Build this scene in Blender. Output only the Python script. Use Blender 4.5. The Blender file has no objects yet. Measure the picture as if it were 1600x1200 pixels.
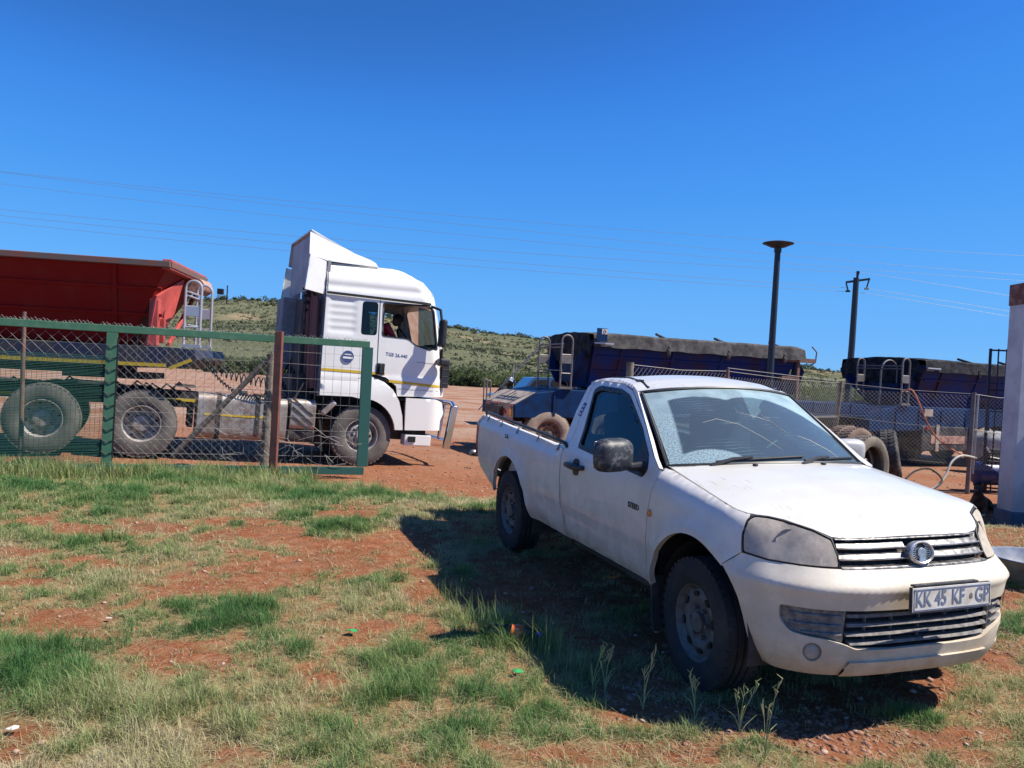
import bpy, math, random, bisect
import numpy as np
from mathutils import Vector, Matrix, Euler
from mathutils.geometry import delaunay_2d_cdt
random.seed(7)
SC = bpy.context.scene
# ---------------------------------------------------------------- camera
CAM_H = 1.7765
F_PX = 1273.0
def cam_axes(p, r, y=math.pi/2):
    f = Vector((math.cos(p)*math.cos(y), math.cos(p)*math.sin(y), math.sin(p)))
    rt = Vector((math.sin(y), -math.cos(y), 0)); up = rt.cross(f)
    return (math.cos(r)*rt+math.sin(r)*up, -math.sin(r)*rt+math.cos(r)*up, f)
AX = cam_axes(math.radians(-.70), math.radians(3.0))
cd = bpy.data.cameras.new("camera"); cam = bpy.data.objects.new("camera", cd); SC.collection.objects.link(cam)
cd.sensor_width = 36; cd.lens = F_PX/1600*36; cd.clip_start = .05; cd.clip_end = 5000
mw = Matrix.Identity(4)
for i in range(3):
    mw[i][0] = AX[0][i]; mw[i][1] = AX[1][i]; mw[i][2] = -AX[2][i]
mw[2][3] = CAM_H
cam.matrix_world = mw
SC.camera = cam
# ---------------------------------------------------------------- light
SUN = Vector((.765, -.073, 1.0)).normalized()
elev = math.asin(SUN.z); azim = math.atan2(SUN.x, SUN.y)
world = bpy.data.worlds.new("World"); SC.world = world; world.use_nodes = True
nt = world.node_tree; nt.nodes.clear()
sky = nt.nodes.new("ShaderNodeTexSky"); sky.sky_type = 'NISHITA'; sky.sun_disc = False
sky.sun_elevation = elev; sky.sun_rotation = azim; sky.air_density = 1.0; sky.dust_density = .15; sky.ozone_density = 2.2; sky.altitude = 1200
hs = nt.nodes.new("ShaderNodeHueSaturation"); hs.inputs['Saturation'].default_value = 1.22; hs.inputs['Value'].default_value = 1.0
bg = nt.nodes.new("ShaderNodeBackground"); bg.inputs['Strength'].default_value = .074
wo = nt.nodes.new("ShaderNodeOutputWorld")
vm = nt.nodes.new("ShaderNodeVectorMath"); vm.operation = 'SCALE'; vm.inputs['Scale'].default_value = .107
cv = nt.nodes.new("ShaderNodeRGBCurve"); vm2 = nt.nodes.new("ShaderNodeVectorMath"); vm2.operation = 'SCALE'; vm2.inputs['Scale'].default_value = 1/.107
for ci, pts in ((0, ((.0,.0),(.063,.030),(.107,.056),(.283,.128),(.51,.165),(1,.30))), (1, ((0,0),(.165,.150),(.246,.272),(.497,.420),(.70,.465),(1,.60))), (2, ((0,0),(.366,.51),(.485,.80),(.701,.93),(.80,.95),(1,1.0)))):
    c = cv.mapping.curves[ci]; c.points[0].location = pts[0]; c.points[1].location = pts[-1]
    for p in pts[1:-1]: c.points.new(*p)
cv.mapping.extend = 'HORIZONTAL'; cv.mapping.update()
L_ = nt.links.new
L_(sky.outputs[0], hs.inputs['Color']); L_(hs.outputs[0], vm.inputs[0]); L_(vm.outputs[0], cv.inputs['Color']); L_(cv.outputs[0], vm2.inputs[0]); L_(vm2.outputs[0], bg.inputs[0]); L_(bg.outputs[0], wo.inputs[0])
sl = bpy.data.lights.new("sun", 'SUN'); sl.energy = 5.0; sl.angle = math.radians(.53); sl.color = (1, .93, .82)
so = bpy.data.objects.new("sun", sl); SC.collection.objects.link(so)
so.rotation_euler = SUN.to_track_quat('Z', 'Y').to_euler(); so.location = (20, -5, 30)
SC.view_settings.view_transform = 'Standard'; SC.view_settings.look = 'None'; SC.view_settings.exposure = 0.58; SC.view_settings.gamma = 1
SC.render.engine = 'CYCLES'
SC.cycles.max_bounces = 8; SC.cycles.transparent_max_bounces = 24; SC.cycles.diffuse_bounces = 3
# ---------------------------------------------------------------- helpers
def lerp(a,b,t): return a+(b-a)*t
def sst(a,b,x):
    t=min(1,max(0,(x-a)/(b-a))); return t*t*(3-2*t)
def interp(x,xs,ys):
    if x<=xs[0]: return ys[0]
    if x>=xs[-1]: return ys[-1]
    i=bisect.bisect_right(xs,x)-1
    t=(x-xs[i])/(xs[i+1]-xs[i]); return ys[i]+(ys[i+1]-ys[i])*t
MAT = {}
def mat(name, col, rough=.6, metal=0., col2=None, ns=4., lo=.42, hi=.62, bump=0., bs=40., dirt=None, dz=None, coat=0., detail=6., emit=None, spec=None):
    """procedural surface: base colour, second colour mixed by noise, dirt colour growing with object height dz=(z_full, z_none, amount)"""
    m = bpy.data.materials.new(name); m.use_nodes = True; n = m.node_tree.nodes; l = m.node_tree.links
    b = n['Principled BSDF']; b.inputs['Roughness'].default_value = rough; b.inputs['Metallic'].default_value = metal
    if spec is not None: b.inputs['Specular IOR Level'].default_value = spec
    if coat: b.inputs['Coat Weight'].default_value = coat; b.inputs['Coat Roughness'].default_value = .05
    tc = n.new('ShaderNodeTexCoord'); cur = None
    def noise(s, d=detail, r=.6):
        t = n.new('ShaderNodeTexNoise'); t.inputs['Scale'].default_value = s; t.inputs['Detail'].default_value = d; t.inputs['Roughness'].default_value = r
        l.new(tc.outputs['Object'], t.inputs['Vector']); return t.outputs[0]
    def ramp(x, a, c):
        r = n.new('ShaderNodeMapRange'); r.inputs[1].default_value = a; r.inputs[2].default_value = c; l.new(x, r.inputs[0]); return r.outputs[0]
    def mix(f, a, c):
        x = n.new('ShaderNodeMix'); x.data_type = 'RGBA'
        for sock, v in ((x.inputs[0], f), (x.inputs[6], a), (x.inputs[7], c)):
            if isinstance(v, tuple): sock.default_value = (*v[:3], 1)
            elif isinstance(v, (int, float)): sock.default_value = v
            else: l.new(v, sock)
        return x.outputs[2]
    cur = tuple(col)
    if col2 is not None: cur = mix(ramp(noise(ns), lo, hi), cur, tuple(col2))
    if dirt is not None:
        sp = n.new('ShaderNodeSeparateXYZ'); l.new(tc.outputs['Object'], sp.inputs[0])
        z = ramp(sp.outputs[2], dz[1], dz[0])
        a = n.new('ShaderNodeMath'); a.operation = 'MULTIPLY'; l.new(z, a.inputs[0]); l.new(ramp(noise(7.,8.), .12, .58), a.inputs[1])
        k = n.new('ShaderNodeMath'); k.operation = 'MULTIPLY_ADD'; l.new(ramp(noise(60.,5.), .5, .68), k.inputs[0]); k.inputs[1].default_value = .12; l.new(a.outputs[0], k.inputs[2])
        g = n.new('ShaderNodeMath'); g.operation = 'MULTIPLY'; g.use_clamp = True; g.inputs[1].default_value = dz[2]; l.new(k.outputs[0], g.inputs[0])
        cur = mix(g.outputs[0], cur, tuple(dirt))
        rr = n.new('ShaderNodeMath'); rr.operation = 'MULTIPLY_ADD'; rr.use_clamp = True; rr.inputs[1].default_value = .5; rr.inputs[2].default_value = rough; l.new(g.outputs[0], rr.inputs[0]); l.new(rr.outputs[0], b.inputs['Roughness'])
    if isinstance(cur, tuple): b.inputs['Base Color'].default_value = (*cur, 1)
    else: l.new(cur, b.inputs['Base Color'])
    if bump:
        bn = n.new('ShaderNodeBump'); bn.inputs['Strength'].default_value = bump; bn.inputs['Distance'].default_value = .02
        l.new(noise(bs), bn.inputs['Height']); l.new(bn.outputs[0], b.inputs['Normal'])
    if emit: b.inputs['Emission Color'].default_value = (*emit, 1); b.inputs['Emission Strength'].default_value = 1
    MAT[name] = m; return m
def glass(name, tint, rough=.02, ior=1.5):
    m = bpy.data.materials.new(name); m.use_nodes = True; n = m.node_tree.nodes; l = m.node_tree.links; n.clear()
    o = n.new('ShaderNodeOutputMaterial'); t = n.new('ShaderNodeBsdfTransparent'); t.inputs[0].default_value = (*tint, 1)
    g = n.new('ShaderNodeBsdfGlossy'); g.inputs['Roughness'].default_value = rough; f = n.new('ShaderNodeFresnel'); f.inputs[0].default_value = ior
    x = n.new('ShaderNodeMixShader'); l.new(f.outputs[0], x.inputs[0]); l.new(t.outputs[0], x.inputs[1]); l.new(g.outputs[0], x.inputs[2]); l.new(x.outputs[0], o.inputs[0])
    MAT[name] = m; return m
def link(o, parent=None):
    SC.collection.objects.link(o)
    if parent: o.parent = parent
    return o
def empty(name, mtx=None, label=None, cat=None, group=None):
    o = bpy.data.objects.new(name, None); o.empty_display_size = .3; link(o)
    if mtx is not None: o.matrix_world = mtx
    tag(o, label, cat, group); return o
def tag(o, label=None, cat=None, group=None, kind=None):
    if label: o['label'] = label
    if cat: o['category'] = cat
    if group: o['group'] = group
    if kind: o['kind'] = kind
    return o
def frame(o, deg, pitch=0.):
    return Matrix.Translation(Vector(o)) @ Matrix.Rotation(math.radians(deg), 4, 'Z') @ Matrix.Rotation(math.radians(pitch), 4, 'Y')
class MB:
    def __init__(s): s.v=[]; s.f=[]; s.sharp=[]
    def add(s, vs, fs):
        k=len(s.v); s.v += [tuple(v) for v in vs]; s.f += [tuple(i+k for i in f) for f in fs]; return s
    def box(s, c, d, rot=None):
        x,y,z=[a/2 for a in d]; vs=[Vector((i*x,j*y,k*z)) for i in(-1,1) for j in(-1,1) for k in(-1,1)]
        if rot is not None:
            R = rot if isinstance(rot, Matrix) else Euler([math.radians(a) for a in rot]).to_matrix()
            vs=[R@v for v in vs]
        c=Vector(c); return s.add([v+c for v in vs], [(0,1,3,2),(4,6,7,5),(0,4,5,1),(2,3,7,6),(0,2,6,4),(1,5,7,3)])
    def beam(s, a, b, w, h, up=(0,0,1)):
        a=Vector(a); b=Vector(b); d=(b-a).normalized(); u=Vector(up)
        if abs(d.dot(u))>.99: u=Vector((1,0,0))
        r=d.cross(u).normalized(); u=r.cross(d)
        R=Matrix((r,d,u)).transposed(); return s.box((a+b)/2,(w,(b-a).length,h),R)
    def tube(s, pts, r, n=8, cap=True, closed=False):
        pts=[Vector(p) for p in pts]; m=len(pts); rings=[]; 
        rr=r if isinstance(r,(list,tuple)) else [r]*m
        prev=None
        for i,p in enumerate(pts):
            if closed: t=(pts[(i+1)%m]-pts[i-1])
            else: t=(pts[min(i+1,m-1)]-pts[max(i-1,0)])
            t.normalize()
            if prev is None:
                u=Vector((0,0,1)) if abs(t.z)<.9 else Vector((1,0,0)); a=t.cross(u).normalized()
            else: a=(prev-t*prev.dot(t)).normalized()
            prev=a; b=t.cross(a)
            rings.append([p+(a*math.cos(2*math.pi*j/n)+b*math.sin(2*math.pi*j/n))*rr[i] for j in range(n)])
        vs=[v for q in rings for v in q]; fs=[]
        for i in range(m if closed else m-1):
            k=(i+1)%m
            for j in range(n): fs.append((i*n+j,i*n+(j+1)%n,k*n+(j+1)%n,k*n+j))
        if cap and not closed: fs.append(tuple(range(n))[::-1]); fs.append(tuple((m-1)*n+j for j in range(n)))
        return s.add(vs,fs)
    def cyl(s, a, b, r, n=16, r2=None): return s.tube([a,b],[r,r if r2 is None else r2],n)
    def lathe(s, prof, n=32, M4=None, closed=False):
        """prof: list of (r, h); axis = local Y"""
        vs=[];m=len(prof)
        for (r,h) in prof:
            for j in range(n):
                a=2*math.pi*j/n; v=Vector((r*math.cos(a),h,r*math.sin(a))); vs.append(M4@v if M4 is not None else v)
        fs=[]
        for i in range(m if closed else m-1):
            k=(i+1)%m
            for j in range(n): fs.append((i*n+j,k*n+j,k*n+(j+1)%n,i*n+(j+1)%n))
        return s.add(vs,fs)
    def prism(s, poly, h, M4=None):
        """poly in XY, extruded 0..h on Z"""
        n=len(poly); vs=[Vector((x,y,0)) for x,y in poly]+[Vector((x,y,h)) for x,y in poly]
        if M4 is not None: vs=[M4@v for v in vs]
        return s.add(vs,[tuple(range(n))[::-1],tuple(range(n,2*n))]+[(i,(i+1)%n,n+(i+1)%n,n+i) for i in range(n)])
    def plate(s, poly, y0, y1): # poly in XZ, extruded along Y
        M4=Matrix(((1,0,0,0),(0,0,1,y0),(0,1,0,0),(0,0,0,1))); return s.prism(poly,y1-y0,M4)
    def ball(s, c, r, n=10, m=6):
        c=Vector(c); rx,ry,rz=(r,r,r) if not isinstance(r,(tuple,list)) else r; vs=[];fs=[]
        for i in range(m+1):
            t=math.pi*i/m
            for j in range(n): a=2*math.pi*j/n; vs.append(c+Vector((rx*math.sin(t)*math.cos(a),ry*math.sin(t)*math.sin(a),rz*math.cos(t))))
        for i in range(m):
            for j in range(n): fs.append((i*n+j,(i+1)*n+j,(i+1)*n+(j+1)%n,i*n+(j+1)%n))
        return s.add(vs,fs)
    def split(s, name, m, parent=None, **k):
        """one object for every separate piece"""
        p=list(range(len(s.v)))
        def fd(i):
            while p[i]!=i: p[i]=p[p[i]]; i=p[i]
            return i
        for f in s.f:
            for i in f[1:]: p[fd(i)]=fd(f[0])
        g={}
        for f in s.f: g.setdefault(fd(f[0]),[]).append(f)
        out=None
        for fs in g.values():
            ids=sorted({i for f in fs for i in f}); mp={i:n for n,i in enumerate(ids)}; q=MB(); q.v=[s.v[i] for i in ids]; q.f=[tuple(mp[i] for i in f) for f in fs]; out=q.build(name,m,parent,**k)
        return out
    def build(s, name, m, parent=None, smooth=False, bevel=0., ang=35, seg=2, label=None, subsurf=0):
        me=bpy.data.meshes.new(name); me.from_pydata(s.v,[],s.f); me.validate(); 
        me.materials.append(MAT[m] if isinstance(m,str) else m)
        o=bpy.data.objects.new(name,me); link(o,parent)
        import bmesh
        bm=bmesh.new(); bm.from_mesh(me); bmesh.ops.remove_doubles(bm,verts=bm.verts,dist=1e-5); bmesh.ops.recalc_face_normals(bm,faces=bm.faces)
        if smooth:
            for f in bm.faces: f.smooth=True
            for e in bm.edges:
                if len(e.link_faces)==2 and e.calc_face_angle(0)>math.radians(ang): e.smooth=False
        bm.to_mesh(me); bm.free()
        if bevel:
            b=o.modifiers.new('bevel','BEVEL'); b.width=bevel; b.segments=seg; b.limit_method='ANGLE'; b.angle_limit=math.radians(40); b.use_clamp_overlap=True
        if subsurf:
            b=o.modifiers.new('sub','SUBSURF'); b.levels=subsurf; b.render_levels=subsurf
        if label: o['label']=label
        return o
def inpoly(x,y,poly):
    c=False;n=len(poly);j=n-1
    for i in range(n):
        xi,yi=poly[i];xj,yj=poly[j]
        if (yi>y)!=(yj>y) and x<(xj-xi)*(y-yi)/(yj-yi)+xi: c=not c
        j=i
    return c
def resample(poly, step):
    out=[];n=len(poly)
    for i in range(n):
        a=poly[i];b=poly[(i+1)%n];L=math.hypot(b[0]-a[0],b[1]-a[1]);k=max(1,int(L/step+.5))
        for j in range(k): out.append((a[0]+(b[0]-a[0])*j/k,a[1]+(b[1]-a[1])*j/k))
    return out
def rounded(poly, r, n=5):
    """polygon with rounded corners"""
    out=[];m=len(poly)
    for i in range(m):
        p=Vector(poly[i]);a=Vector(poly[i-1]);b=Vector(poly[(i+1)%m]); rr=r[i] if isinstance(r,(list,tuple)) else r
        da=(a-p);db=(b-p);k=min(rr,da.length*.45,db.length*.45)
        if k<1e-4: out.append(tuple(p)); continue
        s=p+da.normalized()*k;e=p+db.normalized()*k
        for j in range(n+1):
            t=j/n; q=s*(1-t)**2+p*2*t*(1-t)+e*t*t; out.append((q.x,q.y))
    return out
def panel(name, outline, fn, m, parent=None, holes=(), step=.04, thick=.012, flip=False, both=(), label=None, uv=False, edge=None):
    """a sheet-metal panel: outline in (u,v), fn maps to 3D; rim folded inwards"""
    ol=resample(outline,edge or step); hs=[resample(h,edge or step) for h in holes]
    pts=list(ol); edges=[(i,(i+1)%len(ol)) for i in range(len(ol))]
    for h in hs:
        k=len(pts); pts+=h; edges+=[(k+i,k+(i+1)%len(h)) for i in range(len(h))]
    us=[p[0] for p in ol];vs=[p[1] for p in ol]; bnd=np.array(pts)
    u=min(us)+step*.5; 
    row=0
    while u<max(us):
        v=min(vs)+step*(.5 if row%2 else .25)
        while v<max(vs):
            if inpoly(u,v,ol) and not any(inpoly(u,v,h) for h in hs):
                if ((bnd-np.array((u,v)))**2).sum(1).min()>(step*.45)**2: pts.append((u,v))
            v+=step
        u+=step; row+=1
    V,E,Fc,_,_,_=delaunay_2d_cdt([Vector(p) for p in pts],edges,[],0,1e-6)
    fs=[]
    for f in Fc:
        cx=sum(V[i].x for i in f)/len(f);cy=sum(V[i].y for i in f)/len(f)
        if inpoly(cx,cy,ol) and not any(inpoly(cx,cy,h) for h in hs): fs.append(tuple(f))
    P=[Vector(fn(v.x,v.y)) for v in V]
    e=1e-3
    def nrm(v):
        a=Vector(fn(v.x+e,v.y))-Vector(fn(v.x-e,v.y)); b=Vector(fn(v.x,v.y+e))-Vector(fn(v.x,v.y-e)); q=a.cross(b)
        if q.length<1e-12: return Vector((0,0,1))
        q.normalize(); return -q if flip else q
    # make all faces follow the chosen normal
    N=[nrm(v) for v in V]; F2=[]
    for f in fs:
        a,b,c=P[f[0]],P[f[1]],P[f[2]]; q=(b-a).cross(c-a)
        F2.append(f if q.dot(N[f[0]])>0 else f[::-1])
    cnt={}
    for f in F2:
        for i in range(len(f)):
            k=(f[i],f[(i+1)%len(f)]); cnt[k]=1
    bd=[k for k in cnt if (k[1],k[0]) not in cnt]
    me=bpy.data.meshes.new(name); vs=[tuple(p) for p in P]; mp={}; mp2={}
    if thick:
        for a,b in bd:
            for i in (a,b):
                if i not in mp: mp[i]=len(vs); vs.append(tuple(P[i]-N[i]*thick))
        rim=[(b,a,mp[a],mp[b]) for a,b in bd]
        F2=F2+rim
    me.from_pydata(vs,[],F2); me.validate()
    for p in me.polygons: p.use_smooth=True
    nf=len(F2)
    bset={tuple(sorted(k)) for k in bd}
    for ed in me.edges:
        if tuple(sorted(ed.vertices)) in bset: ed.use_edge_sharp=True
    if uv:
        ul=me.uv_layers.new(name='UVMap'); 
        for lp in me.loops:
            i=lp.vertex_index; q=V[i] if i<len(V) else Vector((0,0)); ul.data[lp.index].uv=(q.x,q.y)
    me.materials.append(MAT[m] if isinstance(m,str) else m)
    o=bpy.data.objects.new(name,me); link(o,parent)
    o.cycles.shadow_terminator_geometry_offset=.35; o.cycles.shadow_terminator_offset=.12
    if label: o['label']=label
    return o
def text(name, body, size, m, parent, mtx, ext=.002, sx=1., bold=0., align='CENTER'):
    c=bpy.data.curves.new(name,'FONT'); c.body=body; c.size=size; c.extrude=ext; c.align_x=align; c.align_y='CENTER'; c.offset=bold; c.resolution_u=3
    o=bpy.data.objects.new(name,c); link(o); dg=bpy.context.evaluated_depsgraph_get(); me=bpy.data.meshes.new_from_object(o.evaluated_get(dg)); bpy.data.objects.remove(o); me.materials.clear(); me.materials.append(MAT[m])
    o=bpy.data.objects.new(name,me); link(o,parent); o.matrix_local=mtx@Matrix.Diagonal((sx,1,1,1)); return o
def wheel(parent, c, R, w, rimr, side, spec, M_t='tyre', M_r='rim', nlug=6, holes=8):
    """wheel: tyre + rim; side=+1/-1 which way the outer face looks along local Y"""
    e=bpy.data.objects.new('wheel',None); link(e,parent); e.location=c
    h=w/2; t=MB()
    prof=[(rimr*.98,h*.80),(rimr*1.05,h*.93),(lerp(rimr,R,.35),h*1.03),(lerp(rimr,R,.6),h*1.0),(R*.955,h*.90),(R*.985,h*.80),(R,h*.66),
          (R,h*.42),(R-.011,h*.40),(R-.011,h*.34),(R,h*.32),(R,h*.05),(R-.011,h*.04),(R-.011,-h*.04),(R,-h*.05),(R,-h*.32),(R-.011,-h*.34),(R-.011,-h*.40),(R,-h*.42),(R,-h*.66),
          (R*.985,-h*.80),(R*.955,-h*.90),(lerp(rimr,R,.6),-h),(lerp(rimr,R,.35),-h*1.03),(rimr*1.05,-h*.93),(rimr*.98,-h*.80)]
    t.lathe(prof,56)
    # shoulder blocks
    for j in range(44):
        a=2*math.pi*j/44
        for sg in (1,-1):
            R4=Matrix.Rotation(-a,4,'Y')@Matrix.Translation((R*.977,sg*h*.76,0)); t.add([R4@Vector(v) for v in [(x*(.007 if R<.4 else .010),y*h*.15,z*R*.045) for x in(-1,1) for y in(-1,1) for z in(-1,1)]],[(0,1,3,2),(4,6,7,5),(0,4,5,1),(2,3,7,6),(0,2,6,4),(1,5,7,3)])
    t.build('tyre',M_t,e,smooth=True,ang=40)
    r=MB(); s=side
    if spec=='steel':
        r.lathe([(rimr*1.06,s*h*.78),(rimr*1.07,s*h*.86),(rimr*1.03,s*h*.88),(rimr*.97,s*h*.80),(rimr*.92,s*h*.60),(rimr*.86,s*h*.52),(rimr*.78,s*h*.56),(rimr*.72,s*h*.60),(rimr*.62,s*h*.62),(rimr*.50,s*h*.50),(rimr*.44,s*h*.42),(rimr*.33,s*h*.42),(rimr*.28,s*h*.50),(rimr*.26,s*h*.74),(rimr*.18,s*h*.78),(.001,s*h*.78)],48)
    elif spec=='deep':   # dual rear wheel, dish inwards
        r.lathe([(rimr*1.05,s*h*.80),(rimr*1.06,s*h*.90),(rimr*1.0,s*h*.92),(rimr*.96,s*h*.70),(rimr*.95,s*h*-.1),(rimr*.90,-s*h*.45),(rimr*.78,-s*h*.5),(rimr*.50,-s*h*.5),(rimr*.46,-s*h*.3),(rimr*.44,s*h*.15),(rimr*.36,s*h*.22),(.001,s*h*.22)],40)
    else:                # convex front truck wheel
        r.lathe([(rimr*1.05,s*h*.80),(rimr*1.06,s*h*.90),(rimr*1.0,s*h*.92),(rimr*.96,s*h*.75),(rimr*.93,s*h*.25),(rimr*.85,s*h*.10),(rimr*.78,s*h*.25),(rimr*.72,s*h*.62),(rimr*.66,s*h*.72),(rimr*.40,s*h*.74),(rimr*.36,s*h*.70),(rimr*.34,s*h*.95),(rimr*.30,s*h*1.02),(.001,s*h*1.03)],44)
    rim=r.build('rim',M_r,e,smooth=True,ang=40)
    hm=MB(); lug=MB()
    for j in range(holes):
        a=2*math.pi*j/holes+.2
        if spec=='steel': rr,hy,ra,rb=rimr*.735,s*h*.585,rimr*.085,rimr*.12
        elif spec=='deep': rr,hy,ra,rb=rimr*.80,-s*h*.48,rimr*.07,rimr*.07
        else: rr,hy,ra,rb=rimr*.75,s*h*.44,rimr*.05,rimr*.05
        c0=Vector((math.cos(a)*rr,hy,math.sin(a)*rr)); tn=Vector((-math.sin(a),0,math.cos(a))); rd=Vector((math.cos(a),0,math.sin(a)))
        vs=[]; k=14
        for yy in (-.010,.010):
            for i in range(k):
                b=2*math.pi*i/k; vs.append(c0+tn*math.cos(b)*rb+rd*math.sin(b)*ra*.8+Vector((0,yy,0))+rd.cross(tn)*0)
        hm.add(vs,[tuple(range(k)),tuple(range(k,2*k))]+[(i,(i+1)%k,k+(i+1)%k,k+i) for i in range(k)])
    (hm.split if R<.4 else hm.build)('vent_hole','black',rim)
    for j in range(nlug):
        a=2*math.pi*j/nlug
        if spec=='steel': rr,hy,lr=rimr*.40,s*h*.42,.012
        elif spec=='deep': rr,hy,lr=rimr*.60,-s*h*.5,.016
        else: rr,hy,lr=rimr*.55,s*h*.74,.024
        p=Vector((math.cos(a)*rr,hy,math.sin(a)*rr)); lug.cyl(p,p+Vector((0,s*.028,0)),lr,6 if spec!='flat' else 10)
    lug.split('wheel_nut','nut' if spec!='flat' else 'black',rim)
    return e
def copy_tree(o, parent=None):
    c=o.copy(); SC.collection.objects.link(c); 
    if parent is not None: c.parent=parent
    for ch in o.children: copy_tree(ch,c)
    return c
def noise2(x,y,sc,seed=0):
    """vectorised value noise (numpy)"""
    x=np.asarray(x)*sc+seed*17.3;y=np.asarray(y)*sc-seed*9.1
    xi=np.floor(x).astype(int);yi=np.floor(y).astype(int);fx=x-xi;fy=y-yi;fx=fx*fx*(3-2*fx);fy=fy*fy*(3-2*fy)
    def h(a,b): 
        v=np.sin(a*127.1+b*311.7+seed*74.7)*43758.5453; return v-np.floor(v)
    return (h(xi,yi)*(1-fx)+h(xi+1,yi)*fx)*(1-fy)+(h(xi,yi+1)*(1-fx)+h(xi+1,yi+1)*fx)*fy
def fbm(x,y,sc,o=4,seed=0):
    s=0;a=.5;t=0
    for i in range(o): s=s+a*noise2(x,y,sc*2**i,seed+i);t+=a;a*=.55
    return s/t
# ---------------------------------------------------------------- materials
mat('black',(.008,.008,.009),.6)
mat('white_dirty',(.40,.41,.42),.45,col2=(.45,.44,.42),ns=12)
mat('steel_bright',(.6,.6,.6),.3,.7,col2=(.4,.38,.33),ns=30)
mat('rubber',(.018,.018,.019),.75,col2=(.05,.045,.042),ns=6)
mat('tyre',(.020,.021,.024),.85,col2=(.045,.040,.036),ns=5,bump=.2,bs=90)
mat('truck_tyre',(.075,.070,.066),.9,col2=(.19,.165,.145),ns=3,lo=.35,hi=.75,bump=.2,bs=60)
mat('rim',(.15,.145,.14),.6,.3,col2=(.07,.045,.035),ns=11,lo=.45,hi=.7)
mat('truck_rim',(.42,.40,.38),.6,.2,col2=(.20,.13,.09),ns=7,lo=.45,hi=.7)
mat('rust_rim',(.22,.11,.06),.8,col2=(.10,.06,.04),ns=9)
mat('dust_tyre',(.34,.27,.21),.95,col2=(.20,.14,.10),ns=4,lo=.4,hi=.75,bump=.2,bs=60)
mat('nut',(.16,.15,.14),.5,.5)
mat('chrome',(.75,.75,.76),.14,1.)
mat('steel',(.42,.42,.42),.4,.8,col2=(.25,.2,.17),ns=8)
mat('dark_plastic',(.018,.019,.021),.45,col2=(.035,.035,.036),ns=20)
mat('lens_clear',(.52,.47,.40),.35,coat=.3,col2=(.30,.27,.245),ns=5.5,lo=.38,hi=.66,bump=.04,bs=60)
mat('lens_red',(.35,.02,.015),.2,coat=.6)
mat('lens_orange',(.65,.20,.03),.25,coat=.5)
mat('white_paint',(.78,.79,.80),.28,coat=.5)
# ---------------------------------------------------------------- terrain
CT = Vector((1.8169,4.6618,.1611))
def ground_z(x,y):
    """numpy friendly height of the yard"""
    x=np.asarray(x,float);y=np.asarray(y,float)
    zc=CT.z+(.0133*np.clip(x-CT.x,-7,5)+.0288*(y-CT.y))/.9995
    t=np.clip((y-8.6)/(11.6-8.6),0,1); w=1-t*t*(3-2*t)
    z=zc*w
    t2=np.clip((-x-2.5)/5,0,1); t2=t2*t2*(3-2*t2); ty=np.clip((y-10.5)/2,0,1)*np.clip((26-y)/8,0,1)
    z=z+.15*t2*ty
    d=np.sqrt(x*x+y*y)
    z=z+(fbm(x,y,.8,4,3)-.5)*.05*np.clip((11-np.abs(y-5))/6,.3,1)
    z=z+(fbm(x,y,6,3,8)-.5)*.022*np.clip(1.2-d/20,0,1)
    # distance: slow rise, then the long ridge
    return z
def skyline(x,y):
    """extra height of the ridge"""
    ang=x/np.maximum(y,1)      # direction
    px=800+1273*ang
    top=np.interp(px,[-900,-200,330,420,500,600,700,760,850,960,1100,1250,1320,1500,2400],[50,78,88,92,88,82,73,66,58,52,42,31,27,24,20])
    H=top/1273*620
    t=np.clip((y-190)/(620-190),0,1); s=t**1.35
    z=H*s
    z=z-np.clip((y-640)/500,0,1)*H*.8
    return z
def full_z(x,y):
    x=np.asarray(x,float);y=np.asarray(y,float)
    return ground_z(x,y)+skyline(x,y)*(y>150)+(fbm(x,y,.012,4,5)-.5)*14*np.clip((y-250)/250,0,1)*np.clip((900-y)/300,0,1)
def grid_mesh(name, xs, ys, zf, m, kind='structure', attr=None):
    X,Y=np.meshgrid(xs,ys); Z=zf(X,Y); n,k=len(ys),len(xs)
    co=np.stack([X,Y,Z],-1).reshape(-1,3)
    idx=np.arange(n*k).reshape(n,k); f=np.stack([idx[:-1,:-1],idx[:-1,1:],idx[1:,1:],idx[1:,:-1]],-1).reshape(-1,4)
    me=bpy.data.meshes.new(name); me.vertices.add(n*k); me.vertices.foreach_set('co',co.ravel().astype(np.float32))
    me.loops.add(f.size); me.loops.foreach_set('vertex_index',f.ravel()); me.polygons.add(len(f)); me.polygons.foreach_set('loop_start',np.arange(0,f.size,4)); me.polygons.foreach_set('loop_total',np.full(len(f),4))
    me.update(); me.validate()
    me.polygons.foreach_set('use_smooth',np.ones(len(f),bool))
    if attr is not None:
        for nm,fnc in attr.items():
            a=me.attributes.new(nm,'FLOAT','POINT'); a.data.foreach_set('value',fnc(X,Y).ravel().astype(np.float32))
    me.materials.append(MAT[m]); o=bpy.data.objects.new(name,me); link(o)
    if kind: o['kind']=kind
    return o
_R=np.array([list(AX[0]),list(AX[1]),list(AX[2])])
def to_px(x,y,z):
    d=np.stack([x,y,z-CAM_H],-1)@_R.T; w=np.maximum(d[...,2],.1); return 800+F_PX*d[...,0]/w,600-F_PX*d[...,1]/w
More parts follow.
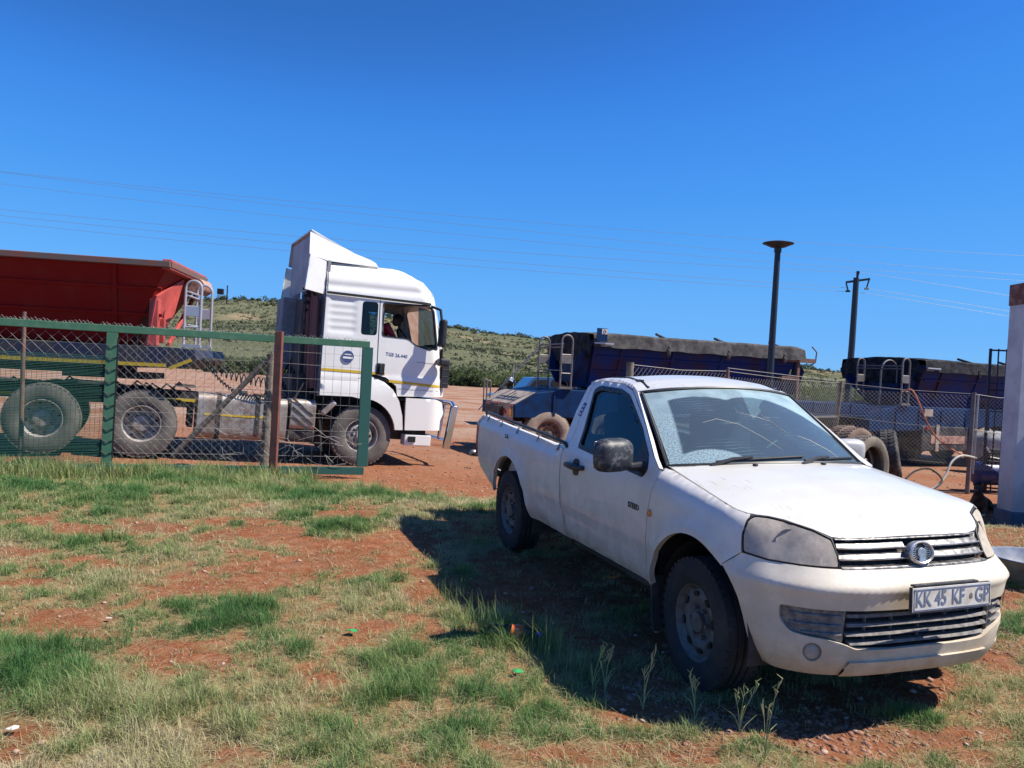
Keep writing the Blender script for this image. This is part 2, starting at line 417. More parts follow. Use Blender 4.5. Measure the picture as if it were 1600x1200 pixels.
# patches of bare earth and of lush grass, described on the ground
BARE=[(520,880,210,34),(430,850,120,22),(330,925,120,20),(610,850,90,20),(160,825,110,18),(90,970,120,20),(300,1035,80,20),(560,990,150,24),(660,935,60,24),
      (250,1010,60,16),(700,1120,110,22),(1080,1170,170,26),(1300,1150,200,26),(560,800,60,12),(350,1180,60,20),(900,1175,120,20),(30,925,60,20),(760,880,70,26),(900,950,130,40),(1150,1120,230,24),(1500,1010,120,26),(1560,940,60,30),(1240,1090,140,24),(20,1185,50,22),(930,920,220,60),(1000,1000,200,40),(1350,1080,170,34),(1480,1150,120,20)]
LUSH=[(80,775,120,18),(250,770,140,18),(430,770,120,16),(640,775,80,10),(60,1060,90,50),(330,960,90,28),(600,1080,90,50),(480,1110,150,50),(280,1110,180,40),(740,1100,60,26),(120,840,110,14),(540,830,80,18),(790,1010,110,18),(1200,1180,60,14),(1430,1130,60,12),(150,1180,120,24),(700,950,50,10),(830,790,60,10)]
def _patch(px,py,L):
    s=np.zeros_like(px)
    for cx,cy,rx,ry in L:
        d=((px-cx)/rx)**2+((py-cy)/ry)**2; s=np.maximum(s,np.clip(1.35-d,0,1))
    return s
def grass_mask(x,y):
    z=ground_z(x,y); px,py=to_px(x,y,z)
    wx=(fbm(x,y,2.2,3,21)-.5)*90; wy=(fbm(x,y,2.2,3,31)-.5)*36*np.clip((py-700)/250,.3,1.3)
    b=_patch(px+wx,py+wy,BARE); l=_patch(px+wx,py+wy,LUSH)
    n=fbm(x,y,1.7,4,2)
    fn=fbm(x,y,5.5,3,61); g=.55+(n-.5)*1.8+(fn-.5)*1.5+l*.42-b*.60
    near=1/(1+np.exp((y-(11.7+(fbm(x,y,.7,3,9)-.5)*1.6))*4)); g=g*near
    right=np.clip((x-3.2)/1.5,0,1)*np.clip((y-5)/2,0,1); g=g*(1-.75*right)
    g=np.where((x>-2.0)&(y>10.9),g*.25,g)
    return np.clip(g,0,1),l
def far_attr(X,Y): return np.clip((Y-12)/14,0,1)
def soil_mat():
    m=bpy.data.materials.new('soil'); m.use_nodes=True; n=m.node_tree.nodes; l=m.node_tree.links; b=n['Principled BSDF']; b.inputs['Roughness'].default_value=.95; b.inputs['Specular IOR Level'].default_value=.15
    tc=n.new('ShaderNodeTexCoord'); P=tc.outputs['Object']
    def nz(s,d=8,r=.65,dist=0):
        t=n.new('ShaderNodeTexNoise'); t.inputs['Scale'].default_value=s; t.inputs['Detail'].default_value=d; t.inputs['Roughness'].default_value=r; t.inputs['Distortion'].default_value=dist; l.new(P,t.inputs['Vector']); return t.outputs[0]
    def rg(x,a,c,to0=0.,to1=1.):
        r=n.new('ShaderNodeMapRange'); r.inputs[1].default_value=a; r.inputs[2].default_value=c; r.inputs[3].default_value=to0; r.inputs[4].default_value=to1; l.new(x,r.inputs[0]); return r.outputs[0]
    def mx(f,a,c,mode='MIX'):
        x=n.new('ShaderNodeMix'); x.data_type='RGBA'; x.blend_type=mode
        for sck,v in ((x.inputs[0],f),(x.inputs[6],a),(x.inputs[7],c)):
            if isinstance(v,tuple): sck.default_value=(*v,1)
            elif isinstance(v,float): sck.default_value=v
            else: l.new(v,sck)
        return x.outputs[2]
    at=n.new('ShaderNodeAttribute'); at.attribute_name='grass'; ga=at.outputs['Fac']
    af=n.new('ShaderNodeAttribute'); af.attribute_name='far'; fa=af.outputs['Fac']
    c=mx(rg(nz(1.3),.35,.65),(.225,.072,.027),(.30,.108,.048))
    c=mx(rg(nz(9),.45,.7),c,(.40,.195,.105))
    c=mx(rg(nz(3.4,9,.75),.50,.68),c,(.235,.125,.070)); c=mx(rg(nz(38,5),.52,.72),c,(.17,.055,.025))
    vo=n.new('ShaderNodeTexVoronoi'); vo.inputs['Scale'].default_value=26; l.new(P,vo.inputs['Vector'])
    peb=rg(vo.outputs['Distance'],.26,.16); sel=rg(vo.outputs['Color'],.52,.56)
    pm=n.new('ShaderNodeMath'); pm.operation='MULTIPLY'; l.new(peb,pm.inputs[0]); l.new(sel,pm.inputs[1])
    c=mx(pm.outputs[0],c,(.36,.21,.14))
    # thatch of dead grass where grass grows
    th=mx(rg(nz(55,6),.4,.65),(.36,.28,.14),(.17,.14,.06))
    tf=n.new('ShaderNodeMath'); tf.operation='MULTIPLY'; tf.use_clamp=True; l.new(rg(ga,.12,.55),tf.inputs[0]); l.new(rg(nz(20,6),.35,.6,.25,1.),tf.inputs[1])
    c=mx(tf.outputs[0],c,th)
    # paler gravel further out
    gv=mx(rg(nz(5,10,.8),.4,.62),(.31,.20,.14),(.41,.295,.22)); gv=mx(rg(nz(.35,6),.42,.62),gv,(.29,.125,.065)); gv=mx(rg(nz(30,4,.8),.55,.7),gv,(.20,.10,.07))
    c=mx(fa,c,gv)
    l.new(c,b.inputs['Base Color'])
    bp=n.new('ShaderNodeBump'); bp.inputs['Strength'].default_value=.9; bp.inputs['Distance'].default_value=.03
    ad=n.new('ShaderNodeMath'); ad.operation='ADD'; l.new(nz(24,10,.75),ad.inputs[0]); l.new(pm.outputs[0],ad.inputs[1]); l.new(ad.outputs[0],bp.inputs['Height']); l.new(bp.outputs[0],b.inputs['Normal'])
    MAT['soil']=m
soil_mat()
def hill_mat():
    m=bpy.data.materials.new('hillside'); m.use_nodes=True; n=m.node_tree.nodes; l=m.node_tree.links; b=n['Principled BSDF']; b.inputs['Roughness'].default_value=1.; b.inputs['Specular IOR Level'].default_value=0
    tc=n.new('ShaderNodeTexCoord'); P=tc.outputs['Object']
    def nz(s,d=8,r=.65):
        t=n.new('ShaderNodeTexNoise'); t.inputs['Scale'].default_value=s; t.inputs['Detail'].default_value=d; t.inputs['Roughness'].default_value=r; l.new(P,t.inputs['Vector']); return t.outputs[0]
    def rp(x,a,c):
        r=n.new('ShaderNodeMapRange'); r.inputs[1].default_value=a; r.inputs[2].default_value=c; l.new(x,r.inputs[0]); return r.outputs[0]
    def mx(f,a,c):
        x=n.new('ShaderNodeMix'); x.data_type='RGBA'; l.new(f,x.inputs[0])
        for sck,v in ((x.inputs[6],a),(x.inputs[7],c)):
            if isinstance(v,tuple): sck.default_value=(*v,1)
            else: l.new(v,sck)
        return x.outputs[2]
    c=mx(rp(nz(.03),.4,.6),(.140,.140,.090),(.200,.188,.120)); c=mx(rp(nz(.5,8,.9),.40,.58),c,(.070,.085,.048)); c=mx(rp(nz(.012,3),.58,.68),c,(.24,.19,.12))
    l.new(c,b.inputs['Base Color']); MAT['hillside']=m
hill_mat()
def seg(*parts):
    return np.concatenate([np.linspace(a,b,n,endpoint=False) for a,b,n in parts]+[[parts[-1][1]]])
grid_mesh('ground',seg((-12,12,400)),seg((1.6,13.5,240)),lambda X,Y:ground_z(X,Y),'soil',attr={'grass':lambda X,Y:grass_mask(X,Y)[0],'far':far_attr})
# the yard continues all round and beyond
def strip(name,xs,ys,m='soil'):
    return grid_mesh(name,xs,ys,lambda X,Y:full_z(X,Y),m,attr={'grass':lambda X,Y:X*0,'far':lambda X,Y:np.clip((Y-12)/14,0,1)})
strip('gravel_yard',seg((-70,70,280)),seg((13.5,60,120),(60,175,60)))
strip('gravel_yard',seg((-70,-12,60)),seg((-30,1.6,20),(1.6,13.5,40)))
strip('gravel_yard',seg((12,70,60)),seg((-30,1.6,20),(1.6,13.5,40)))
strip('gravel_yard',seg((-12,12,400)),seg((-30,1.6,40)))
hill=grid_mesh('hill_ridge',seg((-900,900,240)),seg((120,1300,260)),lambda X,Y:full_z(X,Y)-.6*np.clip((200-Y)/60,0,1),'hillside')
# scrub on the ridge, far more bushes than one could count
rng=np.random.default_rng(3)
def leaf_cloud(name,centers,radii,heights,per,size,m,parent=None,kind=None,flat=.55,dens=None,shape=None):
    """many small leaf-cluster faces filling ellipsoids"""
    C=[];S=[]
    for i,(c,r,h) in enumerate(zip(centers,radii,heights)):
        k=per if np.isscalar(per) else per[i]
        v=rng.normal(size=(k,3)); v/=np.linalg.norm(v,axis=1)[:,None]; q=rng.random(k)**.45; v*=q[:,None]
        v[:,2]=np.where(v[:,2]<-.6,-v[:,2],v[:,2]); lump=1+.35*np.sin(v[:,0]*5+i)*np.cos(v[:,1]*4+i*2)
        C.append(np.array(c)+v*np.array([r,r,h*.5])*lump[:,None]+np.array([0,0,h*.48])); S.append(np.full(k,size if np.isscalar(size) else size[i]))
    C=np.concatenate(C);S=np.concatenate(S)*(.6+.8*rng.random(len(C))); k=len(C)
    a=rng.normal(size=(k,3));a/=np.linalg.norm(a,axis=1)[:,None];b=rng.normal(size=(k,3));b-=a*(a*b).sum(1)[:,None];b/=np.linalg.norm(b,axis=1)[:,None]
    V=np.stack([C-a*S[:,None],C+b*S[:,None]*flat,C+a*S[:,None],C-b*S[:,None]*flat],1).reshape(-1,3)
    me=bpy.data.meshes.new(name); me.vertices.add(4*k); me.vertices.foreach_set('co',V.ravel().astype(np.float32)); me.loops.add(4*k); me.loops.foreach_set('vertex_index',np.arange(4*k)); me.polygons.add(k); me.polygons.foreach_set('loop_start',np.arange(0,4*k,4)); me.polygons.foreach_set('loop_total',np.full(k,4)); me.update()
    me.materials.append(MAT[m]); o=bpy.data.objects.new(name,me); link(o,parent)
    if kind: o['kind']=kind
    return o
def foliage(name,c1,c2,c3,ns=.5):
    m=mat(name,c1,.8,col2=c2,ns=ns,lo=.35,hi=.65); n=m.node_tree.nodes; l=m.node_tree.links; b=n['Principled BSDF']; b.inputs['Specular IOR Level'].default_value=.2
    t=n.new('ShaderNodeBsdfTranslucent'); t.inputs[0].default_value=(*c3,1); x=n.new('ShaderNodeMixShader'); x.inputs[0].default_value=.3; o=n['Material Output']; l.new(b.outputs[0],x.inputs[1]); l.new(t.outputs[0],x.inputs[2]); l.new(x.outputs[0],o.inputs[0]); return m
foliage('scrub',(.085,.100,.062),(.140,.147,.100),(.10,.13,.05),.08)
foliage('bush_leaf',(.060,.090,.035),(.125,.145,.075),(.12,.17,.05),.35)
foliage('weed_leaf',(.07,.13,.03),(.13,.18,.06),(.15,.22,.06),3.)
n_=52000; ys=185+rng.random(n_)**.75*520; xs=(rng.random(n_)*1.9-.95)*ys*.85-40
k_=(fbm(xs,ys,.02,3,11)>.40+.12*rng.random(n_))|(np.abs(ys-640)<26); xs,ys=xs[k_],ys[k_]; zz=full_z(xs,ys)
r_=.45+.95*rng.random(len(xs))**3
leaf_cloud('hillside_scrub',np.stack([xs,ys,zz-.4],1),r_,r_*1.3,9,r_*.5,'scrub',kind='stuff')
# ridge-line trees
ang=np.linspace(-.75,.75,520)+rng.normal(size=520)*.002; yy=np.full(520,622.)+rng.normal(size=520)*10; xx=ang*yy; q=rng.random(520)**2
leaf_cloud('ridge_line_scrub',np.stack([xx,yy,full_z(xx,yy)-.5],1),1.8+2.6*q,2.2+3.2*q,60,.75,'scrub',kind='stuff')
# low grey-green scrub mass at the foot of the ridge
n_=1500; ys=118+rng.random(n_)*50; xs=(rng.random(n_)*2-1)*ys*.8; r_=.7+.9*rng.random(n_); zz=full_z(xs,ys)
leaf_cloud('foot_scrub',np.stack([xs,ys,zz-.3],1),r_,r_*1.7,90,.22,'bush_leaf',kind='stuff')
# ================================================================ pickup
SD=(1,.86,.68)
def car_paint():
    m=mat('car_paint',(.82,.79,.74),.34,dirt=(.47,.38,.29),dz=(.32,1.15,1.0),coat=.4,col2=(.74,.70,.64),ns=2.5,lo=.4,hi=.7); return m
car_paint()
def top_paint():
    m=mat('hood_paint',(.66,.65,.61),.32,coat=.5,col2=(.62,.58,.49),ns=2.2,lo=.45,hi=.7); n=m.node_tree.nodes; l=m.node_tree.links; b=n['Principled BSDF']
    tc=n.new('ShaderNodeTexCoord'); mp=n.new('ShaderNodeMapping'); mp.inputs['Scale'].default_value=(9,70,30); mp.inputs['Rotation'].default_value=(0,0,.5); l.new(tc.outputs['Object'],mp.inputs[0])
    t=n.new('ShaderNodeTexNoise'); t.inputs['Scale'].default_value=1; t.inputs['Detail'].default_value=4; l.new(mp.outputs[0],t.inputs['Vector'])
    r=n.new('ShaderNodeMapRange'); r.inputs[1].default_value=.62; r.inputs[2].default_value=.70; l.new(t.outputs[0],r.inputs[0])
    t3=n.new('ShaderNodeTexNoise'); t3.inputs['Scale'].default_value=4; l.new(tc.outputs['Object'],t3.inputs['Vector'])
    r3=n.new('ShaderNodeMapRange'); r3.inputs[1].default_value=.5; r3.inputs[2].default_value=.62; l.new(t3.outputs[0],r3.inputs[0])
    mm=n.new('ShaderNodeMath'); mm.operation='MULTIPLY'; l.new(r.outputs[0],mm.inputs[0]); l.new(r3.outputs[0],mm.inputs[1])
    mm2=n.new('ShaderNodeMath'); mm2.operation='MULTIPLY'; mm2.inputs[1].default_value=.7; l.new(mm.outputs[0],mm2.inputs[0])
    src=b.inputs['Base Color'].links[0].from_socket
    x=n.new('ShaderNodeMix'); x.data_type='RGBA'; l.new(mm2.outputs[0],x.inputs[0]); l.new(src,x.inputs[6]); x.inputs[7].default_value=(.30,.22,.14,1); l.new(x.outputs[2],b.inputs['Base Color'])
top_paint()
mat('bumper_paint',(.76,.71,.60),.42,dirt=(.46,.36,.24),dz=(.25,.95,1.0),coat=.2,col2=(.66,.60,.50),ns=5)
mat('grille_bar',(.085,.09,.10),.4,.3,col2=(.40,.37,.33),ns=25)
mat('dusty_plastic',(.10,.10,.105),.7,col2=(.27,.24,.20),ns=30,lo=.35,hi=.65)
mat('plate_white',(.66,.64,.58),.5,col2=(.52,.48,.40),ns=14)
mat('plate_text',(.16,.19,.27),.5)
mat('blue_sticker',(.03,.04,.20),.4)
mat('seat_cloth',(.045,.05,.065),.9)
mat('interior_grey',(.10,.11,.12),.8)
mat('mirror_shell',(.03,.033,.038),.5,col2=(.16,.16,.165),ns=28,lo=.5,hi=.68)
glass('side_glass',(.42,.50,.52),.01,1.5)
def dirty_glass():
    m=bpy.data.materials.new('windscreen_glass'); m.use_nodes=True; n=m.node_tree.nodes; l=m.node_tree.links; n.clear()
    o=n.new('ShaderNodeOutputMaterial'); t=n.new('ShaderNodeBsdfTransparent'); t.inputs[0].default_value=(.32,.55,.66,1)
    g=n.new('ShaderNodeBsdfGlossy'); g.inputs['Roughness'].default_value=.03; f=n.new('ShaderNodeFresnel'); f.inputs[0].default_value=2.8
    x=n.new('ShaderNodeMixShader'); l.new(f.outputs[0],x.inputs[0]); l.new(t.outputs[0],x.inputs[1]); l.new(g.outputs[0],x.inputs[2])
    d=n.new('ShaderNodeBsdfDiffuse'); d.inputs[0].default_value=(.46,.62,.66,1)  # dust film, its cyan tint painting in the reflected sky
    uv=n.new('ShaderNodeUVMap'); uv.uv_map='UVMap'; sp=n.new('ShaderNodeSeparateXYZ'); l.new(uv.outputs[0],sp.inputs[0])
    def M2(op,a,b=None,c=None,cl=False):
        q=n.new('ShaderNodeMath'); q.operation=op; q.use_clamp=cl
        for i,v in enumerate((a,b,c)):
            if v is None: continue
            if isinstance(v,(int,float)): q.inputs[i].default_value=v
            else: l.new(v,q.inputs[i])
        return q.outputs[0]
    def nz(s,dt=6,mpv=None):
        q=n.new('ShaderNodeTexNoise'); q.inputs['Scale'].default_value=s; q.inputs['Detail'].default_value=dt
        mm=n.new('ShaderNodeMapping'); l.new(uv.outputs[0],mm.inputs[0]); 
        if mpv: mm.inputs['Scale'].default_value=mpv
        l.new(mm.outputs[0],q.inputs['Vector']); return q.outputs[0]
    U=sp.outputs[0]; V=M2('MULTIPLY',sp.outputs[1],.74)       # metres across / up the glass
    def arc(cu,cv,R):
        du=M2('SUBTRACT',U,cu); dv=M2('SUBTRACT',V,cv); r=M2('SQRT',M2('ADD',M2('MULTIPLY',du,du),M2('MULTIPLY',dv,dv)))
        r=M2('ADD',r,M2('MULTIPLY',M2('SUBTRACT',nz(14),.5),.02)); return M2('MULTIPLY',M2('SUBTRACT',R,r),70,cl=True),r
    a1,r1=arc(-.38,-.06,.715); a2,r2=arc(.09,-.06,.70)
    lim=M2('MULTIPLY',M2('SUBTRACT',M2('ADD',U,M2('ADD',.635,M2('MULTIPLY',V,-.10))),0),60,cl=True)
    right=M2('MULTIPLY',M2('SUBTRACT',M2('SUBTRACT',.64,U),M2('MULTIPLY',V,.55)),40,cl=True)
    clear=M2('MULTIPLY',M2('MAXIMUM',M2('MULTIPLY',a1,lim),M2('MULTIPLY',a2,1.)),1.)
    wiped=M2('MULTIPLY',M2('MULTIPLY',nz(9,8,(1,1,1)),.22),1.)
    # smears
    sm=n.new('ShaderNodeMapRange'); sm.inputs[1].default_value=.66; sm.inputs[2].default_value=.74; l.new(nz(1,3,(2.2,14,1)),sm.inputs[0])
    sw=n.new('ShaderNodeTexWave'); sw.wave_type='RINGS'; sw.inputs['Scale'].default_value=9; sw.inputs['Distortion'].default_value=3; sw.inputs['Detail'].default_value=2
    mm=n.new('ShaderNodeMapping'); mm.inputs['Location'].default_value=(.06,.05,0); l.new(uv.outputs[0],mm.inputs[0]); l.new(mm.outputs[0],sw.inputs['Vector'])
    ring=n.new('ShaderNodeMapRange'); ring.inputs[1].default_value=.93; ring.inputs[2].default_value=1.0; ring.inputs[4].default_value=.16; l.new(sw.outputs['Fac'],ring.inputs[0])
    rmk=n.new('ShaderNodeMapRange'); rmk.inputs[1].default_value=.5; rmk.inputs[2].default_value=.62; l.new(nz(3.3),rmk.inputs[0])
    inside=M2('ADD',M2('MULTIPLY',sm.outputs[0],.22),M2('ADD',M2('MULTIPLY',ring.outputs[0],rmk.outputs[0]),.11),cl=True)  # smears, plus an even cyan veil painted as sky reflection on wiped glass
    spk=n.new('ShaderNodeMapRange'); spk.inputs[1].default_value=.44; spk.inputs[2].default_value=.56; spk.inputs[3].default_value=.36; spk.inputs[4].default_value=.68; l.new(nz(95,3),spk.inputs[0])
    # speckled crust on the left margin and lower corner, even dust elsewhere
    even=n.new('ShaderNodeMapRange'); even.inputs[1].default_value=.3; even.inputs[2].default_value=.7; even.inputs[3].default_value=.40; even.inputs[4].default_value=.66; l.new(nz(6),even.inputs[0])
    isl=M2('MULTIPLY',M2('SUBTRACT',-.25,U),8,cl=True); lowv=M2('MULTIPLY',M2('SUBTRACT',.56,V),8,cl=True); s_=M2('MULTIPLY',isl,lowv)
    outside=M2('ADD',M2('MULTIPLY',s_,spk.outputs[0]),M2('MULTIPLY',M2('SUBTRACT',1,s_),even.outputs[0]))
    # unwiped hump at the lower part of the driver's side
    hx=M2('DIVIDE',M2('ADD',U,.47),.22); hy=M2('DIVIDE',V,.135); hump=M2('MULTIPLY',M2('SUBTRACT',1,M2('ADD',M2('MULTIPLY',hx,hx),M2('MULTIPLY',hy,hy))),6,cl=True)
    clear2=M2('MULTIPLY',clear,M2('SUBTRACT',1,hump))
    fac=M2('ADD',M2('MULTIPLY',clear2,inside),M2('MULTIPLY',M2('SUBTRACT',1,clear2),outside),cl=True)
    y=n.new('ShaderNodeMixShader'); l.new(fac,y.inputs[0]); l.new(x.outputs[0],y.inputs[1]); l.new(d.outputs[0],y.inputs[2]); l.new(y.outputs[0],o.inputs[0])
    MAT['windscreen_glass']=m
dirty_glass()
mat('bowl_back',(.30,.29,.28),.4,.4)
def lens_mat():
    m=bpy.data.materials.new('headlight_lens'); m.use_nodes=True; n=m.node_tree.nodes; l=m.node_tree.links; n.clear()
    o=n.new('ShaderNodeOutputMaterial'); t=n.new('ShaderNodeBsdfTransparent'); t.inputs[0].default_value=(.93,.94,.95,1); g=n.new('ShaderNodeBsdfGlossy'); g.inputs['Roughness'].default_value=.06
    f=n.new('ShaderNodeFresnel'); f.inputs[0].default_value=1.55; x=n.new('ShaderNodeMixShader'); l.new(f.outputs[0],x.inputs[0]); l.new(t.outputs[0],x.inputs[1]); l.new(g.outputs[0],x.inputs[2])
    d=n.new('ShaderNodeBsdfDiffuse'); d.inputs[0].default_value=(.60,.53,.44,1); tc=n.new('ShaderNodeTexCoord'); z=n.new('ShaderNodeTexNoise'); z.inputs['Scale'].default_value=7; z.inputs['Detail'].default_value=9; z.inputs['Roughness'].default_value=.7; l.new(tc.outputs['Object'],z.inputs['Vector'])
    r=n.new('ShaderNodeMapRange'); r.inputs[1].default_value=.32; r.inputs[2].default_value=.66; r.inputs[3].default_value=.40; r.inputs[4].default_value=.92; l.new(z.outputs[0],r.inputs[0]); y=n.new('ShaderNodeMixShader'); l.new(r.outputs[0],y.inputs[0]); l.new(x.outputs[0],y.inputs[1]); l.new(d.outputs[0],y.inputs[2]); l.new(y.outputs[0],o.inputs[0]); MAT['headlight_lens']=m
lens_mat()
WC=Matrix(((.3326,.9430,-.0133,1.8169),(-.9428,.3322,-.0288,4.6618),(-.0227,.0222,.9995,.1611),(0,0,0,1)))
car=empty('pickup_truck',WC,'dusty white single-cab pickup with raised black bed rails, facing the camera at the right','pickup truck')
# plan curve of the body (right side), rear -> front centre
PX=[];PY=[]
x=-4.16
while x<.2: PX.append(x); PY.append(interp(x,[-4.16,-3.6,-3.0,-1.9,-.4,.2],[.805,.83,.842,.848,.852,.852])); x+=.04
for i in range(121):
    th=i/120*math.pi/2; y=0 if i==120 else .852*math.cos(th)
    v=max(0,1-(y/.852)**3.9); PX.append(.2+.585*v**.55); PY.append(y)
PS=[0]
for i in range(1,len(PX)): PS.append(PS[-1]+math.hypot(PX[i]-PX[i-1],PY[i]-PY[i-1]))
SM=PS[-1]
def plan(s): return interp(s,PS,PX),interp(s,PS,PY)
def sx(x): return interp(x,PX,PS)
def _pn(s):
    a=plan(max(0,s-.05)); b=plan(min(SM,s+.05)); dx,dy=b[0]-a[0],b[1]-a[1]
    if s>SM-.05:
        t=(s-(SM-.05))/.05; dx*=(1-t); dx=dx if t<1 else 0; dy=dy if dy<0 else -1
        if t>=1: dx,dy=0,-1
    l=math.hypot(dx,dy) or 1; return (-dy/l,dx/l)
_ns=[i*SM/400 for i in range(401)]; _nv=[_pn(s) for s in _ns]
def pnorm(s): return interp(s,_ns,[v[0] for v in _nv]),interp(s,_ns,[v[1] for v in _nv])
_n0=[v[0] for v in _nv];_n1=[v[1] for v in _nv]
def pnorm(s): return interp(s,_ns,_n0),interp(s,_ns,_n1)
def wing_top(x): return lerp(1.12,.997,min(1,max(0,(x+.5)/.93)))
def bed_top(x): return interp(x,[-4.16,-1.9],[1.115,1.055])
def offside(x,z):
    o=0
    if z<.54: o+=.05*((.54-z)/.16)**2
    o+=.010*(1-sst(.60,.665,z))
    o+=.010*((z-.8)/.3)**2 if z<1.0 else .010*(.2/.3)**2
    if x>-.47:
        zt=wing_top(x); q0=min(1,max(0,(x+.5)/.93)); r=lerp(.13,.055,q0); h=.15
        if z>zt-h: q=min(1,(z-zt+h)/h); o+=r*(1-math.sqrt(max(0,1-q**2)))
    elif x>-1.935:
        if z>.98: o+=.05*min(1,((z-.98)/.12)**1.7)
        if z>1.1: o+=.42*(z-1.1)
        if z>1.52: q=min(1,(z-1.52)/.085); o+=.05*(1-math.sqrt(max(0,1-q*q)))
    else:
        zt=bed_top(x)
        if z>zt-.085: o+=.055*min(1,(z-zt+.085)/.06)**1.2
    for xc,cx in ((0,.03),(1,-3.0)):
        r=math.hypot(x-cx,z-.36)
        if z<1.0: o-=.030*math.exp(-((r-.475)/.07)**2)*(1-sst(.86,1.0,z))*sst(.3,.42,z)
    return o
def offfront(z): return interp(z,[.25,.30,.36,.44,.52,.60,.685,.705,.72,.785,.80,.95,1.02],[.12,.07,.042,.028,.028,.024,.012,.0,.004,.060,.072,.150,.22])
def off(s,z):
    n=pnorm(s); w=sst(.12,.6,n[0]); x,y=plan(s)
    if w==0: return offside(x,z)
    return lerp(offside(x,z),offfront(z),w)
def MS(s,z,d=0.,side=-1):
    s=min(SM,max(0,s)); x,y=plan(s); n=pnorm(s); o=off(s,z)-d
    return (x-n[0]*o, side*(y-n[1]*o), z)
def side_fn(sd,d=0.): return lambda x,z: MS(sx(x),z,d,sd)
def front_fn(d=0.): return lambda t,z: MS(SM-abs(t),z,d,-1 if t<=0 else 1)
def arc_pts(cx,cz,r,a0,a1,n=18): return [(cx+r*math.cos(math.radians(a0+(a1-a0)*i/n)),cz+r*math.sin(math.radians(a0+(a1-a0)*i/n))) for i in range(n+1)]
DOORU=[(-1.842,1.06),(-1.795,1.16),(-1.805,1.30),(-1.835,1.47),(-1.822,1.545),(-1.75,1.572),(-1.36,1.567),(-1.20,1.535),(-1.11,1.488),(-.82,1.322),(-.60,1.172),(-.455,1.095)]
WIN=rounded([(-1.636,1.095),(-.612,1.045),(-.590,1.081),(-.645,1.16),(-.855,1.312),(-1.204,1.500),(-1.356,1.530),(-1.69,1.534),(-1.7685,1.502),(-1.6655,1.232)],.03,3)
for sd in (-1,1):
    S=side_fn(sd); fl=(sd==1)
    sh={}
    # door
    door=[(-1.688,.412),(-1.752,.475),(-1.818,.63),(-1.843,.866)]+DOORU+[(-.449,1.047),(-.492,.85),(-.505,.65),(-.494,.425)]
    dr=panel('door',door,S,'car_paint',car,holes=[WIN],step=.045,flip=fl,thick=.02)
    # window rubber and glass
    cx=sum(p[0] for p in WIN)/len(WIN); cz=sum(p[1] for p in WIN)/len(WIN)
    inn=[(cx+(p[0]-cx)*.955,cz+(p[1]-cz)*.90) for p in WIN]
    panel('window_seal',[(cx+(p[0]-cx)*1.012,cz+(p[1]-cz)*1.03) for p in WIN],side_fn(sd,.004),'dark_plastic',dr,holes=[inn],step=.05,flip=fl,thick=.01)
    panel('door_glass',[(cx+(p[0]-cx)*.99,cz+(p[1]-cz)*.99) for p in WIN],side_fn(sd,-.012),'side_glass',dr,step=.08,flip=fl,thick=0)
    # quarter divider + mirror foot
    panel('mirror_foot',[(-.615,1.05),(-.60,1.09),(-.65,1.17),(-.78,1.26),(-.80,1.06)],side_fn(sd,.006),'dark_plastic',dr,step=.05,flip=fl,thick=.012)
    hb=MB(); 
    def hp(x,z,d): return Vector(MS(sx(x),z,d,sd))
    hb.tube([hp(-1.70,.962,.012),hp(-1.66,.965,.035),hp(-1.55,.966,.045),hp(-1.45,.968,.035),hp(-1.41,.972,.012)],[.016,.020,.022,.020,.016],10)
    hb.build('door_handle','dark_plastic',dr,smooth=True)
    panel('handle_cup',rounded([(-1.605,.90),(-1.505,.90),(-1.505,1.02),(-1.605,1.02)],.045,5),side_fn(sd,.006),'dark_plastic',dr,step=.04,flip=fl,thick=.008)
    # cab side: pillars and roof rail
    cab=[(-.50,1.118),(-.573,1.165),(-.79,1.312),(-1.07,1.4985),(-1.115,1.528),(-1.25,1.572),(-1.5,1.596),(-1.75,1.592),(-1.85,1.57),(-1.905,1.517),(-1.93,1.34),(-1.915,1.15),(-1.885,1.06),(-1.849,1.06)]+[(p[0]+(-.007 if i<5 else .002),p[1]+(.0 if i<3 else .006)) for i,p in enumerate(DOORU)][1:]
    cab=cab[:-1]+[(-.458,1.104)]
    panel('cab_side',cab,S,'car_paint',car,step=.026,flip=fl,thick=.03,edge=.02)
    # wing
    wing=[(-.482,.36),(-.486,.425),(-.497,.65),(-.484,.85),(-.442,1.047),(-.450,1.09),(-.47,1.112)]+[(x,wing_top(x)-.0008) for x in (-.4,-.3,-.2,-.1,0,.1,.2,.29,.34,.372)]
    wing+=[(.378,.995),(.374,.975),(.373,.906),(.384,.826),(.310,.755)]+arc_pts(.03,.36,.472,54,180,22)
    wg=panel('front_wing',wing,S,'car_paint',car,step=.024,flip=fl,thick=.035,edge=.025)
    c0=MS(sx(-.459),.85,.0,sd); q=MB(); q.lathe([(.001,.012),(.014,.011),(.021,.006),(.023,0)],18,Matrix.Translation(c0)@Matrix.Diagonal((1,sd,1,1))); q.build('side_indicator','lens_orange',wg,smooth=True)
    # bed side
    bed=[(-1.700,.400),(-1.764,.475),(-1.830,.63),(-1.856,.866),(-1.854,1.052)]+[(x,bed_top(x)) for x in (-1.95,-2.4,-3.0,-3.6,-4.06)]
    bed+=[(-4.062,1.02),(-4.085,.85),(-4.06,.69),(-4.00,.607),(-3.76,.537),(-3.475,.452)]+arc_pts(-3.0,.36,.480,169,4,26)+[(-2.46,.392)]
    bs=panel('bed_side',bed,S,'car_paint',car,step=.045,flip=fl,thick=.035,edge=.03)
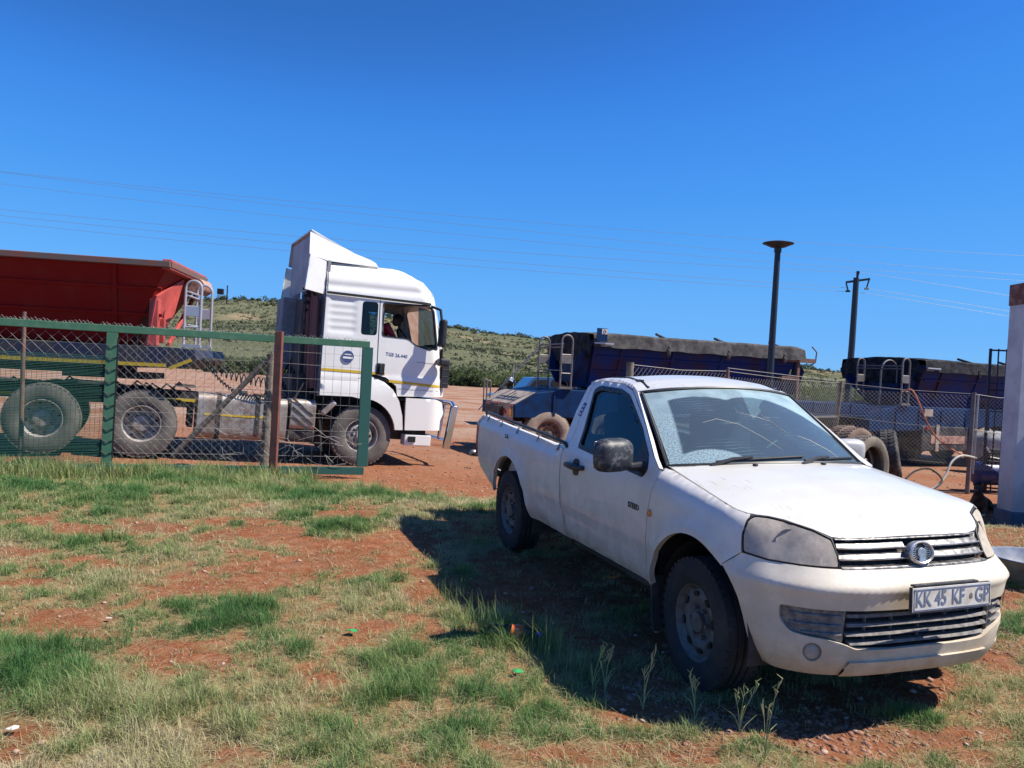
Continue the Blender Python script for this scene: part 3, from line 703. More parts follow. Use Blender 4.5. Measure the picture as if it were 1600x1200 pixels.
    tl=panel('tail_lamp',[(-4.068,1.10),(-4.068,1.02),(-4.091,.85),(-4.07,.70),(-4.158,.70),(-4.158,1.10)],S,'lens_red',car,step=.04,flip=fl,thick=.05)
    # inner bed wall, ledge
    iw=MB(); 
    for a,b in ((-1.90,-2.6),(-2.6,-3.4),(-3.4,-4.13)):
        ya,yb=abs(MS(sx(a),bed_top(a))[1]),abs(MS(sx(b),bed_top(b))[1]); za,zb=bed_top(a),bed_top(b)
        iw.add([(a,sd*(ya+.002),za),(b,sd*(yb+.002),zb),(b,sd*(yb-.05),zb-.004),(a,sd*(ya-.05),za-.004),(b,sd*(yb-.06),.62),(a,sd*(ya-.06),.62)],[(0,1,2,3),(3,2,4,5)])
    iw.build('bed_inner_wall','car_paint',car)
    # load rail
    rl=MB(); pts=[]
    for xx in (-1.80,-1.86,-2.4,-3.0,-3.6,-3.98,-4.03):
        y=abs(MS(sx(xx),bed_top(xx))[1])-.012; zz=bed_top(xx)+(.040 if -4.0<xx<-1.84 else .012); pts.append((xx,sd*y,zz))
    rl.tube(pts,.014,10); rail=rl.build('load_rail','dark_plastic',car,smooth=True)
    ft=MB()
    for xx in (-2.0,-2.45,-2.95,-3.42,-3.86):
        y=abs(MS(sx(xx),bed_top(xx))[1])-.012; z0=bed_top(xx); ft.cyl((xx,sd*y,z0+.04),(xx-.01,sd*(y+.035),z0-.035),.007,6)
    ft.split('rail_hook','steel',rail)
    # wheel arch liner
    for xc,rr,x_in in ((.03,.425,.48),(-3.0,.485,.50)):
        w=MB(); n=20; vs=[]
        for i in range(n+1):
            a=math.radians(-12+204*i/n); 
            for yy in (.79,x_in): vs.append((xc+rr*math.cos(a),sd*yy,.36+rr*math.sin(a)))
        w.add(vs,[(2*i,2*i+1,2*i+3,2*i+2) for i in range(n)]); 
        c=len(w.v); w.add([(xc+rr*math.cos(math.radians(-12+204*i/n)),sd*x_in,.36+rr*math.sin(math.radians(-12+204*i/n))) for i in range(n+1)],[tuple(range(n+1))])
        w.build('arch_liner','rubber',car)
    fl_=MB(); fl_.box((-.43,sd*.70,.33),(.015,.26,.30),(0,-8,0)); fl_.build('mud_flap','rubber',car)
    # mirror
    mr=empty('door_mirror'); mr.parent=car
    mb=MB(); n=14; rings=[]
    # housing: super-ellipsoid, broad face to the rear
    cxm,cym,czm=(-.68,1.005,1.165) if sd<0 else (-.90,.97,1.155); ms=1. if sd<0 else .82
    vs=[];m_=10;n=22
    for i in range(m_+1):
        u=-math.pi/2+math.pi*i/m_
        for j in range(n):
            v=2*math.pi*j/n
            se=lambda a,e: math.copysign(abs(a)**e,a)
            X=.085*se(math.sin(u),.9); Y=.142*se(math.cos(u),.55)*se(math.cos(v),.55); Z=.104*se(math.cos(u),.55)*se(math.sin(v),.55)
            if X<0: X*=.35
            vs.append((X,sd*Y,Z))
    Rm=Matrix.Translation((cxm,sd*cym,czm))@Matrix.Rotation(math.radians(-14*sd),4,'Z')
    mb.add([Rm@(Vector(v)*ms) for v in vs],[(i*n+j,i*n+(j+1)%n,(i+1)*n+(j+1)%n,(i+1)*n+j) for i in range(m_) for j in range(n)])
    mb.build('mirror_housing','mirror_shell' if sd<0 else 'white_dirty' if 'white_dirty' in MAT else 'mirror_shell',mr,smooth=True,ang=60)
    fo=MB(); fo.tube([(-.66,sd*.79,1.10),(-.68,sd*.87,1.09),(-.69,sd*.93,1.11)],[.030,.026,.024],10); fo.build('mirror_arm','dark_plastic',mr,smooth=True)
    gl=MB(); gl.box(Rm@Vector((-.030,0,0)),(.004,.23,.165),Rm.to_3x3()); gl.build('mirror_glass','chrome',mr,bevel=.02)
# --- bonnet
ho=[]
for x in (-.47,-.35,-.2,-.05,.1,.2,.285,.34): ho.append((x,)+tuple(MS(sx(x),wing_top(x))[1:]))
for t,z in ((-1.016,1.005),(-1.0,1.004),(-.934,1.002),(-.845,.990),(-.74,.977),(-.64,.965),(-.57,.951),(-.512,.935),(-.40,.930),(-.2,.933),(0,.934)): ho.append(MS(SM+t,z))
hx=[p[0] for p in ho];hyb=[abs(p[1]) for p in ho];hz=[p[2] for p in ho]
ZC=([-.62,-.3,-.1,.1,.3,.42,.52,.60,hx[-1]+.001],[1.172,1.160,1.142,1.115,1.072,1.038,1.002,.966,.934])
def hood_fn(x,y,d=0):
    yb=max(.02,interp(x,hx,hyb)); zb=interp(x,hx,hz); zc=interp(x,*ZC); q=min(1.,abs(y)/yb)
    k=sst(-.2,.5,x); cr=.010*math.exp(-((abs(y)-lerp(.56,.44,k))/.05)**2)*(1-sst(.5,.64,x))
    return (x,y,zb+(zc-zb)*(1-q**2.3)+cr*(1-q)+d)
rear=[(-.465+.165*(1-(y/.72)**2),y) for y in [.70-.1*i for i in range(15)]]
out=[(p[0]-.003,-abs(p[1])+.004) for p in ho[:-1]]+[(ho[-1][0]-.003,0)]+[(p[0]-.003,abs(p[1])-.004) for p in ho[:-1]][::-1]+[r for r in rear if abs(r[1])<.69]
hood=panel('bonnet',out,hood_fn,'hood_paint',car,step=.045,thick=.018,edge=.03)
wj=MB()
for y in (-.27,.22): wj.box(hood_fn(-.27,y,.006),(.03,.022,.012))
wj.split('washer_jet','dark_plastic',hood,bevel=.004)
# --- windscreen
def ws_fn(y,v,d=0):
    q=1-(y/.72)**2 if abs(y)<.72 else 0
    yy=y*lerp(1.0,.825,v)
    b=Vector((-.507+.20*q,0,1.118+.040*q)); t=Vector((-1.105+.13*q,0,1.524+.050*q)); p=b.lerp(t,v); n=Vector((.56,0,.83))
    p+=n*(.018*math.sin(math.pi*v)*(.4+.6*q)+d)
    return (p.x,yy,p.z)
ws=panel('windscreen',[(-.705,.015),(.705,.015),(.705,.985),(-.705,.985)],lambda u,v:ws_fn(u,v,.001),'windscreen_glass',car,step=.06,thick=0,uv=True)
for cpts in ([(-.02,.90),(.03,.72),(.09,.52),(.13,.40),(.18,.26)],[(-.10,.62),(.02,.55),(.09,.50)],[(.22,.32),(.30,.27),(.40,.16),(.45,.06)],[(-.38,.50),(-.28,.54),(-.16,.46),(-.06,.30),(.02,.14)]):
    ck_=MB(); ck_.tube([ws_fn(a/.92,b,.003) for a,b in cpts],[.0006]+[.0015]*(len(cpts)-2)+[.0005],5); ck_.build('windscreen_crack','plate_white',ws,smooth=True)
sl_=MB()
ring=[ws_fn(y,.0,.004) for y in [-.72+.06*i for i in range(25)]]+[ws_fn(.72,v,.004) for v in (.25,.5,.75)]+[ws_fn(y,1.,.004) for y in [.72-.06*i for i in range(25)]]+[ws_fn(-.72,v,.004) for v in (.75,.5,.25)]
sl_.tube(ring,.011,6,closed=True); sl_.build('windscreen_seal','dark_plastic',car,smooth=True)
cw=MB(); cp=[]
for i in range(19):
    y=-.72+.08*i; a=ws_fn(y,.0,.004); q=1-(y/.72)**2 if abs(y)<.72 else 0; cp+= [a,(a[0]+.09,y,a[2]-.018)]
cw.add(cp,[(2*i,2*i+1,2*i+3,2*i+2) for i in range(18)]); cw.build('scuttle_panel','dusty_plastic',car,smooth=True)
for y0,y1 in ((-.36,.13),(.22,.66)):
    wp=MB(); a=Vector(ws_fn(y0-.14,-.03,.015)); b=Vector(ws_fn(y0+.12,.045,.022)); wp.tube([a,a.lerp(b,.5)+Vector((0,0,.014)),b],[.013,.011,.008],8)
    w=wp.build('wiper','dark_plastic',car,smooth=True)
    bl=MB(); pts=[ws_fn(lerp(y0-.10,y1,i/8),lerp(.02,.06,i/8),.012) for i in range(9)]; bl.tube(pts,.007,6); bl.build('wiper_blade','black',w)
# --- roof
def rail_z(x): return interp(x,[-1.93,-1.85,-1.75,-1.5,-1.25,-1.115,-1.0],[1.545,1.572,1.592,1.596,1.572,1.530,1.52])
rlx=[-1.93+.04*i for i in range(22)]; rly=[abs(MS(sx(x),min(rail_z(x),1.5965))[1]) for x in rlx]
def roof_fn(x,y,d=0):
    yb=interp(x,rlx,rly); q=min(1,abs(y)/yb); zc=interp(x,[-1.93,-1.8,-1.5,-1.25,-1.1,-.96],[1.585,1.617,1.640,1.628,1.605,1.574])
    zr=rail_z(x); g=-.006*math.exp(-((abs(y)-yb+.09)/.012)**2) if x<-1.12 else 0
    return (x,y,zr+(zc-zr)*(1-q**2.4)+g+d)
fr=[]
for i in range(25):
    y=-.72+.06*i; p=ws_fn(y,1.0); fr.append((p[0]-.004,p[1]))
ro=[(x,-interp(x,rlx,rly)+.002) for x in (-1.13,-1.25,-1.5,-1.75,-1.85,-1.90)]+[(x,interp(x,rlx,rly)-.002) for x in (-1.90,-1.85,-1.75,-1.5,-1.25,-1.13)]+[p for p in fr[::-1] if abs(p[1])<.575]
panel('roof',ro,roof_fn,'hood_paint',car,step=.03,thick=.03,edge=.02)
dr_=MB()
for sd in (-1,1):
    dr_.tube([roof_fn(x,sd*(interp(x,rlx,rly)-.085),.007) for x in [-1.88+.04*i for i in range(20)]],.005,6)
dr_.box(roof_fn(-1.33,-.49,.008),(.09,.035,.012),(0,0,-10)); dr_.build('roof_gutter','dark_plastic',car,smooth=False)
# --- back wall of the cab and rear window
bw=lambda y,z:(-1.90+.02*(1-(y/.8)**2)-(.0 if z>1.1 else 0),y,z)
bo=[(-.79,.62),(.79,.62),(.80,1.06),(.74,1.2),(.63,1.48),(.56,1.56),(-.56,1.56),(-.63,1.48),(-.74,1.2),(-.80,1.06)]
bh=rounded([(-.60,1.16),(.60,1.16),(.52,1.47),(-.52,1.47)],.05)
cbk=panel('cab_back',bo,bw,'car_paint',car,holes=[bh],step=.08,thick=.02,flip=True)
panel('rear_window',bh,lambda y,z:(bw(y,z)[0]+.006,y,z),'side_glass',cbk,step=.1,thick=0)
# --- nose: bumper, headlamps, grille
tx=lambda x: sx(x)-SM
bl=[(-1.003,.8215),(-.94,.812),(-.875,.803),(-.691,.8015),(-.48,.8005),(-.25,.797),(0,.795)]
arch=[(-1.046,.706),(-1.018,.658),(-.996,.591),(-.975,.523),(-.96,.44),(-.955,.38),(-.955,.32)]
half=[(-1.084,.750)]+arch+[(-.93,.300),(-.80,.288),(-.46,.288),(-.2,.284),(0,.284)]
bum=half+[(-a,b) for a,b in half[:-1]][::-1]+[(-a,b) for a,b in bl[:-1]]+bl[::-1]
lg=[(-.79,.618),(-.787,.546),(-.735,.495),(-.65,.483),(-.553,.475),(-.47,.455),(-.394,.425),(-.2,.421),(0,.421)]
lgh=rounded(lg+[(-a,b) for a,b in lg[:-1]][::-1]+[(.679,.618),(0,.612),(-.679,.618)],.02,3)
fogs=[[(c+.047*math.cos(a*math.pi/10),.408+.047*math.sin(a*math.pi/10)) for a in range(20)] for c in (-.62,.62)]
bp=panel('front_bumper',bum,front_fn(),'bumper_paint',car,holes=[lgh]+fogs,step=.022,thick=.04,edge=.018)
lip=[(-.465,.290),(-.432,.368),(-.2,.364),(0,.363)]
lp=lip+[(-a,b) for a,b in lip[:-1]][::-1]+[(0,.2845)]
panel('bumper_lip',[(-.465,.286),(-.435,.366),(0,.362),(.435,.366),(.465,.286)],front_fn(.014),'bumper_paint',bp,step=.03,thick=.03)
for sd in (-1,1):
    hl=[(-.990,.995),(-1.006,.978),(-1.008,.909),(-.995,.831),(-.875,.812),(-.703,.810),(-.497,.810),(-.495,.858),(-.520,.922),(-.635,.955),(-.74,.968),(-.845,.981),(-.93,.993)]
    hl=[(a,b) for a,b in hl] if sd<0 else [(-a,b) for a,b in hl]
    panel('headlight_surround',[(a*1.0+(-.008 if a<0 else .008)*(1 if abs(a)>.8 else -1),b+(.006 if b>.88 else -.005)) for a,b in hl],front_fn(-.050),'bowl_back',car,step=.05,thick=0)
    rim_=[(a*1.0+(-.007 if a<0 else .007)*(1 if abs(a)>.8 else -1),b+(.005 if b>.88 else -.004)) for a,b in hl]
    sb=MB(); sb.tube([front_fn(-.004)(a,b) for a,b in rim_],.006,6,closed=True); sb.build('headlight_seal','black',car,smooth=True)
    h_=panel('headlight',rounded(hl,.012,3),front_fn(.002),'headlight_lens',car,step=.035,thick=0)
    for tt,zz,rr_,dd in ((.80,.893,.062,-.030),(.615,.875,.050,-.034)):
        p=Vector(MS(SM-tt,zz,dd,sd)); nv=Vector((.9,sd*.35,.1)).normalized(); M4=Matrix.Translation(p)@nv.to_track_quat('Y','Z').to_matrix().to_4x4(); er=MB(); er.lathe([(rr_,.012),(rr_*.97,.004),(rr_*.8,-.018),(rr_*.5,-.034),(.012,-.04),(.010,-.015),(.001,-.012)],26,M4); er.build('reflector_bowl','chrome',h_,smooth=True,ang=60)
    fg=MB(); p=Vector(MS(SM-.62,.408,-.012,sd)); nn=pnorm(SM-.62); nv=Vector((nn[0],sd*nn[1],0)); M4=Matrix.Translation(p)@nv.to_track_quat('Y','Z').to_matrix().to_4x4()
    fg.lathe([(.001,.006),(.02,.005),(.038,-.002),(.044,-.010),(.050,-.03)],22,M4); fo=fg.build('fog_lamp','lens_clear',bp,smooth=True)
# grille between the lamps
gb=[(-.470,.805),(.470,.805),(.492,.925),(-.492,.925)]
gr=panel('grille',[(-.480,.797),(.480,.797),(.500,.930),(-.500,.930)],front_fn(-.05),'black',car,step=.06,thick=0)
def bar(nm,z,h,d0,d1,m,t0,t1,par,n=28,tilt=0):
    b=MB(); vs=[]
    for i in range(n+1):
        t=lerp(t0,t1,i/n); vs+= [front_fn(d0)(t,z-h/2),front_fn(d1)(t,z-h/2),front_fn(d1+tilt)(t,z+h/2),front_fn(d0)(t,z+h/2)]
    f=[(4*i+j,4*i+(j+1)%4,4*i+4+(j+1)%4,4*i+4+j) for i in range(n) for j in range(4)]+[(0,1,2,3)[::-1],(4*n,4*n+1,4*n+2,4*n+3)]
    return b.add(vs,f).build(nm,m,par,bevel=.002)
for z in (.893,.846):
    for s0,s1 in ((-.485,-.060),(.060,.485)):
        bar('grille_slat',z+.004,.020,-.045,-.006,'grille_bar',s0,s1,gr,14,-.008)
        tb=MB(); tb.tube([front_fn(.002)(lerp(s0,s1,i/14),z-.006) for i in range(15)],.0045,8); tb.build('chrome_strip','steel',gr,smooth=True)
bar('grille_frame',.803,.010,-.045,.002,'grille_bar',-.478,.478,gr,24)
bar('grille_frame',.926,.006,-.045,-.004,'grille_bar',-.490,.490,gr,24)
gv=MB()
for i in range(23):
    t=-.46+.92*i/22
    gv.add([front_fn(-.048)(t-.0015,.80),front_fn(-.044)(t+.0015,.80),front_fn(-.044)(t+.0015,.925),front_fn(-.048)(t-.0015,.925)],[(0,1,2,3)])
gv.build('grille_mesh','dark_plastic',gr)
# emblem: ring with a horned head relief
em=empty('emblem'); em.parent=car; pc=Vector(MS(SM,.866,.028)); nv=Vector((.94,0,.22)); 
E4=Matrix.Translation(pc)@nv.to_track_quat('Y','Z').to_matrix().to_4x4()
E4=E4@Matrix.Diagonal((1.38,1,1,1))
q=MB(); q.lathe([(.044,-.03),(.056,-.03),(.058,0),(.055,.006),(.050,.008),(.045,.004),(.044,-.004)],40,E4); q.build('emblem_ring','steel_bright',em,smooth=True)
q=MB(); q.lathe([(.001,-.008),(.046,-.008)],30,E4); q.build('emblem_back','dark_plastic',em)
XZ=Matrix(((1,0,0,0),(0,0,1,-.008),(0,1,0,0),(0,0,0,1)))
q=MB(); q.prism(rounded([(-.019,-.044),(.019,-.044),(.012,-.026),(.020,-.004),(.016,.016),(0,.026),(-.016,.016),(-.020,-.004),(-.012,-.026)],.008,4),.014,E4@XZ)
em1=q.build('emblem_head','steel_bright',em,bevel=.003)
q=MB()
for sg in (-1,1):
    for k in range(7):
        a=.75+.27*k; q.beam(E4@Vector((sg*.024*math.sin(a),-.003,.026*math.cos(a)-.002)),E4@Vector((sg*.037*math.sin(a),-.003,.040*math.cos(a)-.002)),.0035,.004,up=tuple(E4.to_3x3()@Vector((0,1,0))))
    q.tube([E4@Vector((sg*.041*math.sin(a),-.002,.041*math.cos(a))) for a in (.35,.8,1.3,1.8,2.2)],[.003,.004,.004,.004,.002],6)
q.build('emblem_horn','steel_bright',em)
# lower grille
lgr=panel('lower_grille',[(-.80,.625),(-.80,.54),(-.74,.485),(-.55,.468),(-.40,.416),(.40,.416),(.55,.468),(.74,.485),(.80,.54),(.80,.625)],front_fn(-.062),'black',car,step=.06,thick=0)
for z in (.585,.540,.495,.452):
    k=.452 if z>.48 else .43
    bar('grille_slat',z,.014,-.06,-.012,'dusty_plastic',-k,k,lgr,20,-.010)
for sd in (-1,1):
    a,b=sorted((sd*.795,sd*.455)); o_=[(.790,.616),(.785,.548),(.733,.497),(.553,.479),(.468,.458),(.458,.612)]; o_=[(sd*p,z) for p,z in o_]
    ins=panel('grille_corner',o_,front_fn(-.020),'dusty_plastic',lgr,step=.04,thick=.02)
    for z in (.585,.540,.50):
        e_=.74 if z>.52 else .68
        bar('corner_fin',z,.008,-.02,-.004,'dusty_plastic',min(sd*.48,sd*e_),max(sd*.48,sd*e_),ins,10,-.006)
gv=MB()
for t in (-.33,-.17,0,.17,.33): gv.beam(front_fn(-.055)(t,.43),front_fn(-.055)(t,.61),.006,.02,up=(1,0,0))
gv.beam(front_fn(-.03)(-.44,.424),front_fn(-.03)(.44,.424),.01,.02) if False else None
gv.split('grille_upright','dusty_plastic',lgr)
bar('grille_sill',.425,.012,-.06,-.004,'dark_plastic',-.42,.42,lgr,20,-.03)
# crack in the far corner of the bumper
ck=MB(); ck.add([front_fn(.004)(t,z) for t,z in ((.60,.625),(.66,.628),(.70,.60),(.675,.575),(.69,.55),(.655,.545),(.63,.56),(.60,.59))],[(0,1,2,3,4,5,6,7)]); ck.build('bumper_crack','black',bp)
# number plate
PA=math.atan2(.045,.5)
P4=Matrix.Translation((.862,.045,.690))@Matrix.Rotation(math.radians(90)+.058,4,'Z')@Matrix.Rotation(math.radians(90),4,'X')@Matrix.Rotation(-.012,4,'Z')@Matrix.Rotation(math.radians(-3),4,'X')
npl=empty('number_plate'); npl.parent=car; npl.matrix_local=P4
q=MB(); q.box((0,0,-.014),(.524,.116,.016)); q.box((-.03,.063,-.02),(.42,.010,.03)); q.build('plate_holder','dark_plastic',npl,bevel=.004)
q=MB(); q.box((0,0,-.003),(.52,.112,.004)); q.build('plate','plate_white',npl,bevel=.008)
q=MB(); q.tube([(-.250,-.047,.0),(.250,-.047,.0),(.250,.047,0),(-.250,.047,0)],.0028,6,closed=True); q.build('plate_border','plate_text',npl)
for body,xo in (('KK',-.192),('45',-.079),('KF',.035),('GP',.197)): text('plate_characters',body,.098,'plate_text',npl,Matrix.Translation((xo,-.001,.0)),.0012,.80,.0014)
q=MB(); q.prism([(.113,-.012),(.131,-.012),(.131,.004),(.126,.012),(.118,.012),(.113,.004)],.0012); q.build('plate_crest','plate_white2' if 'plate_white2' in MAT else 'steel',npl)
# door badge and stickers
D4=lambda x,z,dd=.003: Matrix.Translation(MS(sx(x),z,dd,-1))@Matrix.Rotation(math.radians(90),4,'X')
text('model_badge','STEED',.048,'dark_plastic',car,D4(-.663,.850)@Matrix.Shear('XZ',4,(0,0)),.0015,1.05,.0008)
text('rear_badge','2.2L',.050,'dark_plastic',car,D4(-3.12,1.003),.0012,1.1,.0006)
q=MB(); 
def gpt(x,z,d): return MS(sx(x),z,d,-1)
q.add([gpt(-1.868,1.305,.002),gpt(-1.815,1.300,.002),gpt(-1.80,1.40,.002),gpt(-1.853,1.405,.002)],[(0,1,2,3)]); st=q.build('pillar_sticker','blue_sticker',car)
q=MB(); 
for z in (1.322,1.35,1.378): q.add([gpt(-1.855+.15*(z-1.3),z-.007,.004),gpt(-1.828+.15*(z-1.3),z-.008,.004),gpt(-1.826+.15*(z-1.3),z+.005,.004),gpt(-1.853+.15*(z-1.3),z+.006,.004)],[(0,1,2,3)])
q.build('sticker_print','white_paint',st)
# tailgate, bed floor, rear step
q=MB(); q.box((-4.40,0,.655),(.44,1.32,.035)); tg=q.build('tailgate','car_paint',car,bevel=.01,label='lowered tailgate'); q=MB(); q.ball((-4.58,-.70,.665),(.035,.05,.035),12,8); q.build('tailgate_latch','steel',tg,smooth=True)
q=MB(); q.box((-3.02,0,.60),(2.2,1.5,.03)); 
for i in range(12): q.box((-3.02,-.62+i*.113,.618),(2.18,.045,.012))
q.build('bed_floor','car_paint',car)
q=MB(); q.box((-4.20,0,.52),(.10,1.3,.10)); q.build('rear_step','steel',car,bevel=.015)
q=MB(); q.box((-4.30,0,.50),(.16,.06,.03)); q.ball((-4.36,0,.56),.03); q.build('tow_ball','chrome',car,smooth=True)
# underbody
q=MB(); 
q.box((-1.15,0,.42),(1.25,1.46,.14)); q.box((-1.15,0,.37),(1.2,.5,.1)); 
for y in (-.42,.42): q.box((-2.0,y,.47),(4.2,.07,.13))
q.box((.08,0,.60),(1.0,.80,.50)); q.box((-2.95,0,.55),(2.1,.98,.08)); q.cyl((-3.07,-.70,.35),(-3.07,.70,.35),.05,10); q.ball((-3.07,0,.35),.14); q.cyl((0,-.66,.34),(0,.66,.34),.035,8)
q.box((.5,0,.45),(.12,1.2,.2)); q.box((-.50,0,.72),(.04,1.5,.66)); q.box((.47,0,.27),(.30,.9,.012)); q.cyl((-3.9,-.3,.45),(-2.2,-.3,.45),.07,10)
q.build('underbody','rubber',car)
# interior
q=MB(); q.box((-.62,0,.98),(.42,1.42,.24)); q.box((-.50,0,1.085),(.30,1.36,.03)); q.build('dashboard','interior_grey',car,bevel=.03)
for y in (-.36,.36):
    q=MB(); q.box((-1.28,y,.80),(.50,.50,.16)); q.box((-1.56,y,1.06),(.15,.48,.60),(0,-12,0)); st=q.build('seat','seat_cloth',car,bevel=.05,seg=3)
    q=MB(); q.box((-1.64,y,1.42),(.10,.27,.17)); q.build('headrest','seat_cloth',st,bevel=.045,seg=3)
q=MB(); 
c=Vector((-.93,-.36,1.10)); q.tube([c+Vector((.45*.18*math.sin(a)*-1,.18*math.cos(a),.18*.89*math.sin(a))) for a in [i*math.pi/14 for i in range(28)]],.014,8,closed=True); q.cyl(c,c+Vector((.22,0,-.12)),.03,8)
for a in (.3,math.pi-.3,-math.pi/2): q.cyl(c,c+Vector((-.081*math.sin(a),.18*math.cos(a),.16*math.sin(a))),.012,6)
q.build('steering_wheel','black',car,smooth=True)
q=MB(); q.box((-1.02,.0,1.47),(.02,.20,.055)); q.build('rear_view_mirror','black',car,bevel=.01)
q=MB(); q.box((-1.45,0,1.55),(.7,1.0,.02)); q.box((-1.2,0,.62),(1.3,1.4,.03)); q.build('cabin_lining','interior_grey',car)
q=MB(); q.box((-.58,.12,1.105),(.13,.20,.012),(0,0,14)); q.build('dashboard_paper','plate_white',car)
for (x,y,sd) in ((0,-.715,-1),(0,.715,1),(-3.075,-.715,-1),(-3.075,.715,1)):
    w=wheel(car,(x,y,.345),.350,.215,.205,sd,'steel')
    if x==0: w.rotation_euler=(0,0,math.radians(-2.5))
# ================================================================ tractor unit
mat('cab_white',(.80,.79,.75),.25,coat=.4,col2=(.72,.69,.64),ns=1.5,lo=.5,hi=.75)
mat('back_grey',(.40,.40,.42),.6,col2=(.30,.29,.30),ns=3)
mat('cab_grey',(.30,.31,.34),.6,col2=(.22,.21,.22),ns=4)
mat('stripe',(.62,.42,.02),.5)
mat('chassis_dark',(.022,.024,.03),.7,col2=(.10,.075,.06),ns=5,lo=.45,hi=.7)
mat('tank_alu',(.46,.43,.40),.5,.6,col2=(.30,.22,.17),ns=5,lo=.4,hi=.65)
mat('navy',(.015,.025,.06),.55,col2=(.05,.045,.05),ns=5)
mat('red_shirt',(.50,.03,.05),.9,col2=(.38,.02,.04),ns=10)
mat('skin_dark',(.10,.05,.032),.6)
mat('red_bin',(.27,.011,.008),.6,spec=.1,col2=(.27,.022,.014),ns=2.5,lo=.45,hi=.75)
mat('red_end',(.52,.085,.07),.55,col2=(.38,.06,.05),ns=5)
mat('rim_brown',(.13,.10,.09),.8,col2=(.20,.08,.06),ns=3)
mat('hose_red',(.20,.08,.075),.6)
glass('truck_glass',(.16,.30,.32),.02,1.5)
glass('tint_glass',(.10,.20,.26),.02,1.5)
TK=frame((-2.6313,14.40,0.),24.5,2.1)
s_=math.sin(math.radians(2.1))
def Q(x,z): return (x-z*s_, z+x*s_)
tr=empty('tractor_unit',TK,'white high-roof truck tractor with yellow side stripe, behind the green gate','truck')
CABO=[(-.76,1.24),(-.72,2.98),(-.72,3.53),(.53,3.53),(.86,3.47),(1.09,3.37),(1.25,3.18),(1.36,2.81),(1.48,2.23),(1.54,1.70),(1.55,1.27)]
FX=[1.27,1.70,2.23,2.81,3.05,3.20,3.37,3.47]; FV=[1.56,1.55,1.48,1.36,1.30,1.24,1.09,.86]
def cab_x(z): return interp(z,FX,FV)
def cab_side(x,z,far=0,d=0.):
    o=.0
    if z>2.98: o+=.10*((z-2.98)/.57)**2
    if z>3.25: q=min(1,(z-3.25)/.31); o+=.12*(1-math.sqrt(max(0,1-q*q)))
    dd=cab_x(z)-x
    if dd<.28: o+=.20*(1-max(0,dd)/.28)**2
    if -.70<x<-.16 and 2.33<z<2.95: o+=.018*abs(math.sin((z-2.33)/.62*math.pi*5))*sst(-.70,-.62,x)*(1-sst(-.24,-.16,x))
    if z>3.0 and 3.08<z<3.22: o+=.02*math.sin((z-3.08)/.14*math.pi)
    if z<1.62: o-=.012
    xx,zz=Q(x,z); y=o-.02-d
    return (xx, y if not far else 2.44-y, zz)
wind=rounded([(.30,2.92),(.305,2.33),(.78,2.31),(.93,2.20),(1.15,2.14),(1.36,2.15),(1.28,2.86),(1.13,2.93)],.05,3)
slw=rounded([(-.08,2.92),(-.09,2.33),(.20,2.33),(.205,2.92)],.06,3)
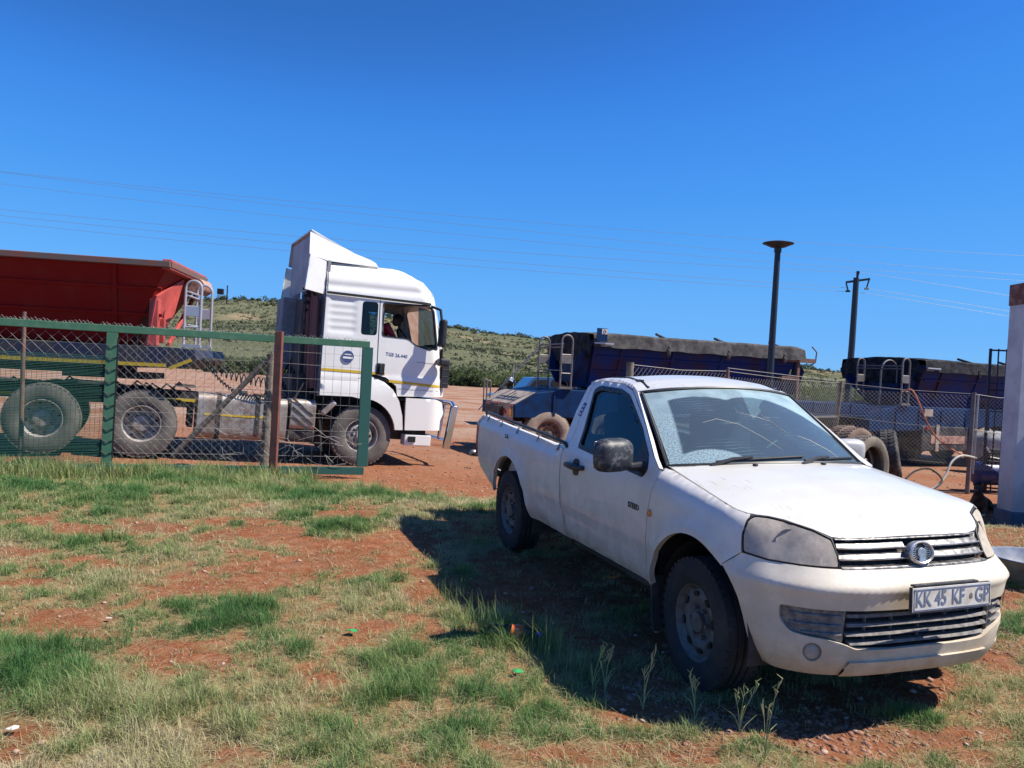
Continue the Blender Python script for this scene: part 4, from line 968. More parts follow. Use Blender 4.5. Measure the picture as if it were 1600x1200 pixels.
for far in (0,1):
    fl=bool(far); S=lambda x,z,f=far: cab_side(x,z,f); nm='cab'
    out=[(-.76,1.24),(-.72,2.98),(-.72,3.545),(.55,3.545),(.86,3.47),(1.09,3.37)]+[(cab_x(z)-.002,z) for z in (3.2,3.0,2.81,2.5,2.23,1.95,1.70,1.5,1.28)]+[(.63,1.27),(.60,1.45),(.40,1.60),(.10,1.66),(-.10,1.55),(-.2,1.26)]
    cs=panel('cab_side',out,S,'cab_white',tr,holes=[wind,slw],step=.042,flip=fl,thick=.04,edge=.06)
    panel('window_frame',[( .74+(p[0]-.74)*1.03,2.53+(p[1]-2.53)*1.04) for p in wind],lambda x,z,f=far: cab_side(x,z,f,.006),'black',cs,holes=[[(.74+(p[0]-.74)*.97,2.53+(p[1]-2.53)*.96) for p in wind]],step=.1,flip=fl,thick=.02)
    panel('sleeper_glass',[(p[0],p[1]) for p in slw],lambda x,z,f=far: cab_side(x,z,f,-.02),'tint_glass',cs,step=.15,flip=fl,thick=0)
    if not far:
        panel('front_quarter_glass',[(.98,2.20),(1.15,2.15),(1.34,2.17),(1.27,2.84),(.95,2.9)],lambda x,z,f=far: cab_side(x,z,f,-.02),'truck_glass',cs,step=.15,flip=fl,thick=0)
    def strip(nm,pts,w,m,par,d=.005,f=far):
        vs=[];
        for i,(x,z) in enumerate(pts):
            a=pts[max(0,i-1)];b=pts[min(len(pts)-1,i+1)];dx,dz=b[0]-a[0],b[1]-a[1];L=math.hypot(dx,dz);nx,nz=-dz/L*w/2,dx/L*w/2
            vs+=[cab_side(x+nx,z+nz,f,d),cab_side(x-nx,z-nz,f,d)]
        return MB().add(vs,[(2*i,2*i+1,2*i+3,2*i+2) for i in range(len(pts)-1)]).build(nm,m,par)
    L_=lambda a,b,n=8:[(lerp(a[0],b[0],i/n),lerp(a[1],b[1],i/n)) for i in range(n+1)]
    strip('roof_trim',L_((-.72,3.02),(1.20,2.965),20),.045,'black',cs,.022)
    strip('door_seam',L_((.235,2.97),(.235,1.62))+L_((.235,1.62),(.235,1.61)),.010,'black',cs)
    strip('door_seam',L_((1.39,2.6),(1.49,1.30)),.010,'black',cs)
    strip('side_stripe',L_((-.745,1.69),(.38,1.655),14),.045,'stripe',cs)
    strip('side_stripe',L_((.46,1.535),(1.44,1.47),14),.045,'stripe',cs)
    strip('panel_seam',L_((.62,1.405),(1.49,1.385)),.008,'cab_grey',cs)
    strip('panel_seam',L_((.95,1.90),(1.48,1.88)),.008,'cab_grey',cs)
    strip('roof_seam',L_((-.70,3.06),(-.70,3.5))+L_((-.69,3.52),(.2,3.535)),.012,'black',cs,.006)
    # wing over the wheel
    wo_=[(-.76,1.24),(-.745,1.60),(-.10,1.56),(.12,1.62),(.40,1.56),(.60,1.40),(.70,1.26),(.76,1.24),(.77,.66),(.60,.66)]+[(.66*math.cos(a)-.0,.60+.64*math.sin(a)) for a in [math.radians(8+8.5*i) for i in range(14)]]+[(-.28,1.225)]
    panel('wing_panel',wo_,lambda x,z,f=far: (lambda p:(p[0],p[1]+(-.05 if not f else .05)*(1 if z>.0 else 1)+(.10 if not f else -.10)*sst(1.40,1.62,z),p[2]))(cab_side(min(x,.9),min(z,1.6),f,0) if z>1.3 else (Q(x,z)[0],-.02+(.0 if not f else 2.48),Q(x,z)[1])) ,'cab_white',tr,step=.07,flip=fl,thick=.06,edge=.05) if False else None
    y0=-.06 if not far else 2.50
    wing_o=[(-.76,1.24),(-.75,1.52),(-.66,1.60),(-.10,1.57),(.14,1.60),(.36,1.52),(.54,1.38),(.66,1.18),(.73,.92),(.75,.665),(.60,.665)]+[(.61*math.cos(a),.60+.61*math.sin(a)) for a in [math.radians(8+8*i) for i in range(12)]]+[(-.20,1.235)]
    panel('wing_panel',wing_o,lambda x,z,y=y0,f=far:(Q(x,z)[0],y+(.05 if not f else -.05)*((max(0,z-1.25)/.35)**2),Q(x,z)[1]),'cab_white',tr,step=.07,flip=fl,thick=.07,edge=.05)
    # bumper corner
    bm_=[(.785,.665),(.785,1.245),(1.34,1.235),(1.50,1.18),(1.56,1.0),(1.54,.665)]
    panel('bumper_corner',bm_,lambda x,z,f=far:(Q(x,z)[0],(-.07 if not f else 2.51)+(.16 if not f else -.16)*max(0,(x-1.25)/.3)**2,Q(x,z)[1]),'cab_white',tr,step=.07,flip=fl,thick=.05)
    q=MB(); yy=-.05 if not far else 2.49; a=Q(1.05,.48); q.box((a[0],yy+(.14 if not far else -.14),a[1]),(.50,.26,.20)); stp=q.build('entry_step','cab_white',tr,bevel=.015)
    q=MB(); a=Q(.93,.50); q.box((a[0],yy-(.0 if not far else -.0)+(.0),a[1]),(.13,.05,.10)); q.build('step_opening','black',stp)
# front face, roof, back
def ff(y,z): 
    u=min(1,abs(y-1.22)/1.20); x=cab_x(z)+.10-(.10)*u**2-.22*max(0,(u-.82)/.18)**2; return (Q(x,z)[0]-.0,y,Q(x,z)[1])
wsh=rounded([(.20,2.02),(2.24,2.02),(2.20,2.93),(.24,2.93)],.08)
cf=panel('cab_front',[(.16,1.28),(2.28,1.28),(2.28,2.98),(2.20,3.2),(2.02,3.38),(.42,3.38),(.24,3.2),(.16,2.98)],ff,'cab_white',tr,holes=[wsh],step=.12,thick=.03)
panel('windscreen',wsh,lambda y,z:(ff(y,z)[0]-.01,y,ff(y,z)[2]),'truck_glass',cf,step=.2,thick=0)
def rf(x,y):
    z=3.56 if x<.5 else interp(x,[.5,.86,1.09,1.18],[3.56,3.47,3.37,3.25]); u=min(1,abs(y-1.22)/1.05); return (Q(x,z)[0],y,Q(x,z)[1]+.02*(1-u*u))
panel('cab_roof',[(-.73,.19),(.6,.19),(1.10,.30),(1.16,.60),(1.18,1.22),(1.16,1.84),(1.10,2.14),(.6,2.25),(-.73,2.25)],rf,'cab_white',tr,step=.12,thick=.03)
a=Q(-.74,2.4); q=MB(); q.box((a[0]+.02,1.22,a[1]-.0),(.05,2.36,2.36)); q.build('cab_back','cab_grey',tr)
# roof deflector with side flaps
dfl=empty('roof_deflector'); dfl.parent=tr
for far in (0,1):
    y=.10 if not far else 2.34; sg=1 if not far else -1
    top=[(-1.02,3.665),(-.70,3.575),(.22,3.555),(.17,3.63),(.07,3.68),(-.21,3.76),(-.66,3.96),(-.97,4.105),(-1.0,4.09)]
    panel('deflector_side',top,lambda x,z,y=y,sg=sg:(Q(x,z)[0],y+sg*(.30*max(0,(z-3.6))+.07*(x+.75)),Q(x,z)[1]),'cab_white',dfl,step=.1,thick=.03,flip=bool(far))
    panel('deflector_flap',[(-1.10,3.04),(-.745,2.985),(-.735,3.555),(-1.03,3.645)],lambda x,z,y=y,sg=sg:(Q(x,z)[0],y-sg*(.07-.32*(x+.74)),Q(x,z)[1]),'cab_white',dfl,step=.1,thick=.03,flip=bool(far))
def dt(x,y):
    z=interp(x,[-1.0,-.66,-.21,.07,.22],[4.10,3.96,3.76,3.68,3.56]); return (Q(x,z)[0],y,Q(x,z)[1])
panel('deflector_top',[(-1.0,.22),(-.6,.20),(-.2,.19),(.05,.18),(.21,.17),(.21,2.27),(.05,2.26),(-.2,2.25),(-.6,2.24),(-1.0,2.22)],dt,'cab_white',dfl,step=.12,thick=.03)
q=MB(); q.add([Q(-.97,3.06)[:1]+(.14,)+Q(-.97,3.06)[1:],Q(-.97,3.06)[:1]+(2.30,)+Q(-.97,3.06)[1:],Q(-.97,4.03)[:1]+(2.18,)+Q(-.97,4.03)[1:],Q(-.97,4.03)[:1]+(.26,)+Q(-.97,4.03)[1:]],[(0,1,2,3)]); q.build('deflector_back','back_grey',dfl)
# things behind the cab
q=MB(); 
for i,(yy,w) in enumerate(((2.28,.16),(2.10,.14),(1.90,.18),(1.70,.12))): a=Q(-1.08,2.32); q.box((a[0],yy,a[1]),(.26,w,1.36))
q.build('air_intake','cab_grey',tr,bevel=.02)
q=MB(); a=Q(-.90,2.15); q.box((a[0],1.05,a[1]),(.22,.75,1.60)); q.box((a[0]-.05,.62,a[1]+.1),(.10,.12,1.5)); q.build('cooling_stack','chassis_dark',tr,bevel=.03)
q=MB()
for i,(yy,xx,r) in enumerate(((.16,-.86,.05),(.28,-.88,.045),(.40,-.86,.04),(.55,-.90,.05))): a=Q(xx,1.35);b=Q(xx,2.95); q.cyl((a[0],yy,a[1]),(b[0],yy,b[1]),r,10)
q.build('riser_hose','hose_red',tr,smooth=True)
q=MB()
for i in range(9): 
    a=Q(-.80-.05*(i%3),2.9-.05*i); b=Q(-1.08+.03*i,3.06-.12*(i%4)); q.tube([(a[0],.35+.1*i,a[1]),((a[0]+b[0])/2,.3+.08*i,b[1]+.06),(b[0],.2+.1*i,b[1])],.022,6)
for i in range(14):
    a=Q(-1.0,1.35+.03*i); q.tube([(a[0]-.2,.1+.12*i,a[1]-.3),(a[0],.15+.12*i,a[1]+.3*random.random()),(a[0]+.2,.2+.1*i,a[1]-.1)],.02,6)
q.box((Q(-1.0,1.35)[0],1.3,Q(-1.0,1.35)[1]),(.35,1.9,.45)); q.build('hose_bundle','chassis_dark',tr)
# chassis
q=MB()
for y in (.78,1.62): a=Q(-2.2,1.02); q.box((a[0],y,a[1]),(7.2,.09,.26))
for x in (-5.4,-4.6,-3.9,-3.1,-2.2,-1.2,0,1.1): a=Q(x,1.02); q.box((a[0],1.2,a[1]),(.12,.8,.2))
for x in (0,-3.53,-4.92): a=(x,.54+(-x)*0); q.cyl((x,.3,.56),(x,2.1,.56),.10,10); q.ball((x,1.2,.56),.26)
a=Q(.9,.8); q.box((a[0],1.22,a[1]),(.9,1.6,.7)); a=Q(.2,1.2); q.box((a[0],1.22,a[1]),(1.9,1.3,.7)); a=Q(.2,1.23);q.box((a[0],1.22,a[1]),(2.2,2.2,.05))
a=Q(1.45,.95); q.box((a[0],1.22,a[1]),(.14,2.3,.55))
for x in (-1.2,-2.0,-2.8): a=Q(x,.8); q.box((a[0],.5,a[1]),(.08,.6,.35))
ch=q.build('chassis_frame','chassis_dark',tr)
q=MB(); 
for k in range(26):
    x=-3.0-2.6*random.random(); y=.5+1.4*random.random(); a=Q(x,1.15+.12*random.random()); q.tube([(a[0],y,a[1]-.1),(a[0]+.15,y+.1,a[1]+.08),(a[0]+.35,y,a[1]-.05)],.018,5)
q.build('air_line','black',ch)
q=MB(); a=Q(-4.2,1.24); q.box((a[0],1.22,a[1]),(.95,.95,.06),(0,3,0)); q.box((a[0],1.22,a[1]-.12),(.6,1.2,.2)); q.build('fifth_wheel','chassis_dark',tr,bevel=.02)
q=MB()
for (x0,x1) in ((-5.7,-5.3),(-4.45,-4.05),(-3.05,-2.75)): 
    for z in (1.30,): a=Q((x0+x1)/2,z); q.box((a[0],.32,a[1]),(x1-x0,.60,.03))
q.build('rear_mudguard','chassis_dark',tr)
q=MB(); a=Q(-3.35,1.06); q.box((a[0],.725,a[1]),(1.5,.006,.05)); a=Q(-5.2,1.06); q.box((a[0],.725,a[1]),(1.0,.006,.05)); q.build('chassis_stripe','stripe',tr)
def rtank(nm,x0,x1,z0,z1,y0,y1,m,r=.14):
    M4=Matrix(((0,0,1,0),(1,0,0,0),(0,1,0,0),(0,0,0,1)))  # poly (y,z) extruded along x
    a=Q((x0+x1)/2,(z0+z1)/2); w=x1-x0; h=(z1-z0)/2
    return MB().prism(rounded([(y0,a[1]-h),(y1,a[1]-h),(y1,a[1]+h),(y0,a[1]+h)],r,6),w,Matrix.Translation((a[0]-w/2,0,0))@M4).build(nm,m,tr,smooth=True,bevel=.012)
tk=rtank('fuel_tank',-2.72,-1.55,.44,1.19,.02,.66,'tank_alu',.16)
q=MB()
for x in (-2.42,-1.8): a=Q(x,.82); q.prism(rounded([(.012,a[1]-.384),(.67,a[1]-.384),(.67,a[1]+.384),(.012,a[1]+.384)],.165,6),.07,Matrix.Translation((a[0],0,0))@Matrix(((0,0,1,0),(1,0,0,0),(0,1,0,0),(0,0,0,1))))
q.build('tank_strap','chassis_dark',tk)
q=MB(); a=Q(-2.1,.84); q.box((a[0],.016,a[1]),(1.0,.004,.035)); q.build('tank_stripe','stripe',tk)
q=MB(); a=Q(-1.98,1.2); q.cyl((a[0],.3,a[1]-.02),(a[0],.3,a[1]+.05),.07,14); q.build('filler_cap','steel',tk)
rtank('air_tank',-1.50,-1.28,.42,1.14,.02,.60,'tank_alu',.14)
mf=rtank('exhaust_cover',-1.23,-.80,.62,1.15,.0,.55,'tank_alu',.12)
q=MB()
for k in range(3): a=Q(-1.02,1.05-.15*k); q.box((a[0],-.004,a[1]-.03),(.46,.016,.035),(0,38,0))
q.build('cover_rib','chassis_dark',mf)
rtank('exhaust_box',-1.26,-.80,.40,.66,.04,.5,'chassis_dark',.1)
q=MB(); a=Q(-.70,.62); q.box((a[0],.25,a[1]),(.03,.45,.72),(0,-8,0)); q.build('mud_flap','rubber',tr)
q=MB(); a=Q(-.58,1.02); q.box((a[0],.15,a[1]),(.32,.34,.10),(0,-48,0)); q.build('wing_rear','tank_alu',tr,bevel=.03)
# bull bar
q=MB()
A=lambda x,y,z:(Q(x,z)[0],y,Q(x,z)[1])
q.tube([A(1.60,.02,.34),A(1.70,-.02,.9),A(1.74,.02,1.10),A(1.78,.25,1.16),A(1.80,2.2,1.16),A(1.74,2.42,1.10),A(1.70,2.46,.9),A(1.60,2.42,.34)],.045,12); q.tube([A(1.62,.02,.45),A(1.72,.4,.45),A(1.72,2.0,.45),A(1.62,2.42,.45)],.035,10)
for y in (.7,1.7): q.tube([A(1.70,y,.45),A(1.80,y,1.15)],.03,8)
q.beam(A(1.60,-.03,.33),A(1.73,-.03,1.13),.12,.11,up=(0,1,0)); q.build('bull_bar','chrome',tr,smooth=True,bevel=.03)
q=MB(); a=Q(1.54,1.66); q.box((a[0],.10,a[1]),(.14,.14,.42))
for k in range(3): q.box((a[0],.03,a[1]-.13+.13*k),(.13,.012,.01))
q.build('corner_louvre','dark_plastic',tr,bevel=.02)
# mirrors
mm=empty('mirror_assembly'); mm.parent=tr
q=MB(); q.tube([A(1.22,.05,2.93),A(1.30,-.22,2.86),A(1.33,-.26,2.6)],.025,8); q.tube([A(1.36,.04,1.93),A(1.36,-.2,1.98),A(1.34,-.26,2.15)],.03,8); q.split('mirror_arm','black',mm,smooth=True)
q=MB(); a=A(1.34,-.27,2.44); q.box(a,(.10,.24,.50)); q.build('mirror_housing','dark_plastic',mm,bevel=.04,seg=3)
q=MB(); a=A(1.42,-.16,1.92); q.box(a,(.20,.22,.14)); q.build('kerb_mirror','dark_plastic',mm,bevel=.04,seg=3)
q=MB(); q.tube([A(1.40,2.40,2.9),A(1.56,2.62,2.8),A(1.58,2.68,2.2),A(1.42,2.4,2.0)],.022,8); q.box(A(1.58,2.74,2.42),(.10,.26,.46)); q.build('far_mirror','steel',tr,bevel=.02)
q=MB(); q.tube([A(.62,-.035,1.87),A(.66,-.06,1.84),A(.74,-.06,1.84)],.01,6); q.build('door_handle_edge','black',tr) if False else None
q=MB(); a=A(.295,-.03,1.745); q.box(a,(.15,.02,.20)); dh=q.build('door_handle','black',tr,bevel=.02)
q=MB(); q.box(A(.295,-.055,1.745),(.05,.03,.16)); q.build('handle_grip','dark_plastic',dh,bevel=.008)
T2=lambda x,z,y=-.0225: Matrix.Translation(A(x,y,z))@Matrix.Rotation(math.radians(-2.1)*-1,4,'Y')@Matrix.Rotation(math.radians(90),4,'X')
mat('decal_blue',(.05,.08,.22),.4)
text('model_decal','TGS 26.440',.085,'decal_blue',tr,T2(.58,2.0),.001,1.,.001)
q=MB(); a=A(-.30,-.034,1.93); q.cyl(a,(a[0],a[1]-.004,a[2]),.105,26); rd=q.build('round_decal','decal_blue',tr)
q=MB(); q.box((a[0],a[1]-.006,a[2]-.02),(.17,.003,.035)); q.box((a[0],a[1]-.006,a[2]+.035),(.12,.003,.02)); q.build('decal_band','cab_white',rd)
# cabin inside: floor, seats, wheel, dashboard
q=MB(); a=A(.5,1.22,1.55); q.box(a,(1.9,2.2,.1)); q.box(A(1.15,1.22,1.9),(.30,2.1,.45)); q.box(A(-.55,1.22,2.1),(.30,2.1,.9)); q.box(A(.3,1.22,3.05),(1.7,2.1,.06)); q.build('cabin_interior','interior_grey',tr,bevel=.03)
q=MB(); q.box(A(.35,.55,1.95),(.5,.5,.16)); q.box(A(.10,.55,2.35),(.16,.5,.85),(0,-8,0)); q.box(A(.35,1.8,1.95),(.5,.5,.16)); q.box(A(.10,1.8,2.35),(.16,.5,.85),(0,-8,0)); q.build('cab_seat','seat_cloth',tr,bevel=.05)
q=MB(); c=Vector(A(.86,.55,2.30)); q.tube([c+Vector((-.23*.5*math.sin(t),.23*math.cos(t),.23*.85*math.sin(t))) for t in [i*math.pi/12 for i in range(24)]],.016,8,closed=True); q.cyl(c,c+Vector((.2,0,-.25)),.03); q.box(c,(.03,.40,.03)); q.build('steering_wheel','black',tr,smooth=True)
q=MB()
for i in range(9): q.box(A(.02+.008*(i%2),.10,2.62)[:1]+(.10+.028*i,)+A(.02,.1,2.62)[2:],(.02,.02,.52))
q.build('curtain','plate_white',tr)
for (x,z) in ((0,.545),): 
    for y,sd in ((.16,-1),(2.28,1)): wheel(tr,(x,y,z),.54,.30,.285,sd,'flat','truck_tyre','truck_rim',10,10)
for x in (-3.56,-4.95):
    for y,sd in ((.15,-1),(.49,-1),(2.29,1),(1.95,1)): wheel(tr,(x,y,.545),.54,.28,.285,sd,'deep','truck_tyre','truck_rim',10,8)
# ---------------------------------------------------------------- people
def skin_body(name, joints, edges, m, parent=None, sub=2):
    """joints: (x,y,z,rx,ry) ; one continuous surface grown on a skeleton"""
    me=bpy.data.meshes.new(name); me.from_pydata([j[:3] for j in joints],edges,[]); o=bpy.data.objects.new(name,me); link(o,parent); me.materials.append(MAT[m])
    md=o.modifiers.new('skin','SKIN'); md.use_smooth_shade=True
    for v,j in zip(me.skin_vertices[0].data,joints): v.radius=(j[3],j[4])
    me.skin_vertices[0].data[0].use_root=True
    s=o.modifiers.new('sub','SUBSURF'); s.levels=sub; s.render_levels=sub
    return o
def head(name,c,R,m,parent,hair=None,scale=1.):
    """a head with brow, nose, lips, chin and ears looking along +X of R"""
    b=MB(); vs=[];n=22;k=16
    for i in range(k+1):
        t=math.pi*i/k
        for j in range(n):
            a=2*math.pi*j/n; x=math.sin(t)*math.cos(a);y=math.sin(t)*math.sin(a);z=math.cos(t)
            X=.098*x;Y=.076*y;Z=.118*z
            if z<-.1: X*=1-.22*(-z)*(1 if x<0 else .2); Y*=1-.30*(-z)
            if x>.5:
                X+=.020*math.exp(-(y/.16)**2-((z+.12)/.16)**2)+.008*math.exp(-(y/.3)**2-((z+.48)/.10)**2)+.007*math.exp(-((z-.22)/.08)**2)-.008*math.exp(-((abs(y)-.33)/.14)**2-((z-.05)/.10)**2)+.006*math.exp(-(y/.25)**2-((z+.85)/.15)**2)
            if abs(y)>.8: Y+=.014*math.copysign(1,y)*math.exp(-((x+.08)/.2)**2-(z/.26)**2)
            vs.append(Vector((X,Y,Z))*scale)
    M4=Matrix.Translation(c)@R.to_4x4()
    b.add([M4@v for v in vs],[(i*n+j,(i+1)*n+j,(i+1)*n+(j+1)%n,i*n+(j+1)%n) for i in range(k) for j in range(n)])
    h=b.build(name,m,parent,smooth=True,ang=70)
    e=MB()
    for s in (-1,1): e.ball(M4@(Vector((.084,s*.030,.008))*scale),.011*scale,8,6)
    e.build('eye','plate_white',h,smooth=True)
    e=MB()
    for s in (-1,1): e.ball(M4@(Vector((.0925,s*.030,.008))*scale),.005*scale,8,6)
    e.build('pupil','black',h,smooth=True)
    if hair:
        e=MB(); vs=[]
        for i in range(9):
            t=math.pi*.56*i/8
            for j in range(n):
                a=2*math.pi*j/n; x=math.sin(t)*math.cos(a);y=math.sin(t)*math.sin(a);z=math.cos(t); zz=z if not(x>.3 and z<.5) else max(z,.42+.1*(x-.3)); vs.append(M4@(Vector((.104*x-.004,.082*y,.124*zz+.004))*scale))
        e.add(vs,[(i*n+j,(i+1)*n+j,(i+1)*n+(j+1)%n,i*n+(j+1)%n) for i in range(8) for j in range(n)]); e.build('hair' if hair=='hair_black' else 'cap',hair,h,smooth=True,ang=70)
    return h
def hand(name,c,R,m,parent,s=1.):
    """palm, four bent fingers and a thumb; +X along fingers, +Z back of the hand"""
    J=[(0,0,0,.026,.018),(.045,0,0,.040,.016),(.085,0,-.003,.041,.014)];E=[(0,1),(1,2)]
    M4=Matrix.Translation(c)@R.to_4x4()@Matrix.Scale(s,4)
    pts=[]
    o=skin_body(name,[tuple(M4@Vector(j[:3]))+(j[3]*s,j[4]*s) for j in J],E,m,parent,1)
    for k,(y,L) in enumerate(((-.030,.070),(-.010,.080),(.011,.075),(.030,.060))):
        P=[Vector((.075,y,0)),Vector((.080+L*.42,y*1.1,-.010)),Vector((.080+L*.70,y*1.15,-.030)),Vector((.080+L*.82,y*1.15,-.052))]
        skin_body('finger',[tuple(M4@p)+(r*s,r*s) for p,r in zip(P,(.0095,.009,.008,.0065))],[(0,1),(1,2),(2,3)],m,o,1)
    P=[Vector((.020,-.032,0)),Vector((.050,-.062,-.012)),Vector((.078,-.070,-.030))]
    skin_body('thumb',[tuple(M4@p)+(r*s,r*s) for p,r in zip(P,(.012,.011,.009))],[(0,1),(1,2)],m,o,1)
    return o
mat('hair_black',(.012,.010,.010),.8)
mat('trouser',(.03,.035,.055),.9)
mat('black_cloth',(.012,.013,.018),.9)
mat('cap_blue',(.10,.14,.24),.8,col2=(.55,.56,.60),ns=9,lo=.5,hi=.56)
dv=empty('person',TK,'driver in a red shirt leaning over inside the white truck cab','person')
def dp(x,y,z): return A(x,y,z)
B=[dp(.28,.55,2.10),dp(.34,.55,2.24),dp(.42,.55,2.40),dp(.52,.54,2.52),dp(.60,.54,2.58)]
sh_=[(B[0]+(.17,.13)),(B[1]+(.16,.12)),(B[2]+(.18,.13)),(B[3]+(.17,.11)),(B[4]+(.07,.07))]
J=sh_+[dp(.50,.36,2.50)+(.075,.075),dp(.60,.26,2.30)+(.055,.055),dp(.76,.32,2.22)+(.042,.042),dp(.50,.74,2.50)+(.075,.075),dp(.62,.84,2.30)+(.055,.055),dp(.78,.74,2.24)+(.042,.042)]
to=skin_body('torso',J,[(0,1),(1,2),(2,3),(3,4),(3,5),(5,6),(6,7),(3,8),(8,9),(9,10)],'red_shirt',dv)
skin_body('legs',[dp(.30,.55,2.06)+(.16,.11),dp(.34,.44,2.06)+(.10,.10),dp(.74,.42,2.06)+(.075,.075),dp(.86,.42,1.68)+(.05,.05),dp(.34,.66,2.06)+(.10,.10),dp(.74,.70,2.06)+(.075,.075),dp(.86,.70,1.68)+(.05,.05)],[(0,1),(1,2),(2,3),(0,4),(4,5),(5,6)],'trouser',dv)
head('head',Vector(dp(.72,.52,2.66)),Matrix.Rotation(math.radians(38),3,'Y')@Matrix.Rotation(math.radians(12),3,'Z'),'skin_dark',dv,'hair_black')
hand('hand',Vector(dp(.79,.34,2.22)),Matrix.Rotation(math.radians(15),3,'Y'),'skin_dark',dv); hand('hand',Vector(dp(.81,.73,2.25)),Matrix.Rotation(math.radians(15),3,'Y'),'skin_dark',dv)
# ================================================================ tipper trailers, yard furniture
def ray_(px,py): return (AX[0]*((px-800)/F_PX)+AX[1]*(-(py-600)/F_PX)+AX[2])
def P(px,py,Y): d=ray_(px,py); return Vector((0,0,CAM_H))+d*(Y/d.y)
def PG(px,py):
    """the ground point seen at a place of the photograph"""
    d=ray_(px,py); z=0.
    for _ in range(12): t=(z-CAM_H)/d.z; p=Vector((0,0,CAM_H))+d*t; z=float(ground_z(p.x,p.y))
    return Vector((p.x,p.y,z))
mat('blue_bin',(.014,.034,.14),.6,col2=(.048,.026,.034),ns=1.3,lo=.48,hi=.70,spec=.12)
mat('blue_frame',(.006,.034,.11),.5,col2=(.010,.020,.055),ns=3,spec=.12)
mat('blue_dusty',(.008,.030,.09),.6,col2=(.07,.055,.05),ns=2.4,lo=.5,hi=.8,spec=.12)
mat('tarp_grey',(.055,.053,.053),.75,col2=(.13,.12,.115),ns=7,lo=.4,hi=.7,bump=.3,bs=14,spec=.12)
mat('tarp_black',(.012,.013,.016),.7,col2=(.04,.04,.045),ns=6,bump=.3,bs=12,spec=.12)
mat('dusty_deck',(.42,.36,.31),.9,col2=(.30,.22,.17),ns=6)
mat('tube_grey',(.20,.195,.20),.5,.3,col2=(.16,.13,.11),ns=9)
mat('tube_light',(.55,.55,.56),.4,.5)
mat('brown_steel',(.14,.075,.06),.75,col2=(.20,.12,.09),ns=8)
mat('dusty_board',(.50,.30,.23),.8,col2=(.25,.10,.08),ns=9)
